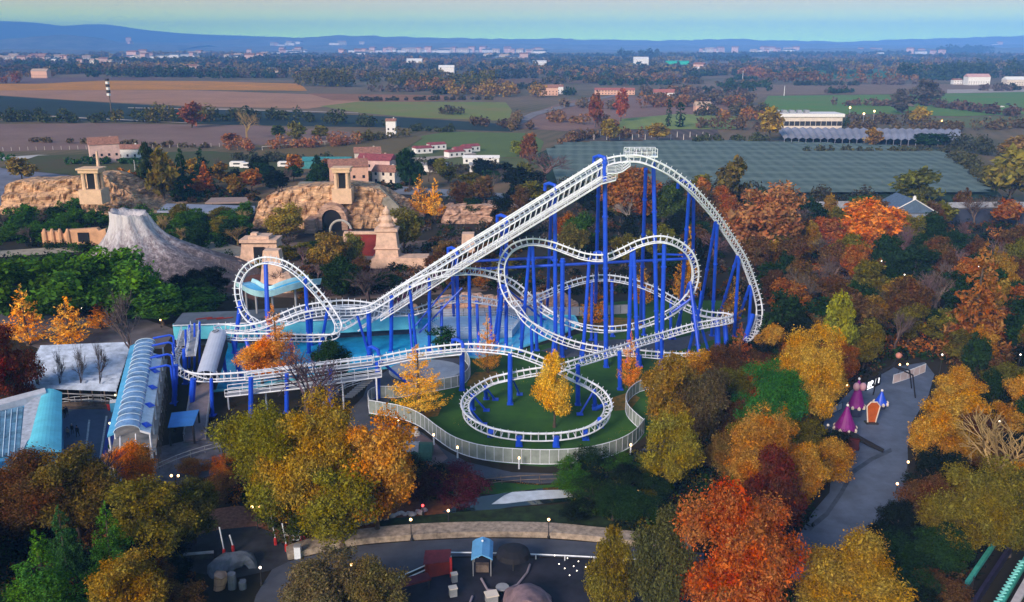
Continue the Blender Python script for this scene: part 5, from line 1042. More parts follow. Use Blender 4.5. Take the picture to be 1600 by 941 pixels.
H1(1525, 133, 30, 11, 14, 4, wp, mat('pink roof', (.6, .35, .33), .9, .1), 'white and pink house in front of the right hand wood')
H1(1494, 132, 12, 6, 9, 2, wp, tileroof, 'small white shed left of the white and pink house', 'shed')
H1(1583, 134, 26, 8, 14, 4, wallm, wp, 'cream hall with a white roof at the right edge', 'hall')
H1(1375, 87, 30, 10, 16, 4, wp, wp, 'white house on the grey brown upland')
H1(1245, 67, 10, 5, 8, 2, wp, wp, 'x') if False else None
# green sports sheet building
H1(1058, 101, 60, 8, 22, 2, mat('bright green cladding', (.02, .5, .33), .6, .1), mat('bright green cladding', (.02, .5, .33), .6, .1), 'bright turquoise green shed on the far plain', 'shed', 0, False, 'shed')
# long cream building with its parts
lb_ = thing('long_building', 'long cream flat roofed building beyond the pale netted strip', 'building', G(1262, 202))
g = G(1262, 202); Lx = abs(G(1316, 200).x-G(1210, 200).x)
part('wall', MB().box((g.x, g.y+10, 4), (Lx, 18, 8)), wallm, lb_); part('roof', MB().box((g.x, g.y+10, 9), (Lx+2, 20, 2)), wp, lb_)
ru = MB()
for k in range(5): ru.box((g.x-Lx*.42+k*5, g.y+8, 11), (3, 4, 2))
part('roof_unit', ru, grey, lb_)['kind'] = 'stuff'
for k in range(13): part('window', MB().box((g.x-Lx/2+(k+.5)*Lx/13, g.y+.96, 3.6), (3.2, .12, 3.0)), darkgrey, lb_)
# white long huts
def hut(px, py, w, d, rm, label, rz=0, group=None):
    g = G(px, py); t = thing('holiday_hut', label, 'hut', g, group); part('wall', MB().box((g.x, g.y, 1.5), (w, d, 3.0)), wp, t)
    part('roof', MB().loft([[(g.x-w/2-.3, g.y-d/2-.3, 3), (g.x-w/2-.3, g.y, 4.1), (g.x-w/2-.3, g.y+d/2+.3, 3)], [(g.x+w/2+.3, g.y-d/2-.3, 3), (g.x+w/2+.3, g.y, 4.1), (g.x+w/2+.3, g.y+d/2+.3, 3)]]), rm, t)
    for k in range(max(2, int(w/3))): part('window', MB().box((g.x-w/2+(k+.5)*w/max(2, int(w/3)), g.y-d/2-.03, 1.7), (1.0, .1, 1.1)), darkgrey, t)
    t.rotation_euler[2] = rz; return t
hut(660, 240, 9, 6, maroon, 'left one of the two white huts with dark red roofs', .5); hut(682, 234, 9, 6, maroon, 'right one of the two white huts with dark red roofs', .5)
hut(710, 246, 9, 5, maroon, 'nearest of the three white terrace huts', .6); hut(722, 241, 9, 5, maroon, 'middle one of the three white terrace huts', .6); hut(735, 237, 9, 5, maroon, 'farthest of the three white terrace huts', .6)
hut(752, 256, 17, 5, wp, 'long white hut in front of the terrace huts'); hut(748, 268, 8, 4, grey, 'small grey white hut by the dark thicket')
hut(678, 268, 12, 5, grey, 'pale hut with a grey roof behind the orange pointed trees', -.2)
# caravans and campers
for i, (px, py, lab) in enumerate(((372, 262, 'leftmost white caravan of the parked row'), (388, 264, 'second white caravan of the parked row'), (445, 262, 'white caravan left of the cream one'), (470, 259, 'cream caravan in the middle of the parked row'), (492, 258, 'long white caravan right of the cream one'))):
    g = G(px, py); t = thing('caravan', lab, 'caravan', g); w_ = (7, 7, 6, 9, 10)[i]
    bd = MB().loft([[(g.x+a*w_/2, g.y+y, z) for a, z in ((-1, .6), (-1.0, 2.4), (-.85, 2.9), (.85, 2.9), (1, 2.3), (1, .6))] for y in (-1.2, 1.2)]); part('body', bd, wp if i != 3 else wallm, t)
    part('window', MB().box((g.x, g.y-1.22, 1.9), (w_*.5, .06, .7)), darkgrey, t)
    for s_ in (-.5, .5): part('wheel', MB().tube([(g.x+s_*w_*.5, g.y-1.25, .4), (g.x+s_*w_*.5, g.y-1.0, .4)], .4, 10), darkgrey, t)
# teal shed behind caravans
H1(512, 262, 22, 3.5, 8, 1.5, mat('teal cladding', (.05, .25, .27), .6, .2), mat('teal cladding', (.05, .25, .27), .6, .2), 'teal flat shed right of the parked caravans', 'shed', 0, False, 'shed')
# parked vehicles on the right and left
def car(px, py, c, label, group=None, L_=4.4, rz=0.):
    g = G(px, py); t = thing('parked_car', label, 'car', g, group)
    b = MB().loft([[(g.x+a*L_/2, g.y+y, z) for a, z in ((-1, .4), (-1, .85), (-.55, .95), (-.3, 1.45), (.35, 1.45), (.62, .95), (1, .8), (1, .4))] for y in (-.85, .85)]); part('body', b, c, t)
    part('window', MB().box((g.x, g.y-.86, 1.18), (L_*.36, .05, .3)), darkgrey, t)
    for s_ in (-.6, .6): part('wheel', MB().tube([(g.x+s_*L_/2, g.y-.9, .33), (g.x+s_*L_/2, g.y-.7, .33)], .33, 10), darkgrey, t)
    t.rotation_euler[2] = rz; return t
for i, (px, py) in enumerate(((1450, 210), (1458, 208), (1466, 210), (1565, 168), (1585, 168), (1540, 165), (1575, 164))): car(px, py, (wp, wp, grey, wp, grey, darkgrey, darkgrey)[i], 'small parked car far off at the right', 'cars parked far off at the right')
# pylon, masts and stakes
def pole(px, pb, pt, r, m, label, cat='pole', name='pole', group=None):
    g = G(px, pb); h = A(px, pt, g.y).z; return single(name, MB().tube([g, (g.x, g.y, h)], r, 6, r*.7), m, label, cat, group)
g = G(175, 183); h = A(171, 122, g.y).z; pt_ = thing('lattice_mast', 'tall striped mast standing in the dark vineyard at the left', 'mast', g)
mm_ = MB().tube([g, (g.x, g.y, h*.6)], .5, 6, .4); part('pole', mm_, timber, pt_)
bw = [wp, darkgrey]
for k in range(6): z = h*.55+k*h*.075; part('band', MB().lathe([(1.6, 0), (1.6, h*.06)], (g.x-.4, g.y, z), 6), bw[k % 2], pt_)
for i in range(24):
    px = 888+i*10.0; pole(px, 219-(i % 2)*4, 210-(i % 2)*4, .22, wallm, 'pale wooden stake in the dark field before the two cypresses', 'stake', 'field_stake', 'stakes of the dark field') if i < 23 else None
for i in range(30): pole(5+i*13, 236-i*.25, 230-i*.25, .12, wallm, 'thin pale vineyard stake at the edge of the brown field', 'stake', 'field_stake', 'stakes along the left brown field')
for px, pb, pt, lab in ((1160, 128, 110, 'thin white street pole on the far plain right of centre'), (1225, 150, 134, 'thin pale pole in the brown strip at the right'), (828, 250, 228, 'thin white pole by the lime yellow tree') , (570, 275, 243, 'thin white flag pole in front of the farmhouses'), (212, 275, 250, 'white pole right of the pink villa')): pole(px, pb, pt, .35 if pb < 200 else .12, wp, lab)
# long wall and gabled building, highway right
def wallrun(name, pts, h, th, m, label, cat='wall'):
    W = [G(*p) for p in pts]; t = thing(name, label, cat, W[0]); mb = MB()
    for a, b in zip(W[:-1], W[1:]):
        d = (b-a); n = Vector((-d.y, d.x, 0)).normalized()*th/2; mb.add([a-n, b-n, b+n, a+n]+[v+Vector((0, 0, h)) for v in (a-n, b-n, b+n, a+n)], [(3, 2, 1, 0), (4, 5, 6, 7), (0, 1, 5, 4), (1, 2, 6, 5), (2, 3, 7, 6), (3, 0, 4, 7)])
    part('wall', mb, m, t); cpm = MB()
    for a, b in zip(W[:-1], W[1:]): cpm.tube([a+Vector((0, 0, h+.12)), b+Vector((0, 0, h+.12))], th*.7, 4)
    part('coping', cpm, grey, t); return t
wallrun('long_wall', [(1446, 352), (1560, 350), (1660, 352)], 5.5, 2.2, mat('dark blue wall', (.04, .05, .09), .8, .3, .2), 'long dark blue grey wall with a pale coping at the right')
wallrun('long_wall', [(1235, 338), (1330, 336), (1395, 338)], 2.5, 3.0, mat('steel blue roof', (.07, .12, .20), .7, .2, .2), 'low steel blue roofed wall behind the bright orange tree')
g = G(1422, 366); gb = thing('gabled_building', 'grey blue gabled building with pointed roof among the orange trees', 'building', g)
part('wall', MB().box((g.x, g.y+6, 3.5), (13, 12, 7)), mat('grey blue wall', (.22, .26, .34), .8, .2), gb)
w2 = 7.2; part('roof', MB().add([(g.x-w2, g.y-.5, 6.5), (g.x, g.y-.5, 10.5), (g.x+w2, g.y-.5, 6.5), (g.x+w2, g.y+13, 6.5), (g.x, g.y+13, 10.5), (g.x-w2, g.y+13, 6.5)], [(0, 1, 4, 5), (1, 2, 3, 4), (0, 2, 1), (3, 5, 4)]), mat('slate blue roof', (.09, .14, .22), .7, .2), gb)
tm_ = MB().tube([(g.x-w2, g.y-.55, 6.5), (g.x, g.y-.55, 10.6), (g.x+w2, g.y-.55, 6.5)], .16, 4).lathe([(.5, 0), (.5, .8), (.01, 1.3)], (g.x, g.y, 10.4), 8); part('gable_trim', tm_, wp, gb)
for dx in (-3, 0, 3): part('window', MB().box((g.x+dx, g.y-.05, 3.4), (1.2, .14, 1.8)), darkm, gb)
# pinkish sticks (bare bright shrub sculptures) in front
g = G(1440, 385); sk = MB(); R = random.Random(3)
for k in range(16): a = R.uniform(-5, 5); sk.tube([(g.x+a*.5, g.y, 0), (g.x+a*.5+a*.6+1, g.y+R.uniform(-1, 1), R.uniform(5, 8.5))], .16, 4, .08)
single('leaning_poles', sk, mat('pale pink wood', (.62, .42, .38), .8, .2), 'bundle of leaning pale pink poles in front of the gabled building', 'sculpture')
# ================================================================== rock landscape of the park
def mound(name, prof, pb, depth, m, label, seed, amp=1.2, steep=.2, cat='rock mound', rows=26, strata=.5):
    pr = smoothpoly(prof, 16); Y0 = G(0, pb).y; mb = MB(); n = len(pr)
    fr = list(np.linspace(0, steep*1.3, rows))+list(np.linspace(steep*1.3, 1, 12)[1:])
    for r, f in enumerate(fr):
        for i, (px, py) in enumerate(pr):
            e = min(1, min(i, n-1-i)/8.); Yt = Y0+depth*steep; top = A(px, py, Yt); zt = max(.3, top.z)
            q0 = f/steep*3.0; prf = (math.floor(q0)+min(1, (q0-math.floor(q0))*1.9)**.7)/3 if f < steep else 1-((f-steep)/(1-steep))**4
            x, y, z = top.x, Y0+depth*f, zt*prf*(.35+.65*e if f > 0 else 1)
            nz = Vector((x*.16, y*.16+z*.05, z*.35+seed)); d = (mnoise.fractal(nz, .8, 2.1, 6)*.7+(.5-abs(mnoise.noise(nz*1.7)))*.9+.45*mnoise.noise(nz*5))*amp; q = math.sin(z*2.6+mnoise.noise(nz*1.3)*3)*.4*strata
            mb.v.append((x+d*.5, y-(d+q)*1.2, -.3 if r == 0 or f == 1 else max(-.2, z+d*.35*min(1, z/2))))
    R_ = len(fr)
    for r in range(R_-1):
        for i in range(n-1): mb.f.append((r*n+i, r*n+i+1, (r+1)*n+i+1, (r+1)*n+i))
    mb.f.append(tuple(r*n for r in range(R_-1, -1, -1))); mb.f.append(tuple(r*n+n-1 for r in range(R_)))
    xm = [v[0] for v in mb.v]; t = thing(name, label, cat, ((min(xm)+max(xm))/2, Y0, 0)); part('rock_face', mb, m, t); return t
mound('rock_mound', [(8, 296), (20, 285), (60, 284), (100, 281), (128, 276), (160, 274), (186, 290), (212, 308), (240, 324), (268, 334)], 336, 40, rock, 'left orange sandstone mound with a stone shrine on top', 1, 1.6)
cm_ = mound('rock_mound', [(398, 322), (415, 308), (440, 300), (470, 294), (510, 290), (545, 289), (580, 294), (605, 306), (628, 322), (650, 338)], 357, 34, rock, 'central sandstone mound with a dark arched portal', 2, 1.8)
# portal of the central mound
g = G(521, 358); y = g.y-1.5; ar = MB(); N_ = 12; ring = []
for k in range(N_+1):
    a = math.pi*k/N_; ring.append((math.cos(a), math.sin(a)))
ar.loft([[(g.x+c*r_, yy, 3.4+s*r_) for c, s in ring] for r_, yy in ((3.0, y-.5), (4.6, y-.5), (4.9, y+2.5), (3.0, y+2.5), (3.0, y-.5))], False, False)
for s_ in (-1, 1): ar.box((g.x+s_*3.9, y+1, 1.7), (1.8, 3, 3.4))
part('portal_arch', ar, rock2, cm_); part('portal_opening', MB().loft([[(g.x+c*3.0, yy, 3.4+s*3.0) for c, s in ring]+[(g.x-3.0, yy, 0), (g.x+3.0, yy, 0)] for yy in (y+.3, y+2.2)]), darkm, cm_)
# shrines: square posts with heavy lintels
def shrine(px, pb, z0, w, h, m, label, Y, posts=2, cat='shrine'):
    a = A(px, pb, Y); x, y, z = a; t = thing('stone_shrine', label, cat, a)
    part('plinth', MB().box((x, y, z-1.2), (w*1.3, w*1.1, 4.6)), m, t)
    for sx_ in (-1, 1):
        for sy in (-1, 1): part('pillar', MB().lathe([(w*.15, 0), (w*.13, .3), (w*.11, h-.4), (w*.16, h)], (x+sx_*w*.38, y+sy*w*.3, z+1.1), 8), m, t)
    part('lintel', MB().box((x, y, z+1.1+h+.5), (w*1.15, w*.95, 1.0)).box((x, y, z+1.1+h+1.25), (w*1.3, w*1.1, .5)), m, t)
    part('inner_recess', MB().box((x, y, z+1.1+h*.45), (w*.45, w*.4, h*.9)), darkm, t); return t
s1 = shrine(147, 300, 0, 5.5, 5.2, mat('pale shrine stone', (.70, .47, .31), .9, .12, .8, bump=.1), 'stone shrine on top of the left rock mound', 283)
a = A(157, 285, 287); part('spire', MB().tube([a, a+Vector((0, 0, 10))], .9, 6, .35), stone, s1)
s2 = shrine(536, 299, 0, 4.6, 4.9, mat('pale shrine stone', (.70, .47, .31), .9, .12, .8), 'stone shrine with tall pillars on top of the central rock mound', 272)
for px, pb, h, lab in ((436, 306, 3.2, 'left dark figure'), (441, 306, 3.0, 'right dark figure')):
    a = A(px, pb, 277); single('statue', MB().lathe([(.5, 0), (.4, .8), (.45, 1.7), (.2, 2.2), (.33, 2.6), (.01, h)], tuple(a), 8), mat('dark bronze', (.09, .06, .05), .7, .2), lab+' standing on the left crest of the central rock mound', 'statue')
st_ = MB()
for k in range(26):
    f = k/25; c = A(588, 292, 279).lerp(A(636, 342, 266), f); st_.box((c.x, c.y, c.z/2+.2), (2.6, 1.6, max(.5, c.z)))
single('stepped_wall', st_, mat('greyish masonry', (.26, .24, .20), .9, .3, .5), 'diagonal grey stepped wall down the right flank of the central mound', 'wall')
a1, a2 = A(480, 297, 298), A(570, 290, 298)
single('rampart', MB().box(((a1.x+a2.x)/2, 300, (a1.z+a2.z)/2), (a2.x-a1.x+6, 4, 3)), mat('greyish masonry', (.26, .24, .20), .9, .3, .5), 'grey rampart along the crest of the central rock mound', 'wall')
# grey blue canopy roof left of the central mound
def slab(name, px, z, th, m, label, cat, posts=True, pm_=None, group=None):
    P_ = [G(x, y, z) for x, y in px]; t = thing(name, label, cat, (P_[0].x, P_[0].y, 0), group)
    part('roof', MB().prism([(p.x, p.y) for p in P_], z-th, z), m, t)
    if posts:
        for p in P_:
            c = sum((q for q in P_), Vector())/len(P_); q = p.lerp(c, .06); part('post', MB().tube([(q.x, q.y, 0), (q.x, q.y, z-th)], .16, 6), pm_ or darkgrey, t)
    return t
slab('flat_canopy', [(245, 330), (398, 333), (398, 322), (260, 318)], 3.2, .5, mat('blue grey sheet roof', (.26, .29, .38), .6, .15, .2), 'long blue grey canopy between the two rock mounds', 'canopy')
slab('flat_canopy', [(320, 317), (390, 316), (385, 308), (330, 309)], 2.6, .4, mat('tan sheet roof', (.34, .24, .20), .8, .15), 'brown canopy behind the long blue grey canopy', 'canopy')
# volcano
gv = G(232, 428); vb = MB(); nr, na = 26, 72; tpz = A(203, 331, gv.y).z
for i in range(nr+1):
    f = i/nr; z = tpz*f; rb = 4.1+15*(1-f)**1.9
    for j in range(na):
        an = 2*math.pi*j/na; ridgy = 1+.10*math.sin(an*9+2*mnoise.noise(Vector((f*2, an, 0))))*(1-f*.5)+.08*mnoise.noise(Vector((math.cos(an)*2.2, math.sin(an)*2.2, f*2.5)))
        st = 1+.45*max(0, math.cos(an-.25))*(1-f)**1.5+.1*(1-f)
        x = gv.x-3.2*f**.8+math.cos(an)*rb*ridgy*st; y = gv.y+math.sin(an)*rb*ridgy
        zz = z+(.5*mnoise.noise(Vector((math.cos(an)*2, math.sin(an)*2, 1)))-.5*math.cos(an) if i >= nr-1 else 0)
        vb.v.append((x, y, zz))
for i in range(2):
    r_ = (3.0, 2.2)[i]
    for j in range(na): an = 2*math.pi*j/na; vb.v.append((gv.x-3.2+math.cos(an)*r_, gv.y+math.sin(an)*r_, tpz-(.9, 3)[i]))
for i in range(nr+2):
    for j in range(na): k = (j+1) % na; vb.f.append((i*na+j, i*na+k, (i+1)*na+k, (i+1)*na+j))
vb.f.append(tuple((nr+2)*na+j for j in range(na)))
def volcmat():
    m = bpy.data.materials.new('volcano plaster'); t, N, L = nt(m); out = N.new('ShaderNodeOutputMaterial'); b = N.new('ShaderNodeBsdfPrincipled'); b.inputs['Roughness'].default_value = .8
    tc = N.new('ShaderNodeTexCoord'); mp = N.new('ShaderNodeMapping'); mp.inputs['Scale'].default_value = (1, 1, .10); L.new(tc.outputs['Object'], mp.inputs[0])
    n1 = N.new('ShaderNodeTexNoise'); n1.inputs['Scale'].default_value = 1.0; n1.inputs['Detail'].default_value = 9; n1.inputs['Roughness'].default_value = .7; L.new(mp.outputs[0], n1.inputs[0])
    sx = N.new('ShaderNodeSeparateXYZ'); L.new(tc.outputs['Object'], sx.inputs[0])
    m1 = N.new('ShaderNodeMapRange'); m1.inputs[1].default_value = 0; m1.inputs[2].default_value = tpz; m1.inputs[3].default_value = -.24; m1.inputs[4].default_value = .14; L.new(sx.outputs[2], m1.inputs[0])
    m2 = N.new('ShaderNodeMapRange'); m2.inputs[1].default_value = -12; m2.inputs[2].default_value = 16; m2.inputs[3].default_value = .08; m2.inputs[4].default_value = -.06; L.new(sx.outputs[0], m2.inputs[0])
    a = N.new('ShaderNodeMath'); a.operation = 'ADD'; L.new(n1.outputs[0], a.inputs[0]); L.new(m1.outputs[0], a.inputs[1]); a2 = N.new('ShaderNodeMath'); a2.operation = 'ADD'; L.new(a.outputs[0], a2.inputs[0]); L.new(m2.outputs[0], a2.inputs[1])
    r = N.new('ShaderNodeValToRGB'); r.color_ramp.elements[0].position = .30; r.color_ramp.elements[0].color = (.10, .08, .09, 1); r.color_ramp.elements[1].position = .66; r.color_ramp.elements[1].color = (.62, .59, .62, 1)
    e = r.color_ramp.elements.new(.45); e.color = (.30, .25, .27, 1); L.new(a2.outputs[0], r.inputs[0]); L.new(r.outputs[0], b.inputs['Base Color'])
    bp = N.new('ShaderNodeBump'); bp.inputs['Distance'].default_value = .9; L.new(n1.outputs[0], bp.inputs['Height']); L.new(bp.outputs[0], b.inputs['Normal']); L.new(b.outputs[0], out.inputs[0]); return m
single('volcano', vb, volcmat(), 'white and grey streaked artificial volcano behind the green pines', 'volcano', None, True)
# adobe ruin left of volcano
g = G(118, 384); Yr = g.y; x0 = A(66, 384, Yr).x; x1 = A(166, 384, Yr).x
pr = [(66, 362), (90, 361), (94, 366), (100, 366), (106, 359), (125, 358), (152, 356), (156, 360), (166, 357)]
mb = MB(); tp_ = [A(a, b, Yr) for a, b in pr]; bt = [Vector((p.x, Yr, 0)) for p in tp_]
mb.loft([[(p.x, p.y-.8, 0), (p.x, p.y-.6, p.z), (p.x, p.y+1.2, p.z), (p.x, p.y+1.4, 0)] for p in tp_])
ru_ = thing('adobe_ruin', 'orange adobe ruin wall with a square dark opening, left of the volcano', 'ruin', g); part('wall', mb, adobe, ru_)
a = A(130, 371, Yr-1); part('doorway', MB().box((a.x, Yr-.75, a.z), (3.0, .5, 2.6)), darkm, ru_)
for k in range(4): b_ = A(72+k*12, 384, Yr-.9); part('buttress', MB().lathe([(.9, 0), (.6, 4.2), (.3, 5)], (b_.x, Yr-.7, 0), 8), adobe, ru_)
# temple gate
g = G(410, 405); tg = thing('temple_gate', 'small sandstone temple gate with a dark door behind the white loop', 'gate', g)
part('wall', MB().loft([[(g.x-5.2+z*.14, g.y-2.5+z*.1, z), (g.x+5.2-z*.14, g.y-2.5+z*.1, z), (g.x+5.2-z*.14, g.y+3, z), (g.x-5.2+z*.14, g.y+3, z)] for z in (0, 5)]), stone, tg)
part('cornice', MB().box((g.x, g.y, 5.4), (9.8, 6, .8)).box((g.x, g.y, 6.2), (5.4, 4.5, .8)).box((g.x-1.5, g.y, 6.9), (1.6, 2, .6)), stone, tg)
part('doorway', MB().box((g.x, g.y-2.45, 1.9), (2.8, .5, 3.8)), darkm, tg)
# round sandstone tower seen inside the loop
g = G(430, 452); tw = thing('sandstone_tower', 'tapering sandstone tower seen inside the white loop', 'tower', g)
part('tower_wall', MB().loft([[(g.x+sx*(3.0-z*.13), g.y+sy*(2.2-z*.08), z) for sx, sy in ((-1, -1), (1, -1), (1, 1), (-1, 1))] for z in (0, 9.5)]), stone, tw)
part('buttress', MB().lathe([(3.2, 0), (2.8, 2.5), (1.4, 4.2), (.01, 4.6)], (g.x+2.6, g.y-.5, 0), 10), stone, tw)
# carved statue tower
g = G(607, 415); sg = thing('statue_tower', 'pale carved stone tower with a seated figure on top and a stepped base', 'tower', g)
part('pedestal', MB().loft([[(g.x+sx*w_, g.y+sy*w_*.8, z) for sx, sy in ((-1, -1), (1, -1), (1, 1), (-1, 1))] for w_, z in ((4.2, 0), (3.9, 2.4), (3.0, 2.8), (2.8, 4.6), (3.3, 4.9), (2.8, 5.2), (2.4, 9.0), (2.9, 9.3), (2.9, 9.9), (2.0, 10.1))]), stone, sg)
part('figure', MB().lathe([(2.0, 0), (2.3, .5), (1.5, 1.2), (1.7, 2.0), (1.2, 2.9), (.7, 3.1), (1.0, 3.6), (.95, 4.2), (.5, 4.7), (.25, 5.3), (.01, 5.5)], (g.x, g.y, 10.1), 12), stone, sg)
for s_ in (-1, 1): part('arm', MB().tube([(g.x+s_*1.3, g.y, 12.6), (g.x+s_*2.4, g.y-.6, 11.6), (g.x+s_*2.6, g.y-1.2, 12.4)], .4, 6, .25), stone, sg)
part('low_wall', MB().box((g.x+6.5, g.y-1, 1.4), (8, 5, 2.8)), stone, sg); part('low_wall', MB().box((g.x-7, g.y+1, .9), (6, 4, 1.8)), stone, sg)
# red walled court
g = G(568, 402); rc = thing('red_walled_court', 'dark red wall with a carved pale frieze, left of the statue tower', 'wall', g)
part('wall', MB().box((g.x+.6, g.y, 3.2), (8.6, .8, 6.4)).box((g.x-4.2, g.y+3.4, 3.2), (.8, 6, 6.4)), redm, rc); part('frieze', MB().box((g.x+.4, g.y-.05, 6.7), (10.4, 1.1, .7)).box((g.x-4.4, g.y-.2, 3.3), (1.2, 1.2, 6.6)), stone, rc)
# scattered stones, jars and ruins
R = random.Random(17)
def boulder(px, py, r, m, label, group, seed):
    g = G(px, py); mb = MB(); n, k = 10, 6; rr = random.Random(seed)
    for i in range(k+1):
        for j in range(n):
            th = math.pi*i/k; ph = 2*math.pi*j/n; d = Vector((math.sin(th)*math.cos(ph), math.sin(th)*math.sin(ph), -math.cos(th))); q = r*(1+.35*mnoise.noise(d*1.4+Vector((seed, 0, 0))))
            mb.v.append((g.x+d.x*q*1.2, g.y+d.y*q, max(-.05, r*.45+d.z*q*.8)))
    for i in range(k):
        for j in range(n): a = (j+1) % n; mb.f.append((i*n+j, i*n+a, (i+1)*n+a, (i+1)*n+j))
    return single('boulder', mb, m, label, 'boulder', group)
for i in range(26): boulder(700+i*7.6+R.uniform(-3, 3), 482+R.uniform(-5, 4)-abs(i-12)*.3, R.uniform(1.3, 2.4), rock2, 'pinkish boulder in the row behind the pool, right of the lift columns', 'pinkish boulders behind the pool', i)
for i in range(12): boulder(545+i*9+R.uniform(-2, 2), 487+R.uniform(-3, 3), R.uniform(1.0, 1.7), rock, 'rusty boulder on the bank left of the lift foot', 'rusty boulders left of the lift foot', 50+i)
for i in range(16): boulder(R.uniform(650, 820), R.uniform(322, 348), R.uniform(1.2, 2.4), rock2, 'pale boulder of the rocky ruin beside the far road', 'boulders beside the far road', 90+i)
for i in range(14): boulder(R.uniform(360, 400), R.uniform(398, 425), R.uniform(.6, 1.2), stone, 'small pale stone left of the temple gate', 'small stones left of the temple gate', 130+i)
for i in range(44): boulder(448+i*5.0, 838-i*.88+R.uniform(-3, 3), R.uniform(.22, .4), mat('whitish stone', (.5, .45, .42), .9, .2), 'small whitish stone edging the leafy slope above the embankment', 'whitish stones along the leafy slope', 200+i)
mound('rock_mound', [(690, 335), (705, 324), (740, 320), (770, 322), (800, 321), (815, 332)], 350, 14, rock2, 'low pale rocky ruin beside the far road', 9, 1.2)
single('ruin_block', MB().loft([[(G(732, 398).x+sx*(1.9-z*.05), G(732, 398).y+sy*1.6, z) for sx, sy in ((-1, -1), (1, -1), (1, 1), (-1, 1))] for z in (0, 5.2, 5.3, 6)]), stone, 'square pinkish stone pillar left of the lift hill', 'pillar')
# ring gate
g = G(533, 372); rg = MB(); rg.tube([(g.x+3.1*math.cos(a), g.y, 2.2+3.1*math.sin(a)) for a in np.linspace(-.6, math.pi+.6, 18)], .35, 6); single('stone_ring', rg, mat('pale grey ring', (.45, .42, .38), .8, .2), 'thin pale ring arch in front of the dark portal', 'arch')
# pier with low sand wall left of the golden bush
single('ruin_wall', MB().box((G(500, 350).x, G(500, 350).y-8, 2), (3, 14, 4)), rock2, 'short sandstone wall in front of the left flank of the central mound', 'wall')
# ================================================================== station and queue buildings
A0, A1 = Vector((-50.3, 106.5, 0)), Vector((-62.0, 142, 0)); ax_ = (A1-A0).normalized(); sx_ = Vector((ax_.y, -ax_.x, 0)); LN = (A1-A0).length
st = thing('coaster_station', 'long coaster station under a pale blue barrel roof with a white side strip', 'station', A0)
def vault(r, z0, f0, f1, n=12, sc=1.0, a0=0, a1=math.pi, th=.0):
    rings = []
    for f in (f0, f1): rings.append([A0+ax_*LN*f+sx_*(-math.cos(a0+(a1-a0)*k/n)*r)+Vector((0, 0, z0+math.sin(a0+(a1-a0)*k/n)*r*.55*sc)) for k in range(n+1)])
    return rings
rm_ = mat('pale blue barrel roof', (.17, .32, .58), .22, .45, .5, spec=.7, detail=10)
part('roof', MB().loft(vault(1.55, 6.3, 0, 1), False, False), rm_, st)
rb = MB()
for k in range(19): v = vault(1.6, 6.3, k/18, k/18+.004); rb.tube(v[0], .06, 4)
part('roof_rib', rb, paleblue, st)['kind'] = 'stuff'
ss = MB(); ss.loft([[A0+ax_*LN*f+sx_*1.55+Vector((0, 0, 6.3)), A0+ax_*LN*f+sx_*2.8+Vector((0, 0, 5.7)), A0+ax_*LN*f+sx_*2.8+Vector((0, 0, 5.4)), A0+ax_*LN*f+sx_*1.55+Vector((0, 0, 6.0))] for f in (0, .85)]); part('side_roof', ss, white, st)
se = MB(); se.loft([[A0+ax_*LN*f-sx_*1.55+Vector((0, 0, 6.4)), A0+ax_*LN*f-sx_*2.4+Vector((0, 0, 6.1)), A0+ax_*LN*f-sx_*2.4+Vector((0, 0, 5.8)), A0+ax_*LN*f-sx_*1.55+Vector((0, 0, 6.1))] for f in (0, 1)]); part('eave', se, lightblue, st)
for k in range(5):
    c = A0+ax_*LN*(.06+.19*k)+sx_*2.25+Vector((0, 0, 6.03)); dmb = MB(); q = [c+ax_*1.1, c+sx_*.75-Vector((0, 0, .22)), c-ax_*1.1, c-sx_*.75+Vector((0, 0, .28))]
    dmb.add([*q, c+Vector((0, 0, .35))], [(0, 1, 4), (1, 2, 4), (2, 3, 4), (3, 0, 4)]); part('diamond_sign', dmb, steelblue, st)
for k in range(8):
    for s_, z in ((-2.2, 6.0), (2.7, 5.4)): c = A0+ax_*LN*(k/7*.98+.005)+sx_*s_; part('post', MB().tube([c, c+Vector((0, 0, z))], .14, 6), white, st)
pl = MB(); pl.loft([[A0+ax_*LN*f+sx_*s_+Vector((0, 0, z)) for s_, z in ((-2.4, 3.2), (3.2, 3.2), (3.2, 2.9), (-2.4, 2.9))] for f in (0, 1)]); part('platform', pl, concrete, st)
fr_ = MB()
for z in (1.2, 3.3, 4.4):
    fr_.tube([A0-ax_*1.2+sx_*-2.4+Vector((0, 0, z)), A0-ax_*1.2+sx_*2.6+Vector((0, 0, z))], .08, 5)
for s_ in np.linspace(-2.4, 2.6, 7): fr_.tube([A0-ax_*1.2+sx_*s_, A0-ax_*1.2+sx_*s_+Vector((0, 0, 4.4))], .07, 4)
for s_ in (-1.0, .9): fr_.tube([A0-ax_*4+sx_*s_+Vector((0, 0, 1.2)), A0+ax_*1+sx_*s_+Vector((0, 0, 5.4))], .1, 5)
part('end_frame', fr_, white, st)
sr = MB()
for k in range(14):
    f = k/13*.8+.02; a = A0+ax_*LN*f+sx_*3.3; sr.tube([a, a+Vector((0, 0, 3.6))], .06, 4)
for z in (1.2, 2.4, 3.6): sr.tube([A0+sx_*3.3+Vector((0, 0, z)), A0+ax_*LN*.82+sx_*3.3+Vector((0, 0, z))], .06, 4)
part('side_lattice', sr, timber, st)['kind'] = 'stuff'
# blue arms joining station and track
for f, h in ((.62, 6.6), (.74, 6.9), (.88, 7.2), (.97, 7.4)):
    a = A0+ax_*LN*f+sx_*1.4+Vector((0, 0, h)); part('blue_arm', MB().tube([a, a+sx_*2.6+Vector((0, 0, .3)), a+sx_*3.2], .18, 6).tube([a+sx_*3.2, a+sx_*3.2-Vector((0, 0, h))], .2, 6), steelblue, st)
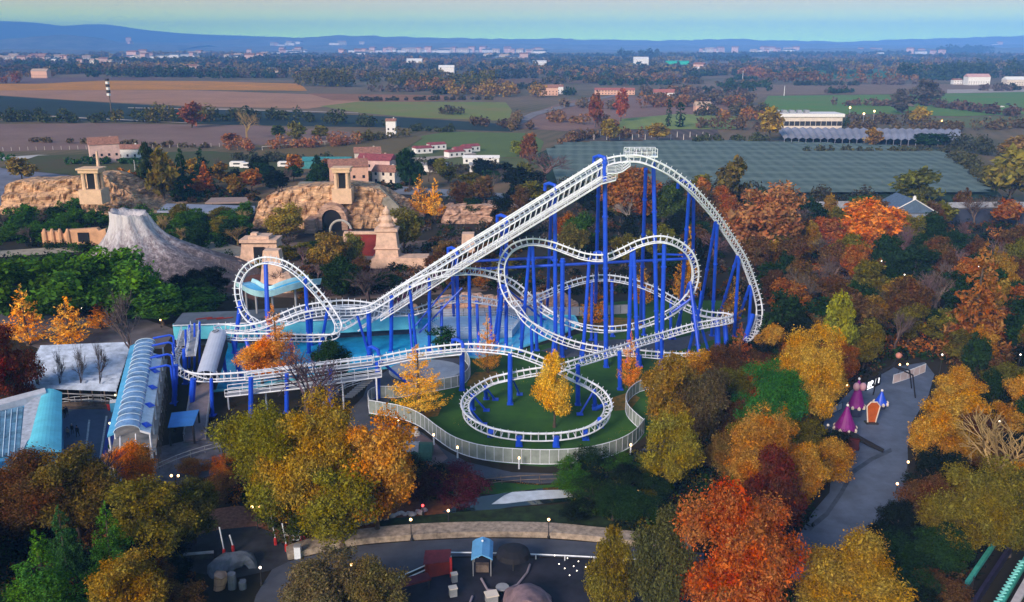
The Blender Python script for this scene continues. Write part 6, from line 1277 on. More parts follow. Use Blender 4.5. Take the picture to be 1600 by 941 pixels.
# white tent pavilion
tp = [G(x, y, 2.8) for x, y in ((30, 606), (182, 612), (206, 536), (64, 542))]; wt = thing('white_pavilion', 'large pavilion with a pleated bluish white roof behind the bare trees', 'pavilion', (tp[0].x, tp[0].y, 0)); tb = MB(); n = 18
for k in range(n):
    a, b = tp[0].lerp(tp[3], k/n), tp[0].lerp(tp[3], (k+1)/n); c, d = tp[1].lerp(tp[2], k/n), tp[1].lerp(tp[2], (k+1)/n); m1, m2 = (a+b)/2+Vector((0, 0, .45)), (c+d)/2+Vector((0, 0, .45)); tb.add([a, c, m2, m1, b, d], [(0, 1, 2, 3), (3, 2, 5, 4)])
part('roof', tb, mat('bluish white membrane', (.40, .48, .62), .6, .3, .6, detail=10), wt)
for k in range(9): c = tp[0].lerp(tp[1], k/8); part('post', MB().tube([(c.x, c.y, 0), (c.x, c.y, 2.8)], .1, 5), timber, wt)
for z in (1.2, 2.2): part('rail', MB().tube([(tp[0].x, tp[0].y-.2, z), (tp[1].x, tp[1].y-.2, z)], .09, 4), grey, wt)
part('rear_wall', MB().box(((tp[2].x+tp[3].x)/2, tp[3].y-1, 1.3), (tp[2].x-tp[3].x-3, .3, 2.6)), darkgrey, wt)
part('terrace_steps', MB().box(((tp[0].x+tp[1].x)/2+2, tp[0].y-1.0, .3), (12, .9, .6)).box(((tp[0].x+tp[1].x)/2+2, tp[0].y-1.8, .15), (12, .8, .3)), timber, wt)
# cyan roofed hall bottom left
def poly(px, z0, z1): return MB().prism([(p.x, p.y) for p in [G(x, y, z1) for x, y in px]], z0, z1)
ch = thing('cyan_roofed_hall', 'hall at the left edge with dark glazed roof, white walkway strip and curved cyan canopy', 'hall', G(40, 740))
part('wall', poly([(-60, 736), (-60, 648), (70, 616), (92, 616), (94, 700), (40, 712)], 0, 4.3), lightblue, ch)
part('glazed_roof', poly([(-60, 722), (-60, 655), (36, 634), (30, 708)], 4.3, 4.6), mat('blue hall glazing', (.13, .30, .46), .2, .4, .5, spec=.7), ch)
part('roof_strip', poly([(30, 716), (38, 634), (66, 613), (62, 668), (42, 690)], 4.31, 5.0), mat('dirty white roof', (.52, .56, .64), .7, .25, 1.2), ch)
part('parapet', poly([(-60, 650), (-60, 640), (70, 606), (72, 613)], 4.3, 5.4), mat('pale parapet', (.6, .62, .68), .7, .15), ch)
cv = MB(); q0, q1 = G(32, 708, 4.6), G(58, 613, 4.6); e0, e1 = G(96, 706, 4.6), G(97, 613, 4.6)
rg_ = []
for f in (0, 1):
    a, b = q0.lerp(q1, f), e0.lerp(e1, f); rg_.append([a.lerp(b, k/10)+Vector((0, 0, (.8-.2*f)*math.sin(math.pi*k/10))) for k in range(11)])
cv.loft(rg_, False, False); part('curved_canopy', cv, cyanm, ch)
cv = MB(); cv.add(rg_[0]+[q0, e0], [tuple(range(11))]); part('canopy_end', cv, lightblue, ch)
for k in range(9): a, b = G(-50+k*9, 722-k*1.4, 4.62), G(-46+k*9.2, 655-k*2.2, 4.62); part('glazing_bar', MB().tube([a, b], .07, 4), paleblue, ch)
part('lower_roof', poly([(-60, 760), (-60, 722), (30, 708), (30, 732)], 0, 3.6), cyanm, ch)
# grey roofed queue hall behind the pool
qh = thing('grey_roofed_hall', 'long hall with a flat grey roof and cyan fascia behind the blue pool', 'hall', G(400, 512)); rz_ = 5
part('roof', poly([(270, 508), (285, 489), (365, 486), (640, 470), (652, 492), (420, 503)], 4.6, 5), greyroof, qh)
part('fascia', poly([(270, 509.5), (420, 504.5), (652, 493), (652, 489), (420, 500), (270, 506)], 2.2, 4.9), cyanm, qh)
part('wall', poly([(276, 505), (288, 491), (366, 488), (636, 473), (646, 488), (420, 500)], 0, 4.5), mat('dark blue hall wall', (.05, .08, .14), .8, .2), qh)
part('gutter', MB().tube([G(270, 509, 5.05), G(420, 504, 5.05), G(652, 493, 5.05)], .14, 5), white, qh)
for x in (318, 335, 350): part('roof_beam', MB().tube([G(x-12, 499, 5.1), G(x+14, 496, 5.1)], .12, 4), redm, qh)
# pale blue winding flume by the loop
fl = thing('water_flume', 'pale blue winding water flume behind the left loop', 'flume', A(425, 470, 168)); fp = smoothpoly([tuple(A(x, y, Y)) for x, y, Y in ((381, 444, 170), (388, 447, 167), (402, 455, 163), (420, 458, 162), (445, 450, 163), (470, 443, 165), (492, 440, 168))], 5)
fm_ = MB(); V_ = [Vector(p) for p in fp]; rings = []
for i, p in enumerate(V_):
    t_ = (V_[min(i+1, len(V_)-1)]-V_[max(i-1, 0)]).normalized(); n_ = Vector((-t_.y, t_.x, 0)).normalized(); w_ = 1.7
    rings.append([p+n_*a*w_+Vector((0, 0, z)) for a, z in ((-1, .9), (-.75, 0), (.75, 0), (1, .9), (1.12, .9), (.85, -.4), (-.85, -.4), (-1.12, .9))])
fm_.loft(rings); part('trough', fm_, mat('pale aqua paint', (.42, .72, .80), .5, .12, .8), fl)
part('water', MB().loft([[p+(Vector((-(V_[min(i+1, len(V_)-1)]-V_[max(i-1, 0)]).y, (V_[min(i+1, len(V_)-1)]-V_[max(i-1, 0)]).x, 0)).normalized())*a+Vector((0, 0, .35)) for a in (-1.2, 1.2)] for i, p in enumerate(V_)], False, False), poolm, fl)
for i in range(2, len(V_), 7): p = V_[i]; part('post', MB().tube([(p.x, p.y, 0), tuple(p)], .22, 6), grey, fl)
g = A(407, 455, 166); part('canopy', MB().lathe([(2.9, 0), (2.6, .5), (1.5, 1.0), (.01, 1.2)], (g.x+.6, g.y+2, g.z-.4), 14, .5), redm, fl)
# ramp: round roofed walkway and open bridge
B0, B1 = G(305, 690, 0), G(318, 590, 3.0); R0, R1 = G(321, 588, 4.2), G(341, 522, 5.8)
wk = thing('covered_walkway', 'pale round roofed walkway sloping down to an open grey ramp', 'walkway', B0)
d = (R1-R0).normalized(); n_ = Vector((d.y, -d.x, 0)).normalized(); part('roof', MB().loft([[c+n_*(-math.cos(math.pi*k/10))*1.5+Vector((0, 0, math.sin(math.pi*k/10)*.9)) for k in range(11)] for c in (R0, R1)], False, False), mat('pale lavender sheet', (.55, .60, .72), .5, .08, .5), wk)
part('roof_end', MB().add([R1+n_*(-math.cos(math.pi*k/10))*1.5+Vector((0, 0, math.sin(math.pi*k/10)*.9)) for k in range(11)], [tuple(range(11))]), grey, wk)
part('side_wall', MB().loft([[c+n_*1.45, c+n_*1.45-Vector((0, 0, 2.4)), c-n_*1.45-Vector((0, 0, 2.4)), c-n_*1.45] for c in (R0, R1)], False, False), darkgrey, wk)
hp = R1+Vector((0, 0, .92)); part('roof_hatch', MB().tube([hp+Vector((math.cos(a)*.5, math.sin(a)*.6-1.2, .03)) for a in np.linspace(0, 6.28, 13)], .07, 4), darkgrey, wk)
d = (B1-B0); n_ = Vector((d.y, -d.x, 0)).normalized(); part('ramp', MB().loft([[c+n_*1.5, c-n_*1.5, c-n_*1.5-Vector((0, 0, .3)), c+n_*1.5-Vector((0, 0, .3))] for c in (B0+Vector((0, 0, .35)), B1)]), mat('mauve grey ramp', (.24, .20, .22), .85, .15), wk)
for s_ in (-1.5, 1.5):
    rl = MB()
    for z in (.5, 1.1): rl.tube([B0+n_*s_+Vector((0, 0, z+.3)), B1+n_*s_+Vector((0, 0, z))], .06, 4)
    for k in range(12): c = B0.lerp(B1, k/11)+n_*s_; rl.tube([c, c+Vector((0, 0, 1.2))], .05, 4)
    part('railing', rl, grey, wk)
for k in range(4): c = B0.lerp(B1, .3+k*.22); part('post', MB().tube([(c.x, c.y, 0), tuple(c)], .2, 6), darkgrey, wk)
slab('blue_awning', [(262, 668), (302, 664), (311, 640), (268, 645)], 3.0, .12, mat('bright blue awning', (.05, .22, .60), .6, .12, .5), 'square bright blue awning beside the grey ramp', 'awning')
# ================================================================== fences
def fence(name, px, h, label, m, step=1.25, group=None, panel=True, pm_=white, rails=(1.0,), cap=100, r=.05):
    W = [G(*p) for p in smoothpoly(px, 8)]; cum = [0]
    for a, b in zip(W[:-1], W[1:]): cum.append(cum[-1]+(b-a).length)
    n = max(2, min(cap, int(cum[-1]/step))); xs_ = np.interp(np.linspace(0, cum[-1], n+1), cum, [p.x for p in W]); ys_ = np.interp(np.linspace(0, cum[-1], n+1), cum, [p.y for p in W])
    t = thing(name, label, 'fence', W[0], group); Q = [Vector((a, b, 0)) for a, b in zip(xs_, ys_)]
    if panel:
        pmb = MB()
        for a, b in zip(Q[:-1], Q[1:]):
            d = (b-a)*.04; nn = Vector((-(b-a).y, (b-a).x, 0)).normalized()*.02; pmb.add([a+d-nn+Vector((0, 0, .1)), b-d-nn+Vector((0, 0, .1)), b-d-nn+Vector((0, 0, h)), a+d-nn+Vector((0, 0, h)), a+d+nn+Vector((0, 0, .1)), b-d+nn+Vector((0, 0, .1)), b-d+nn+Vector((0, 0, h)), a+d+nn+Vector((0, 0, h))], [(0, 1, 2, 3), (7, 6, 5, 4), (3, 2, 6, 7), (0, 4, 5, 1)])
        part('panel', pmb, m, t)
    rl = MB()
    for f in rails: rl.tube([q+Vector((0, 0, h*f)) for q in Q], r*1.3, 4)
    if panel: rl.tube([q+Vector((0, 0, .06)) for q in Q], .09, 4)
    part('rail', rl, pm_, t)
    p0 = part('post', MB().tube([Q[0], Q[0]+Vector((0, 0, h+.05))], r, 4), pm_, t)
    for q in Q[1:]: partcopy(p0, t, q-Q[0])
    return t
def translucent():
    m = mat('translucent fence panel', (.36, .42, .40), .5, .2, .7); t = m.node_tree; b = [x for x in t.nodes if x.type == 'BSDF_PRINCIPLED'][0]; b.inputs['Alpha'].default_value = .62; return m
fp_ = translucent()
fence('curved_fence', [(577, 646), (600, 650), (630, 656), (658, 668), (684, 688), (712, 706), (750, 718), (800, 724), (860, 726), (915, 722), (960, 711), (990, 695), (1006, 676)], 2.2, 'long curved fence of pale panels round the front of the lawn', fp_)
fence('curved_fence', [(578, 644), (576, 630), (590, 622), (620, 622), (655, 616), (700, 608), (722, 602), (734, 588), (732, 572), (722, 558), (716, 545)], 2.0, 'curved pale fence round the round stage left of the track ring', fp_)
fence('curved_fence', [(1006, 676), (992, 664), (980, 650), (978, 634), (988, 620), (1004, 611), (1030, 607)], 2.0, 'small curved fence loop at the right end of the lawn', fp_)
fence('curved_fence', [(505, 640), (520, 620), (545, 606), (580, 596)], 1.1, 'white curved handrail beside the path under the white deck', None, 1.6, None, False, white, (1.0, .6, .25))
fence('lattice_fence', [(560, 497), (640, 500), (700, 497), (830, 494), (900, 494), (985, 490)], 2.0, 'pale fence along the back of the blue pool', mat('grey lattice panel', (.42, .43, .47), .7, .15, 1), 2.2, None, True, grey)
fence('plaza_railing', [(95, 634), (130, 629), (165, 630), (186, 640), (196, 658), (196, 690), (188, 712)], 1.1, 'curved white railing round the blue plaza', None, 2.0, None, False, white, (1.0, .5))
fence('pond_railing', [(755, 760), (820, 754), (900, 752), (960, 748)], 1.0, 'low pale railing along the far bank of the pond', None, 2.2, None, False, timber, (1.0, .4))
fence('road_railing', [(560, 950), (630, 912), (665, 896), (705, 882)], 1.0, 'white double railing below the asphalt road, left of the red corner', None, 2.5, None, False, white, (1.0, .45), 100, .07)
fence('road_railing', [(702, 872), (780, 873), (860, 876), (940, 880), (1020, 884)], .7, 'thin white railing along the near side of the asphalt road', None, 3, None, False, white, (1.0,), 100, .07)
fence('yard_railing', [(235, 742), (280, 722), (330, 706), (368, 700)], 1.1, 'grey railing across the decked yard left of the golden clump', None, 2, None, False, grey, (1.0, .5))
fence('yard_railing', [(325, 672), (365, 674), (400, 682), (425, 692)], 1.1, 'rope railing with small lamps left of the golden clump', None, 2, None, False, timber, (1.0, .6))
fence('street_fence', [(1395, 600), (1420, 592), (1445, 582)], 1.6, 'white fence at the far end of the blue street', mat('pinkish white panel', (.6, .5, .5), .7, .1), 1.6, None, True, white)
fence('street_fence', [(1262, 668), (1285, 655), (1315, 640)], 1.2, 'pale fence behind the purple cone towers', mat('bluish white panel', (.4, .5, .62), .7, .1), 1.2, None, True, darkgrey)
fence('orchard_wire_fence', [(410, 236), (500, 228), (560, 222), (600, 216)], 2.2, 'row of pale fence posts in the reddish orchard rows', None, 9, None, False, wallm, (1.0,), 100, .12)
# ================================================================== lamps
def lamp(px, pb, pt, label, n=1, group=None, m=lampm, r=.22, pole_m=darkgrey):
    g = G(px, pb); h = A(px, pt, g.y).z; t = thing('street_lamp', label, 'lamp', g, group)
    part('post', MB().lathe([(.16, 0), (.16, .3), (.06, .5), (.045, h)], g, 8), pole_m, t)
    if n == 1: part('lamp_globe', MB().ball((g.x, g.y, h), r, 8, 6), m, t)
    else:
        part('arm', MB().tube([(g.x-.45, g.y, h-.1), (g.x+.45, g.y, h-.1)], .04, 4), pole_m, t)
        for s_ in (-1, 1): part('lamp_globe', MB().ball((g.x+s_*.45, g.y, h+.05), r, 8, 6), m, t)
    return t
LMP = [(643, 846, 812, 'street lamp on the embankment below the leafy slope', 1, lampm), (857, 842, 812, 'street lamp on the embankment before the dark hedge bank', 1, lampm), (551, 926, 882, 'street lamp among the sparse trees by the white road railing', 1, lampm),
       (403, 828, 793, 'two globed lamp on the dark courtyard beside the masts', 2, lampm), (409, 915, 887, 'street lamp beside the grey rock arch', 1, lampw), (701, 822, 798, 'lamp at the foot of the leafy slope', 1, lampm), (661, 805, 790, 'red lamp on the leafy slope', 1, lampr),
       (189, 650, 618, 'cream globe lamp at the top corner of the plaza railing', 2, emat('cream globe', (1, .9, .5), 1.6)), (183, 710, 662, 'cream globe lamp at the lower end of the plaza railing', 2, emat('cream globe', (1, .9, .5), 1.6)),
       (995, 795, 768, 'lamp right of the pond thicket', 1, lampm), (1500, 560, 540, 'lamp x', 1, lampm), (1203, 545, 533, 'lamp by the path below the big drop', 1, lampm), (252, 512, 500, 'warm lamp left of the grey roofed hall', 1, lampm),
       (275, 760, 744, 'two globed lamp above the reddish earth bank', 2, lampm), (40, 768, 746, 'lamp glowing between the brown trees at the left edge', 2, lampm), (56, 815, 795, 'lamp glowing above the conifers at the bottom left', 2, lampm),
       (1404, 586, 570, 'left lamp at the far end of the blue street', 1, lampm), (1416, 584, 569, 'right lamp at the far end of the blue street', 1, lampm), (1322, 612, 602, 'pinkish lamp above the purple cone towers', 1, lampm), (1262, 650, 634, 'lamp left of the purple cone towers', 2, lampm),
       (1453, 668, 655, 'topmost lamp of the chain along the right side of the street', 1, lampm), (1436, 700, 686, 'second lamp from the top along the right side of the street', 1, lampm), (1417, 738, 722, 'third lamp from the top along the right side of the street', 1, lampm), (1400, 772, 756, 'lowest lamp along the right side of the street', 1, lampm),
       (130, 498, 482, 'white lamp between two feathery orange trees', 1, lampw), (1218, 212, 178, 'x', 1, lampm)]
for a in LMP:
    if len(a[3]) > 7: lamp(a[0], a[1], a[2], a[3], a[4], None, a[5], .16 if a[5] != lampw else .14)
for i, (px, py, lab) in enumerate(((623, 668, 'leftmost'), (678, 690, 'second'), (715, 710, 'third'), (811, 727, 'front middle'), (985, 712, 'rightmost'))):
    g = G(px, py+6) if i < 4 else G(px, py); t = thing('bollard_light', f'{lab} glowing bollard light outside the long curved fence', 'bollard light', g)
    part('post', MB().lathe([(.12, 0), (.1, 1.5)], g, 8), white, t); part('lamp_head', MB().lathe([(.13, 1.5), (.13, 1.75), (.02, 1.85)], g, 8), lampm, t)
# far lamps
for px, pb, h in ((1326, 190, 10), (1348, 196, 8), (1364, 194, 9), (1470, 200, 5)):
    g = G(px, pb); t = thing('street_lamp', 'distant glowing lamp on a post right of the long cream building', 'lamp', g, 'distant lamps right of the long cream building'); part('post', MB().tube([g, (g.x, g.y, h)], .2, 5), grey, t); part('lamp_globe', MB().ball((g.x, g.y, h), .7, 8, 5), lampm, t)
# string lights bottom
R = random.Random(4); b0 = None
for i in range(22):
    r_, c_ = divmod(i, 7); p = G(868+c_*19+r_*7+R.uniform(-3, 3), 886+r_*10+c_*4+R.uniform(-2, 2)); p.z = 0
    o = single('string_bulb', MB().ball((p.x*.97, p.y*.97, 1.9+1.0), .06, 6, 5), lampw, 'small white bulb of the string lights over the dark yard', 'light bulb', 'string light bulbs over the dark yard')
# small fairy lights among the right wood
for px, py in ((1298, 520), (1330, 545), (1405, 495), (1370, 470), (1520, 480), (1460, 640), (1545, 760), (1580, 640)):
    g = G(px, py); t = thing('wood_lamp', 'tiny pale lamp on a thin pole in the right hand wood', 'lamp', g, 'tiny lamps of the right hand wood'); part('post', MB().tube([g, (g.x, g.y, 9.0)], .05, 4), darkgrey, t); part('lamp_globe', MB().ball((g.x, g.y, 9.1), .13, 6, 5), lampw, t)
# ================================================================== courtyard masts, booth, rock arch
for px, pb, pt, lab in ((351, 870, 824, 'first red footed white mast from the left in the dark courtyard'), (365, 864, 836, 'short white mast second from the left in the dark courtyard'), (431, 852, 806, 'tall red footed white mast at the back of the dark courtyard'), (448, 862, 818, 'red footed white mast at the end of the stone embankment')):
    g = G(px, pb); h = A(px-2, pt, g.y).z; t = thing('barrier_mast', lab, 'mast', g); part('pole', MB().tube([g+Vector((0, 0, .9)), (g.x-.25, g.y, h)], .08, 6), white, t); part('base', MB().lathe([(.2, 0), (.2, .7), (.13, 1.0)], g, 8), brightred, t)
for px in (458, 465.5):
    g = G(px, 850); single('lifebuoy', MB().tube([(g.x+.3*math.cos(a), g.y+.02*math.cos(a), .8+.3*math.sin(a)) for a in np.linspace(0, 6.28, 15)], .08, 6), white, ('left' if px < 460 else 'right')+' one of two white rings standing behind the embankment end', 'ring')
g = G(480, 850); tg_ = thing('red_barrier', 'leaning red barrier pole behind the embankment end', 'barrier', g); part('pole', MB().tube([g, g+Vector((-.6, 0, 1.9))], .08, 6).tube([g+Vector((-.7, 0, 0)), g+Vector((-.6, 0, 1.9))], .06, 6), brightred, tg_)
g = G(466, 872); bt_ = thing('white_booth', 'small white box booth at the end of the embankment', 'booth', g); part('cabinet', MB().box((g.x, g.y, .75), (.7, .6, 1.5)), white, bt_); part('lid', MB().box((g.x, g.y, 1.56), (.8, .7, .12)), grey, bt_)
ra = thing('rock_arch', 'blue grey artificial rock arch with pillars at the bottom edge', 'rock arch', G(375, 950)); ramb = MB(); rkm = mat('blue grey rock', (.15, .17, .21), .9, .35, .6, bump=.25)
def rocktube(pts, rs, seed, n=10):
    P_ = [Vector(p) for p in smoothpoly(pts, 4)]; r_ = np.interp(np.linspace(0, 1, len(P_)), np.linspace(0, 1, len(rs)), rs); mb = MB(); rings = []
    for i, p in enumerate(P_):
        t_ = (P_[min(i+1, len(P_)-1)]-P_[max(i-1, 0)]).normalized(); a = t_.cross(Vector((0, 1, .1))).normalized(); b = a.cross(t_)
        rings.append([p+(a*math.cos(2*math.pi*k/n)+b*math.sin(2*math.pi*k/n))*r_[i]*(1+.4*mnoise.noise(p*.8+Vector((k*.9, seed, 0)))) for k in range(n)])
    return mb.loft(rings)
part('arch_rock', rocktube([tuple(A(x, y, Y)) for x, y, Y in ((336, 985, 82), (338, 925, 83), (342, 892, 84), (360, 880, 85), (384, 872, 85.5), (396, 888, 85), (404, 925, 84), (410, 985, 83))], [1.0, .7, 1.1, 1.2, .9, .5, .6, .9], 1), rkm, ra)
for pts, rs in (([(348, 985, 80.5), (342, 930, 81), (346, 898, 81)], [.8, .55, .7]), ([(368, 985, 80.5), (364, 930, 81), (362, 896, 81)], [.5, .4, .45]), ([(384, 985, 80.5), (381, 940, 81), (379, 908, 81)], [.5, .35, .4])): part('rock_pillar', rocktube([tuple(A(*p)) for p in pts], rs, 3), rock2 if rs[0] == .8 else rkm, ra)
wallrun('low_stone_wall', [(262, 880), (300, 876), (335, 873)], .7, .3, mat('mossy dark stone', (.06, .06, .055), .9, .3), 'low grey stone wall left of the rock arch')
# ================================================================== pirate ride yard at the bottom
g = G(754, 890); kk = thing('blue_roof_kiosk', 'small kiosk with a bright blue gabled roof below the road', 'kiosk', g)
for sx in (-.95, .95):
    for sy in (-1.4, 1.3): part('post', MB().tube([(g.x+sx, g.y+sy, 0), (g.x+sx, g.y+sy, 2.4)], .05, 6), grey, kk)
part('roof', MB().add([(g.x+a, g.y+b, z) for b in (-1.7, 1.9) for a, z in ((-1.15, 2.3), (-.8, 2.6), (0, 2.9), (.8, 2.6), (1.15, 2.3), (1.15, 2.2), (0, 2.8), (-1.15, 2.2))], [(0, 1, 9, 8), (1, 2, 10, 9), (2, 3, 11, 10), (3, 4, 12, 11), (4, 5, 13, 12), (5, 6, 14, 13), (6, 7, 15, 14), (7, 0, 8, 15), (7, 6, 5, 4, 3, 2, 1, 0), (8, 9, 10, 11, 12, 13, 14, 15)]), mat('sky blue roof', (.12, .36, .66), .5, .1), kk); part('ridge_lamp', MB().ball((g.x, g.y+.9, 2.98), .14, 8, 5), white, kk)
part('counter', MB().box((g.x, g.y-.4, .5), (1.4, .6, .9)), timber, kk)
cw = MB(); pth = [G(x, y) for x, y in ((752, 908), (762, 926), (785, 927), (808, 918), (824, 898), (828, 886))]; cw.tube([p+Vector((0, 0, .3)) for p in pth], .13, 6); single('curved_low_wall', cw, mat('mauve concrete', (.26, .22, .27), .85, .15), 'curving pale low wall running right from the blue roof kiosk', 'wall')
cw = MB(); pth = [G(x, y) for x, y in ((738, 936), (730, 960), (712, 975))]; cw.tube([p+Vector((0, 0, .3)) for p in pth], .13, 6); single('curved_low_wall', cw, mat('mauve concrete', (.26, .22, .27), .85, .15), 'short curving pale wall at the bottom edge of the ride yard', 'wall')
for px, py, s_, lab in ((710, 910, .6, 'small pale cabinet left of the blue roof kiosk'), (708, 932, .75, 'cream topped cabinet near the bottom edge'), (768, 942, 1.15, 'cream square table at the bottom edge below the kiosk')):
    g = G(px, py); t = thing('cabinet', lab, 'cabinet', g); part('body', MB().box((g.x, g.y, .5), (s_, s_*.8, 1.0), .3), grey, t); part('top', MB().box((g.x, g.y, 1.06), (s_*1.15, s_*.95, .12), .3), wallm, t)
g = G(785, 928); t = thing('round_table', 'round grey table right of the kiosk', 'table', g); part('tabletop', MB().lathe([(.01, .78), (.7, .78), (.7, .86), (.01, .9)], g, 14), grey, t); part('leg', MB().lathe([(.4, 0), (.08, .1), (.08, .78)], g, 8), darkgrey, t)
g = G(802, 893); t = thing('round_canopy', 'large black round canopy right of the blue roof kiosk', 'canopy', g); part('canopy_top', MB().lathe([(1.9, 2.0), (1.7, 2.5), (1.0, 2.9), (.01, 3.1)], g, 16), mat('black canvas', (.012, .012, .018), .8, .2), t); part('post', MB().tube([g, g+Vector((0, 0, 2.9))], .08, 6), darkgrey, t)
mound('rock_mound', [(786, 956), (795, 948), (806, 938), (822, 934), (840, 940), (855, 949), (864, 958)], 985, 6, mat('pinkish ride rock', (.24, .16, .18), .9, .25, .9, bump=.1), 'pinkish artificial rock at the bottom edge, right of the round table', 21, .5)
g = G(684, 896); t = thing('red_shack', 'dark red cornered shack with a slanted roof left of the kiosk', 'shack', g); part('wall', MB().box((g.x, g.y, 1.0), (2.6, 1.6, 1.6), .35), redm, t); part('roof', MB().loft([[(g.x-1.4, g.y-1.3, 1.9), (g.x-1.4, g.y+1.0, 2.2)], [(g.x+1.4, g.y-.6, 1.8), (g.x+1.4, g.y+1.4, 2.1)]], False, False), mat('maroon canvas', (.12, .02, .03), .8, .3), t); part('corner_post', MB().box((g.x+1.5, g.y-.8, 1.2), (.25, .25, 2.4)), brightred, t)
g = G(640, 925); t = thing('long_shed', 'dark maroon long roof behind the white road railing', 'shed', g); part('roof', MB().box((g.x, g.y-.5, 1.6), (4.5, 1.3, .2), .42), mat('maroon canvas', (.12, .02, .03), .8, .3), t)
for s_ in (-2, 2): part('post', MB().tube([(g.x+s_, g.y-.5+s_*.44, 0), (g.x+s_, g.y-.5+s_*.44, 1.5)], .1, 6), darkgrey, t)
g = G(640, 712); t = thing('tunnel_roof', 'green rounded tunnel roof with a pale crumpled cover below the fence', 'tunnel', g)
part('shell', MB().loft([[(g.x+dx, g.y+1.9*math.cos(a), 1.9*math.sin(a)) for a in np.linspace(0, math.pi, 10)] for dx in (-2.5, 3.2)]), mat('dull green shell', (.05, .13, .09), .6, .2), t)
part('cover', MB().loft([[(g.x+dx, g.y+1.95*math.cos(a)-.1, 1.97*math.sin(a)+.15*math.sin(dx*5+a*7)) for a in np.linspace(.9, 2.4, 8)] for dx in np.linspace(-2.9, 1.4, 9)], False, False), mat('pale crumpled cover', (.45, .42, .42), .8, .2), t)
g = G(650, 680); t = thing('fountain_rock', 'small pale sculpture on the mauve yard', 'sculpture', g); part('stone', MB().lathe([(.7, 0), (.6, .4), (.3, .7), (.35, 1.1), (.01, 1.4)], g, 9), wallm, t)
single('bench', MB().box(tuple(G(672, 557)+Vector((0, 0, .45))), (3, .5, .1)).box(tuple(G(672, 557)+Vector((-1.2, 0, .2))), (.1, .4, .4)).box(tuple(G(672, 557)+Vector((1.2, 0, .2))), (.1, .4, .4)), wallm, 'pale bench above the round stage', 'bench')
# ================================================================== street decorations
def cone_tower(px, pb, h, r, m, label, name='cone_tower', ribs=8):
    g = G(px, pb); t = thing(name, label, 'kiosk', g)
    part('base', MB().lathe([(r*.8, 0), (r*.85, h*.22), (r*.8, h*.3)], g, ribs), mat('dark blue base', (.03, .04, .10), .7, .2), t)
    part('roof', MB().lathe([(r*1.1, h*.28), (r*.75, h*.5), (r*.35, h*.78), (r*.16, h*.95), (.02, h)], g, ribs*2), m, t)
    v = MB()
    for k in range(ribs): a = 2*math.pi*k/ribs; v.lathe([(.22, 0), (.26, .3), (.02, .55)], (g.x+math.cos(a)*r*1.05, g.y+math.sin(a)*r*1.05, g.z+h*.24), 6)
    part('scalloped_hem', v, wallm, t); part('finial', MB().ball((g.x, g.y, h+.1), .2, 8, 5), wp, t); return t
t = cone_tower(1336, 650, 6.0, 1.15, purple, 'taller bright purple cone tower with two pale balloons on the street')
g = G(1336, 650)
for s_ in (-.5, .5): part('balloon', MB().ball((g.x+s_, g.y-.5, 5.0), .5, 10, 8, 1.3), mat('pale pink plastic', (.5, .28, .34), .5, .1), t)
cone_tower(1319, 682, 4.8, 1.5, purple, 'lower and wider purple cone tower nearer the camera')
t = cone_tower(1375, 638, 2.9, 1.0, steelblue, 'small blue cone stall on the street')
g = G(1361, 662); t = thing('orange_slide', 'orange upright coffin shaped panel with a pale frame on the street', 'decoration', g)
part('panel', MB().loft([[(g.x-.55, g.y+dy, 0), (g.x-.95, g.y+dy, 2.9), (g.x-.45, g.y+dy, 3.5), (g.x+.45, g.y+dy, 3.5), (g.x+.95, g.y+dy, 2.9), (g.x+.55, g.y+dy, 0)] for dy in (-.12, .12)]), orangep, t)
part('frame', MB().tube([(g.x+a, g.y-.16, z) for a, z in ((-.55, 0), (-.98, 2.9), (-.45, 3.55), (.45, 3.55), (.98, 2.9), (.55, 0))], .1, 5), wallm, t); part('pedestal', MB().box((g.x, g.y, .15), (1.8, 1.2, .3)), darkgrey, t)
g = G(1385, 622); t = thing('skeletal_creature', 'dark long legged sculpture striding across the far end of the street', 'sculpture', g); lg = MB()
bpt = [Vector((g.x-.6, g.y+2, 3.6)), Vector((g.x+1.8, g.y+3, 4.4))]
part('torso', MB().tube(bpt+[bpt[1]+Vector((.6, 0, 1.4))], .32, 8, .2), darkm, t)
part('skull', MB().ball(bpt[1]+Vector((.7, 0, 1.8)), .5, 10, 8), mat('reddish bone', (.5, .2, .15), .8, .2), t)
for dx, dy, kx in ((-1.8, -1, -1.2), (-.9, 3, -.2), (4.6, -2.2, 4.2), (5.8, 2, 4.6)):
    j = Vector((g.x+kx, g.y+2+dy*.5, 3.0 if dx < 3 else 3.6)); part('leg', MB().tube([bpt[0] if dx < 3 else bpt[1], j, Vector((g.x+dx, g.y+2+dy, 0))], .16, 6, .1), darkm, t)
g = G(1330, 700); t = thing('dragon_cart', 'dark low cart with a slanted black boom on the street below the purple towers', 'cart', g)
part('body', MB().box((g.x-1, g.y, 1.1), (3.6, 2.0, 1.6), -.3), mat('dark red wood', (.08, .012, .015), .8, .3), t); part('boom', MB().tube([(g.x-.5, g.y, 2.2), (g.x+3.6, g.y-2.2, .6)], .5, 8, .3), darkm, t)
for s_ in (-1.3, 1.3): part('wheel', MB().tube([(g.x-1+s_, g.y-1.1, .4), (g.x-1+s_, g.y-.9, .4)], .45, 12), darkgrey, t)
g = G(1293, 740); t = thing('yellow_arch_gate', 'yellow green arched gate with spikes beside the orange brown tree', 'gate', g); ym = mat('dull yellow paint', (.42, .40, .06), .6, .2)
part('arch', MB().tube([(g.x-1.5, g.y, 0), (g.x-1.4, g.y, 2.0), (g.x, g.y, 3.1), (g.x+1.4, g.y, 2.0), (g.x+1.5, g.y, 0)], .16, 6), ym, t)
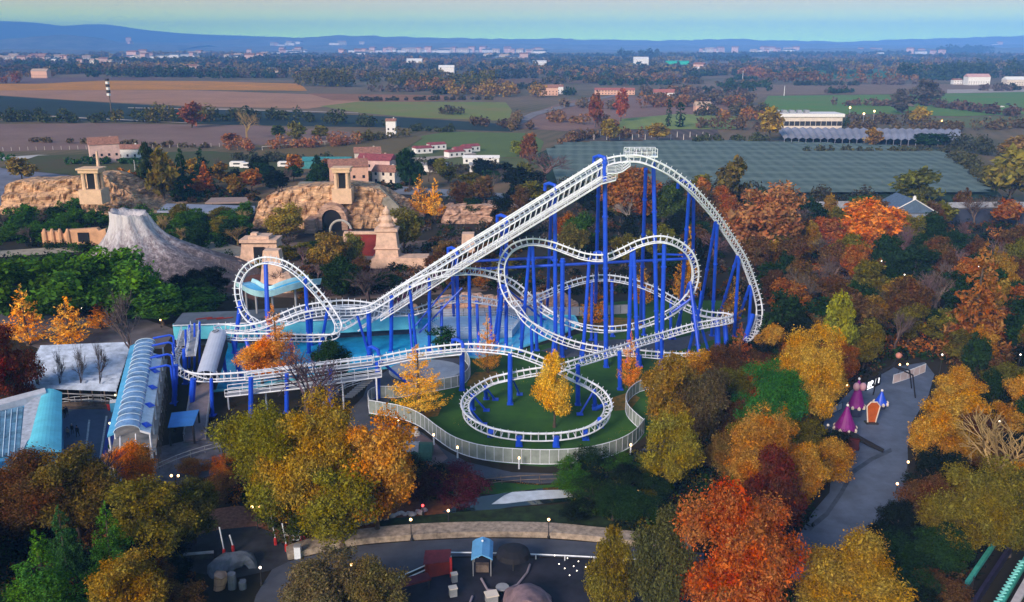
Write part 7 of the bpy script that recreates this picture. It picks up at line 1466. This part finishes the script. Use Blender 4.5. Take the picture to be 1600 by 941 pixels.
for k in range(5): a = math.pi*(k+.5)/5; part('spike', MB().tube([(g.x+1.3*math.cos(a), g.y, 1.8+1.2*math.sin(a)), (g.x+2.0*math.cos(a), g.y, 2.0+1.9*math.sin(a))], .12, 5, .02), ym, t)
cone_tower(1290, 700, 3.4, 1.2, mat('navy cloth', (.03, .05, .22), .7, .2), 'small dark blue tent left of the purple cone towers')
g = G(1250, 815); single('street_bin', MB().lathe([(.5, 0), (.55, 1.1), (.6, 1.2), (.45, 1.5), (.01, 1.6)], g, 10), darkgrey, 'dark litter bin at the left edge of the blue street', 'bin')
g = G(1362, 605); t = thing('white_letter_sign', 'long black sign with white lettering at the far side of the street', 'sign', g)
e = MB(); c1, c2 = G(1352, 612), G(1375, 602); d = (c2-c1); part('board', MB().add([c1, c2, c2+Vector((0, 0, 2.0)), c1+Vector((0, 0, 2.0)), c1+Vector((0, .15, 0)), c2+Vector((0, .15, 0)), c2+Vector((0, .15, 2)), c1+Vector((0, .15, 2))], [(0, 1, 2, 3), (7, 6, 5, 4), (3, 2, 6, 7), (0, 3, 7, 4), (1, 5, 6, 2)]), darkm, t)
lt = MB(); nn = Vector((d.y, -d.x, 0)).normalized()*.05
def strk(u0, v0, u1, v1, r=.09): lt.tube([c1+d*u0+nn+Vector((0, 0, v0)), c1+d*u1+nn+Vector((0, 0, v1))], r, 4)
for s in ((.14, 1.5, .12, .6), (.12, .6, .22, .55), (.22, .55, .24, 1.5), (.34, .55, .34, 1.5), (.34, 1.5, .44, 1.4), (.44, 1.4, .42, 1.05), (.42, 1.05, .34, 1.0), (.62, .6, .66, 1.5), (.66, 1.5, .76, 1.55), (.84, .6, .86, 1.5), (.1, .3, .5, .3)): strk(*s)
part('lettering', lt, emat('lit sign lettering', (.95, .95, 1), 1.2), t)
# green rail structure bottom right
gr = thing('water_ride_channel', 'dark water ride channel with turquoise side rails at the bottom right corner', 'water ride', G(1540, 940)); tq = mat('turquoise paint', (.06, .36, .30), .5, .25, .8)
def strip(px, z, w_, th, m, nm_): 
    P_ = [G(x, y, z) for x, y in px]; part(nm_, MB().loft([[p+Vector((a*w_/2, 0, b)) for a, b in ((-1, 0), (1, 0), (1, -th), (-1, -th))] for p in P_]), m, gr)
strip([(1478, 965), (1500, 925), (1560, 838)], 2.0, .55, .5, tq, 'side_rail'); strip([(1500, 975), (1524, 935), (1580, 850)], 1.6, .5, 1.0, mat('dark violet channel', (.03, .025, .06), .4, .3), 'channel'); strip([(1538, 985), (1570, 930), (1606, 868)], 2.0, .7, .5, tq, 'side_rail'); strip([(1562, 985), (1592, 930), (1626, 870)], 2.4, .9, .4, mat('pale grey deck', (.5, .46, .46), .8, .15), 'deck')
zig = MB()
for k in range(14): a = G(1566, 941, 2.2).lerp(G(1604, 878, 2.2), k/13); zig.box((a.x-.5, a.y, a.z), (.5, .35, .12))
part('step_plates', zig, mat('pale turquoise', (.25, .75, .68), .5, .1), gr)['kind'] = 'stuff'
for x, y in ((1490, 950), (1520, 900), (1550, 960), (1585, 900)): g = G(x, y, 1.9); part('post', MB().tube([(g.x, g.y, 0), tuple(g)], .2, 6), darkgrey, gr)
# ================================================================== people
def person(px, pb, top, legs, hair, label, h=1.72, step=.22, rz=0.):
    g = G(px, pb); t = thing('person', label, 'person', g); s = h/1.75; ca, sa = math.cos(rz), math.sin(rz)
    def W(x, y, z): return (g.x+(ca*x-sa*y)*s, g.y+(sa*x+ca*y)*s, z*s)
    pts = [(0, 0, .95), (0, 0, 1.15), (0, 0, 1.38), (0, 0, 1.48), (0, -.02, 1.60), (0, -.02, 1.72), (.1, 0, .88), (.11, step*.6, .5), (.11, step*.9, .08), (.11, step*.9-.13, .04), (-.1, 0, .88), (-.11, -step*.8, .5), (-.11, -step, .08), (-.11, -step-.13, .04), (.2, 0, 1.40), (.26, -.05, 1.12), (.25, -.16, .88), (.25, -.2, .8), (-.2, 0, 1.40), (-.26, .05, 1.12), (-.25, .02, .88), (-.25, 0, .8)]
    rad = [.15, .14, .17, .06, .10, .07, .09, .065, .05, .04, .09, .065, .05, .04, .06, .048, .038, .035, .06, .048, .038, .035]
    ed = [(0, 1), (1, 2), (2, 3), (3, 4), (4, 5), (0, 6), (6, 7), (7, 8), (8, 9), (0, 10), (10, 11), (11, 12), (12, 13), (2, 14), (14, 15), (15, 16), (16, 17), (2, 18), (18, 19), (19, 20), (20, 21)]
    me = bpy.data.meshes.new('body'); me.from_pydata([tuple(Vector(W(*p))-g) for p in pts], ed, []); o = bpy.data.objects.new('body', me); COL.objects.link(o); o.parent = t
    sk_ = o.modifiers.new('skin', 'SKIN'); me.skin_vertices[0].data[0].use_root = True
    for i, r in enumerate(rad): me.skin_vertices[0].data[i].radius = (r*s, r*s)
    o.modifiers.new('sub', 'SUBSURF').levels = 1; o.modifiers['sub'].render_levels = 1
    m = bpy.data.materials.get('person '+str(top)+str(legs)) or bpy.data.materials.new('person '+str(top)+str(legs)); tt, N, L = nt(m); out = N.new('ShaderNodeOutputMaterial'); b = N.new('ShaderNodeBsdfPrincipled'); b.inputs['Roughness'].default_value = .85
    gn = N.new('ShaderNodeTexCoord'); sx = N.new('ShaderNodeSeparateXYZ'); L.new(gn.outputs['Object'], sx.inputs[0]); r = N.new('ShaderNodeValToRGB'); r.color_ramp.interpolation = 'CONSTANT'; dv = N.new('ShaderNodeMath'); dv.operation = 'DIVIDE'; dv.inputs[1].default_value = 2.0; L.new(sx.outputs[2], dv.inputs[0]); L.new(dv.outputs[0], r.inputs[0])
    r.color_ramp.elements[0].color = (*legs, 1); r.color_ramp.elements[1].position = .46*s; r.color_ramp.elements[1].color = (*top, 1); e = r.color_ramp.elements.new(.735*s); e.color = (.45, .25, .17, 1); L.new(r.outputs[0], b.inputs['Base Color']); L.new(b.outputs[0], out.inputs[0]); me.materials.append(m)
    hb = MB().ball(W(0, .015, 1.70), .105*s, 10, 8, 1.05); part('hair', hb, mat('hair '+str(hair), hair, .8, .2), t); return t
person(102, 653, (.02, .02, .03), (.015, .015, .02), (.02, .012, .01), 'person in black walking at the top left of the blue plaza', 1.75, .25, .5)
person(105, 650, (.03, .03, .06), (.02, .02, .03), (.05, .03, .02), 'person in dark navy beside the one in black at the top left of the plaza', 1.65, .2, .2)
person(107, 684, (.35, .24, .17), (.02, .02, .03), (.05, .03, .02), 'person in a beige coat, left one of the three on the plaza', 1.65, .15, 0)
person(114, 679, (.02, .02, .03), (.05, .05, .06), (.5, .48, .45), 'person in black with a white cap, middle one of the three on the plaza', 1.7, .15, 0)
person(122, 683, (.02, .02, .035), (.015, .015, .02), (.02, .012, .01), 'person all in black, right one of the three on the plaza', 1.8, .2, 0)
g = G(172, 641); t = thing('litter_bin', 'bright red litter bin by the plaza railing', 'bin', g); part('bin_body', MB().lathe([(.35, 0), (.4, 1.1), (.42, 1.15)], g, 10), brightred, t); part('lid', MB().lathe([(.43, 1.15), (.3, 1.4), (.01, 1.45)], g, 10), darkgrey, t)
g = G(181, 643); t = thing('vending_cart', 'small blue and white cart by the plaza railing', 'cart', g); part('body', MB().box((g.x, g.y, .9), (1.4, 1.0, 1.5), .4), lightblue, t); part('top', MB().box((g.x+.1, g.y, 1.75), (1.5, 1.1, .15), .4), white, t)
for s_ in (-.5, .5): part('wheel', MB().tube([(g.x+s_, g.y-.55, .2), (g.x+s_, g.y-.45, .2)], .2, 10), darkgrey, t)
for k, lab in enumerate(('left', 'right')): g = G(173+k*5, 708+k*3); t = thing('potted_shrub_stand', f'{lab} one of two slim pale plant stands at the lower plaza edge', 'plant stand', g); part('pot', MB().lathe([(.2, 0), (.26, .7), (.22, .72)], g, 10), wp, t); part('leaves', MB().ball(g+Vector((0, 0, 1.0)), .3, 8, 6, 1.3), mat('pot leaves', (.03, .09, .03), .9, .3), t)
# ---------------------------------------------------------------- air
hz = MB(); hz.box((0, 6900, 175), (34000, 14200, 354)); ho = mkobj('haze', hz, None); ho['kind'] = 'stuff'; tagp(ho, 'thin blue haze hanging over the whole plain', 'haze')
m = bpy.data.materials.new('blue air'); t_, N, L = nt(m); out = N.new('ShaderNodeOutputMaterial'); v = N.new('ShaderNodeVolumePrincipled'); v.inputs['Color'].default_value = (.15, .40, 1, 1); v.inputs['Density'].default_value = 1.6e-4; v.inputs['Anisotropy'].default_value = -.35
L.new(v.outputs[0], out.inputs['Volume']); ho.data.materials.append(m)
SC.cycles.volume_bounces = 0; SC.cycles.max_bounces = 5; SC.cycles.diffuse_bounces = 2; SC.cycles.glossy_bounces = 2; SC.cycles.transparent_max_bounces = 6; SC.cycles.use_denoising = True
SC.cycles.use_adaptive_sampling = True
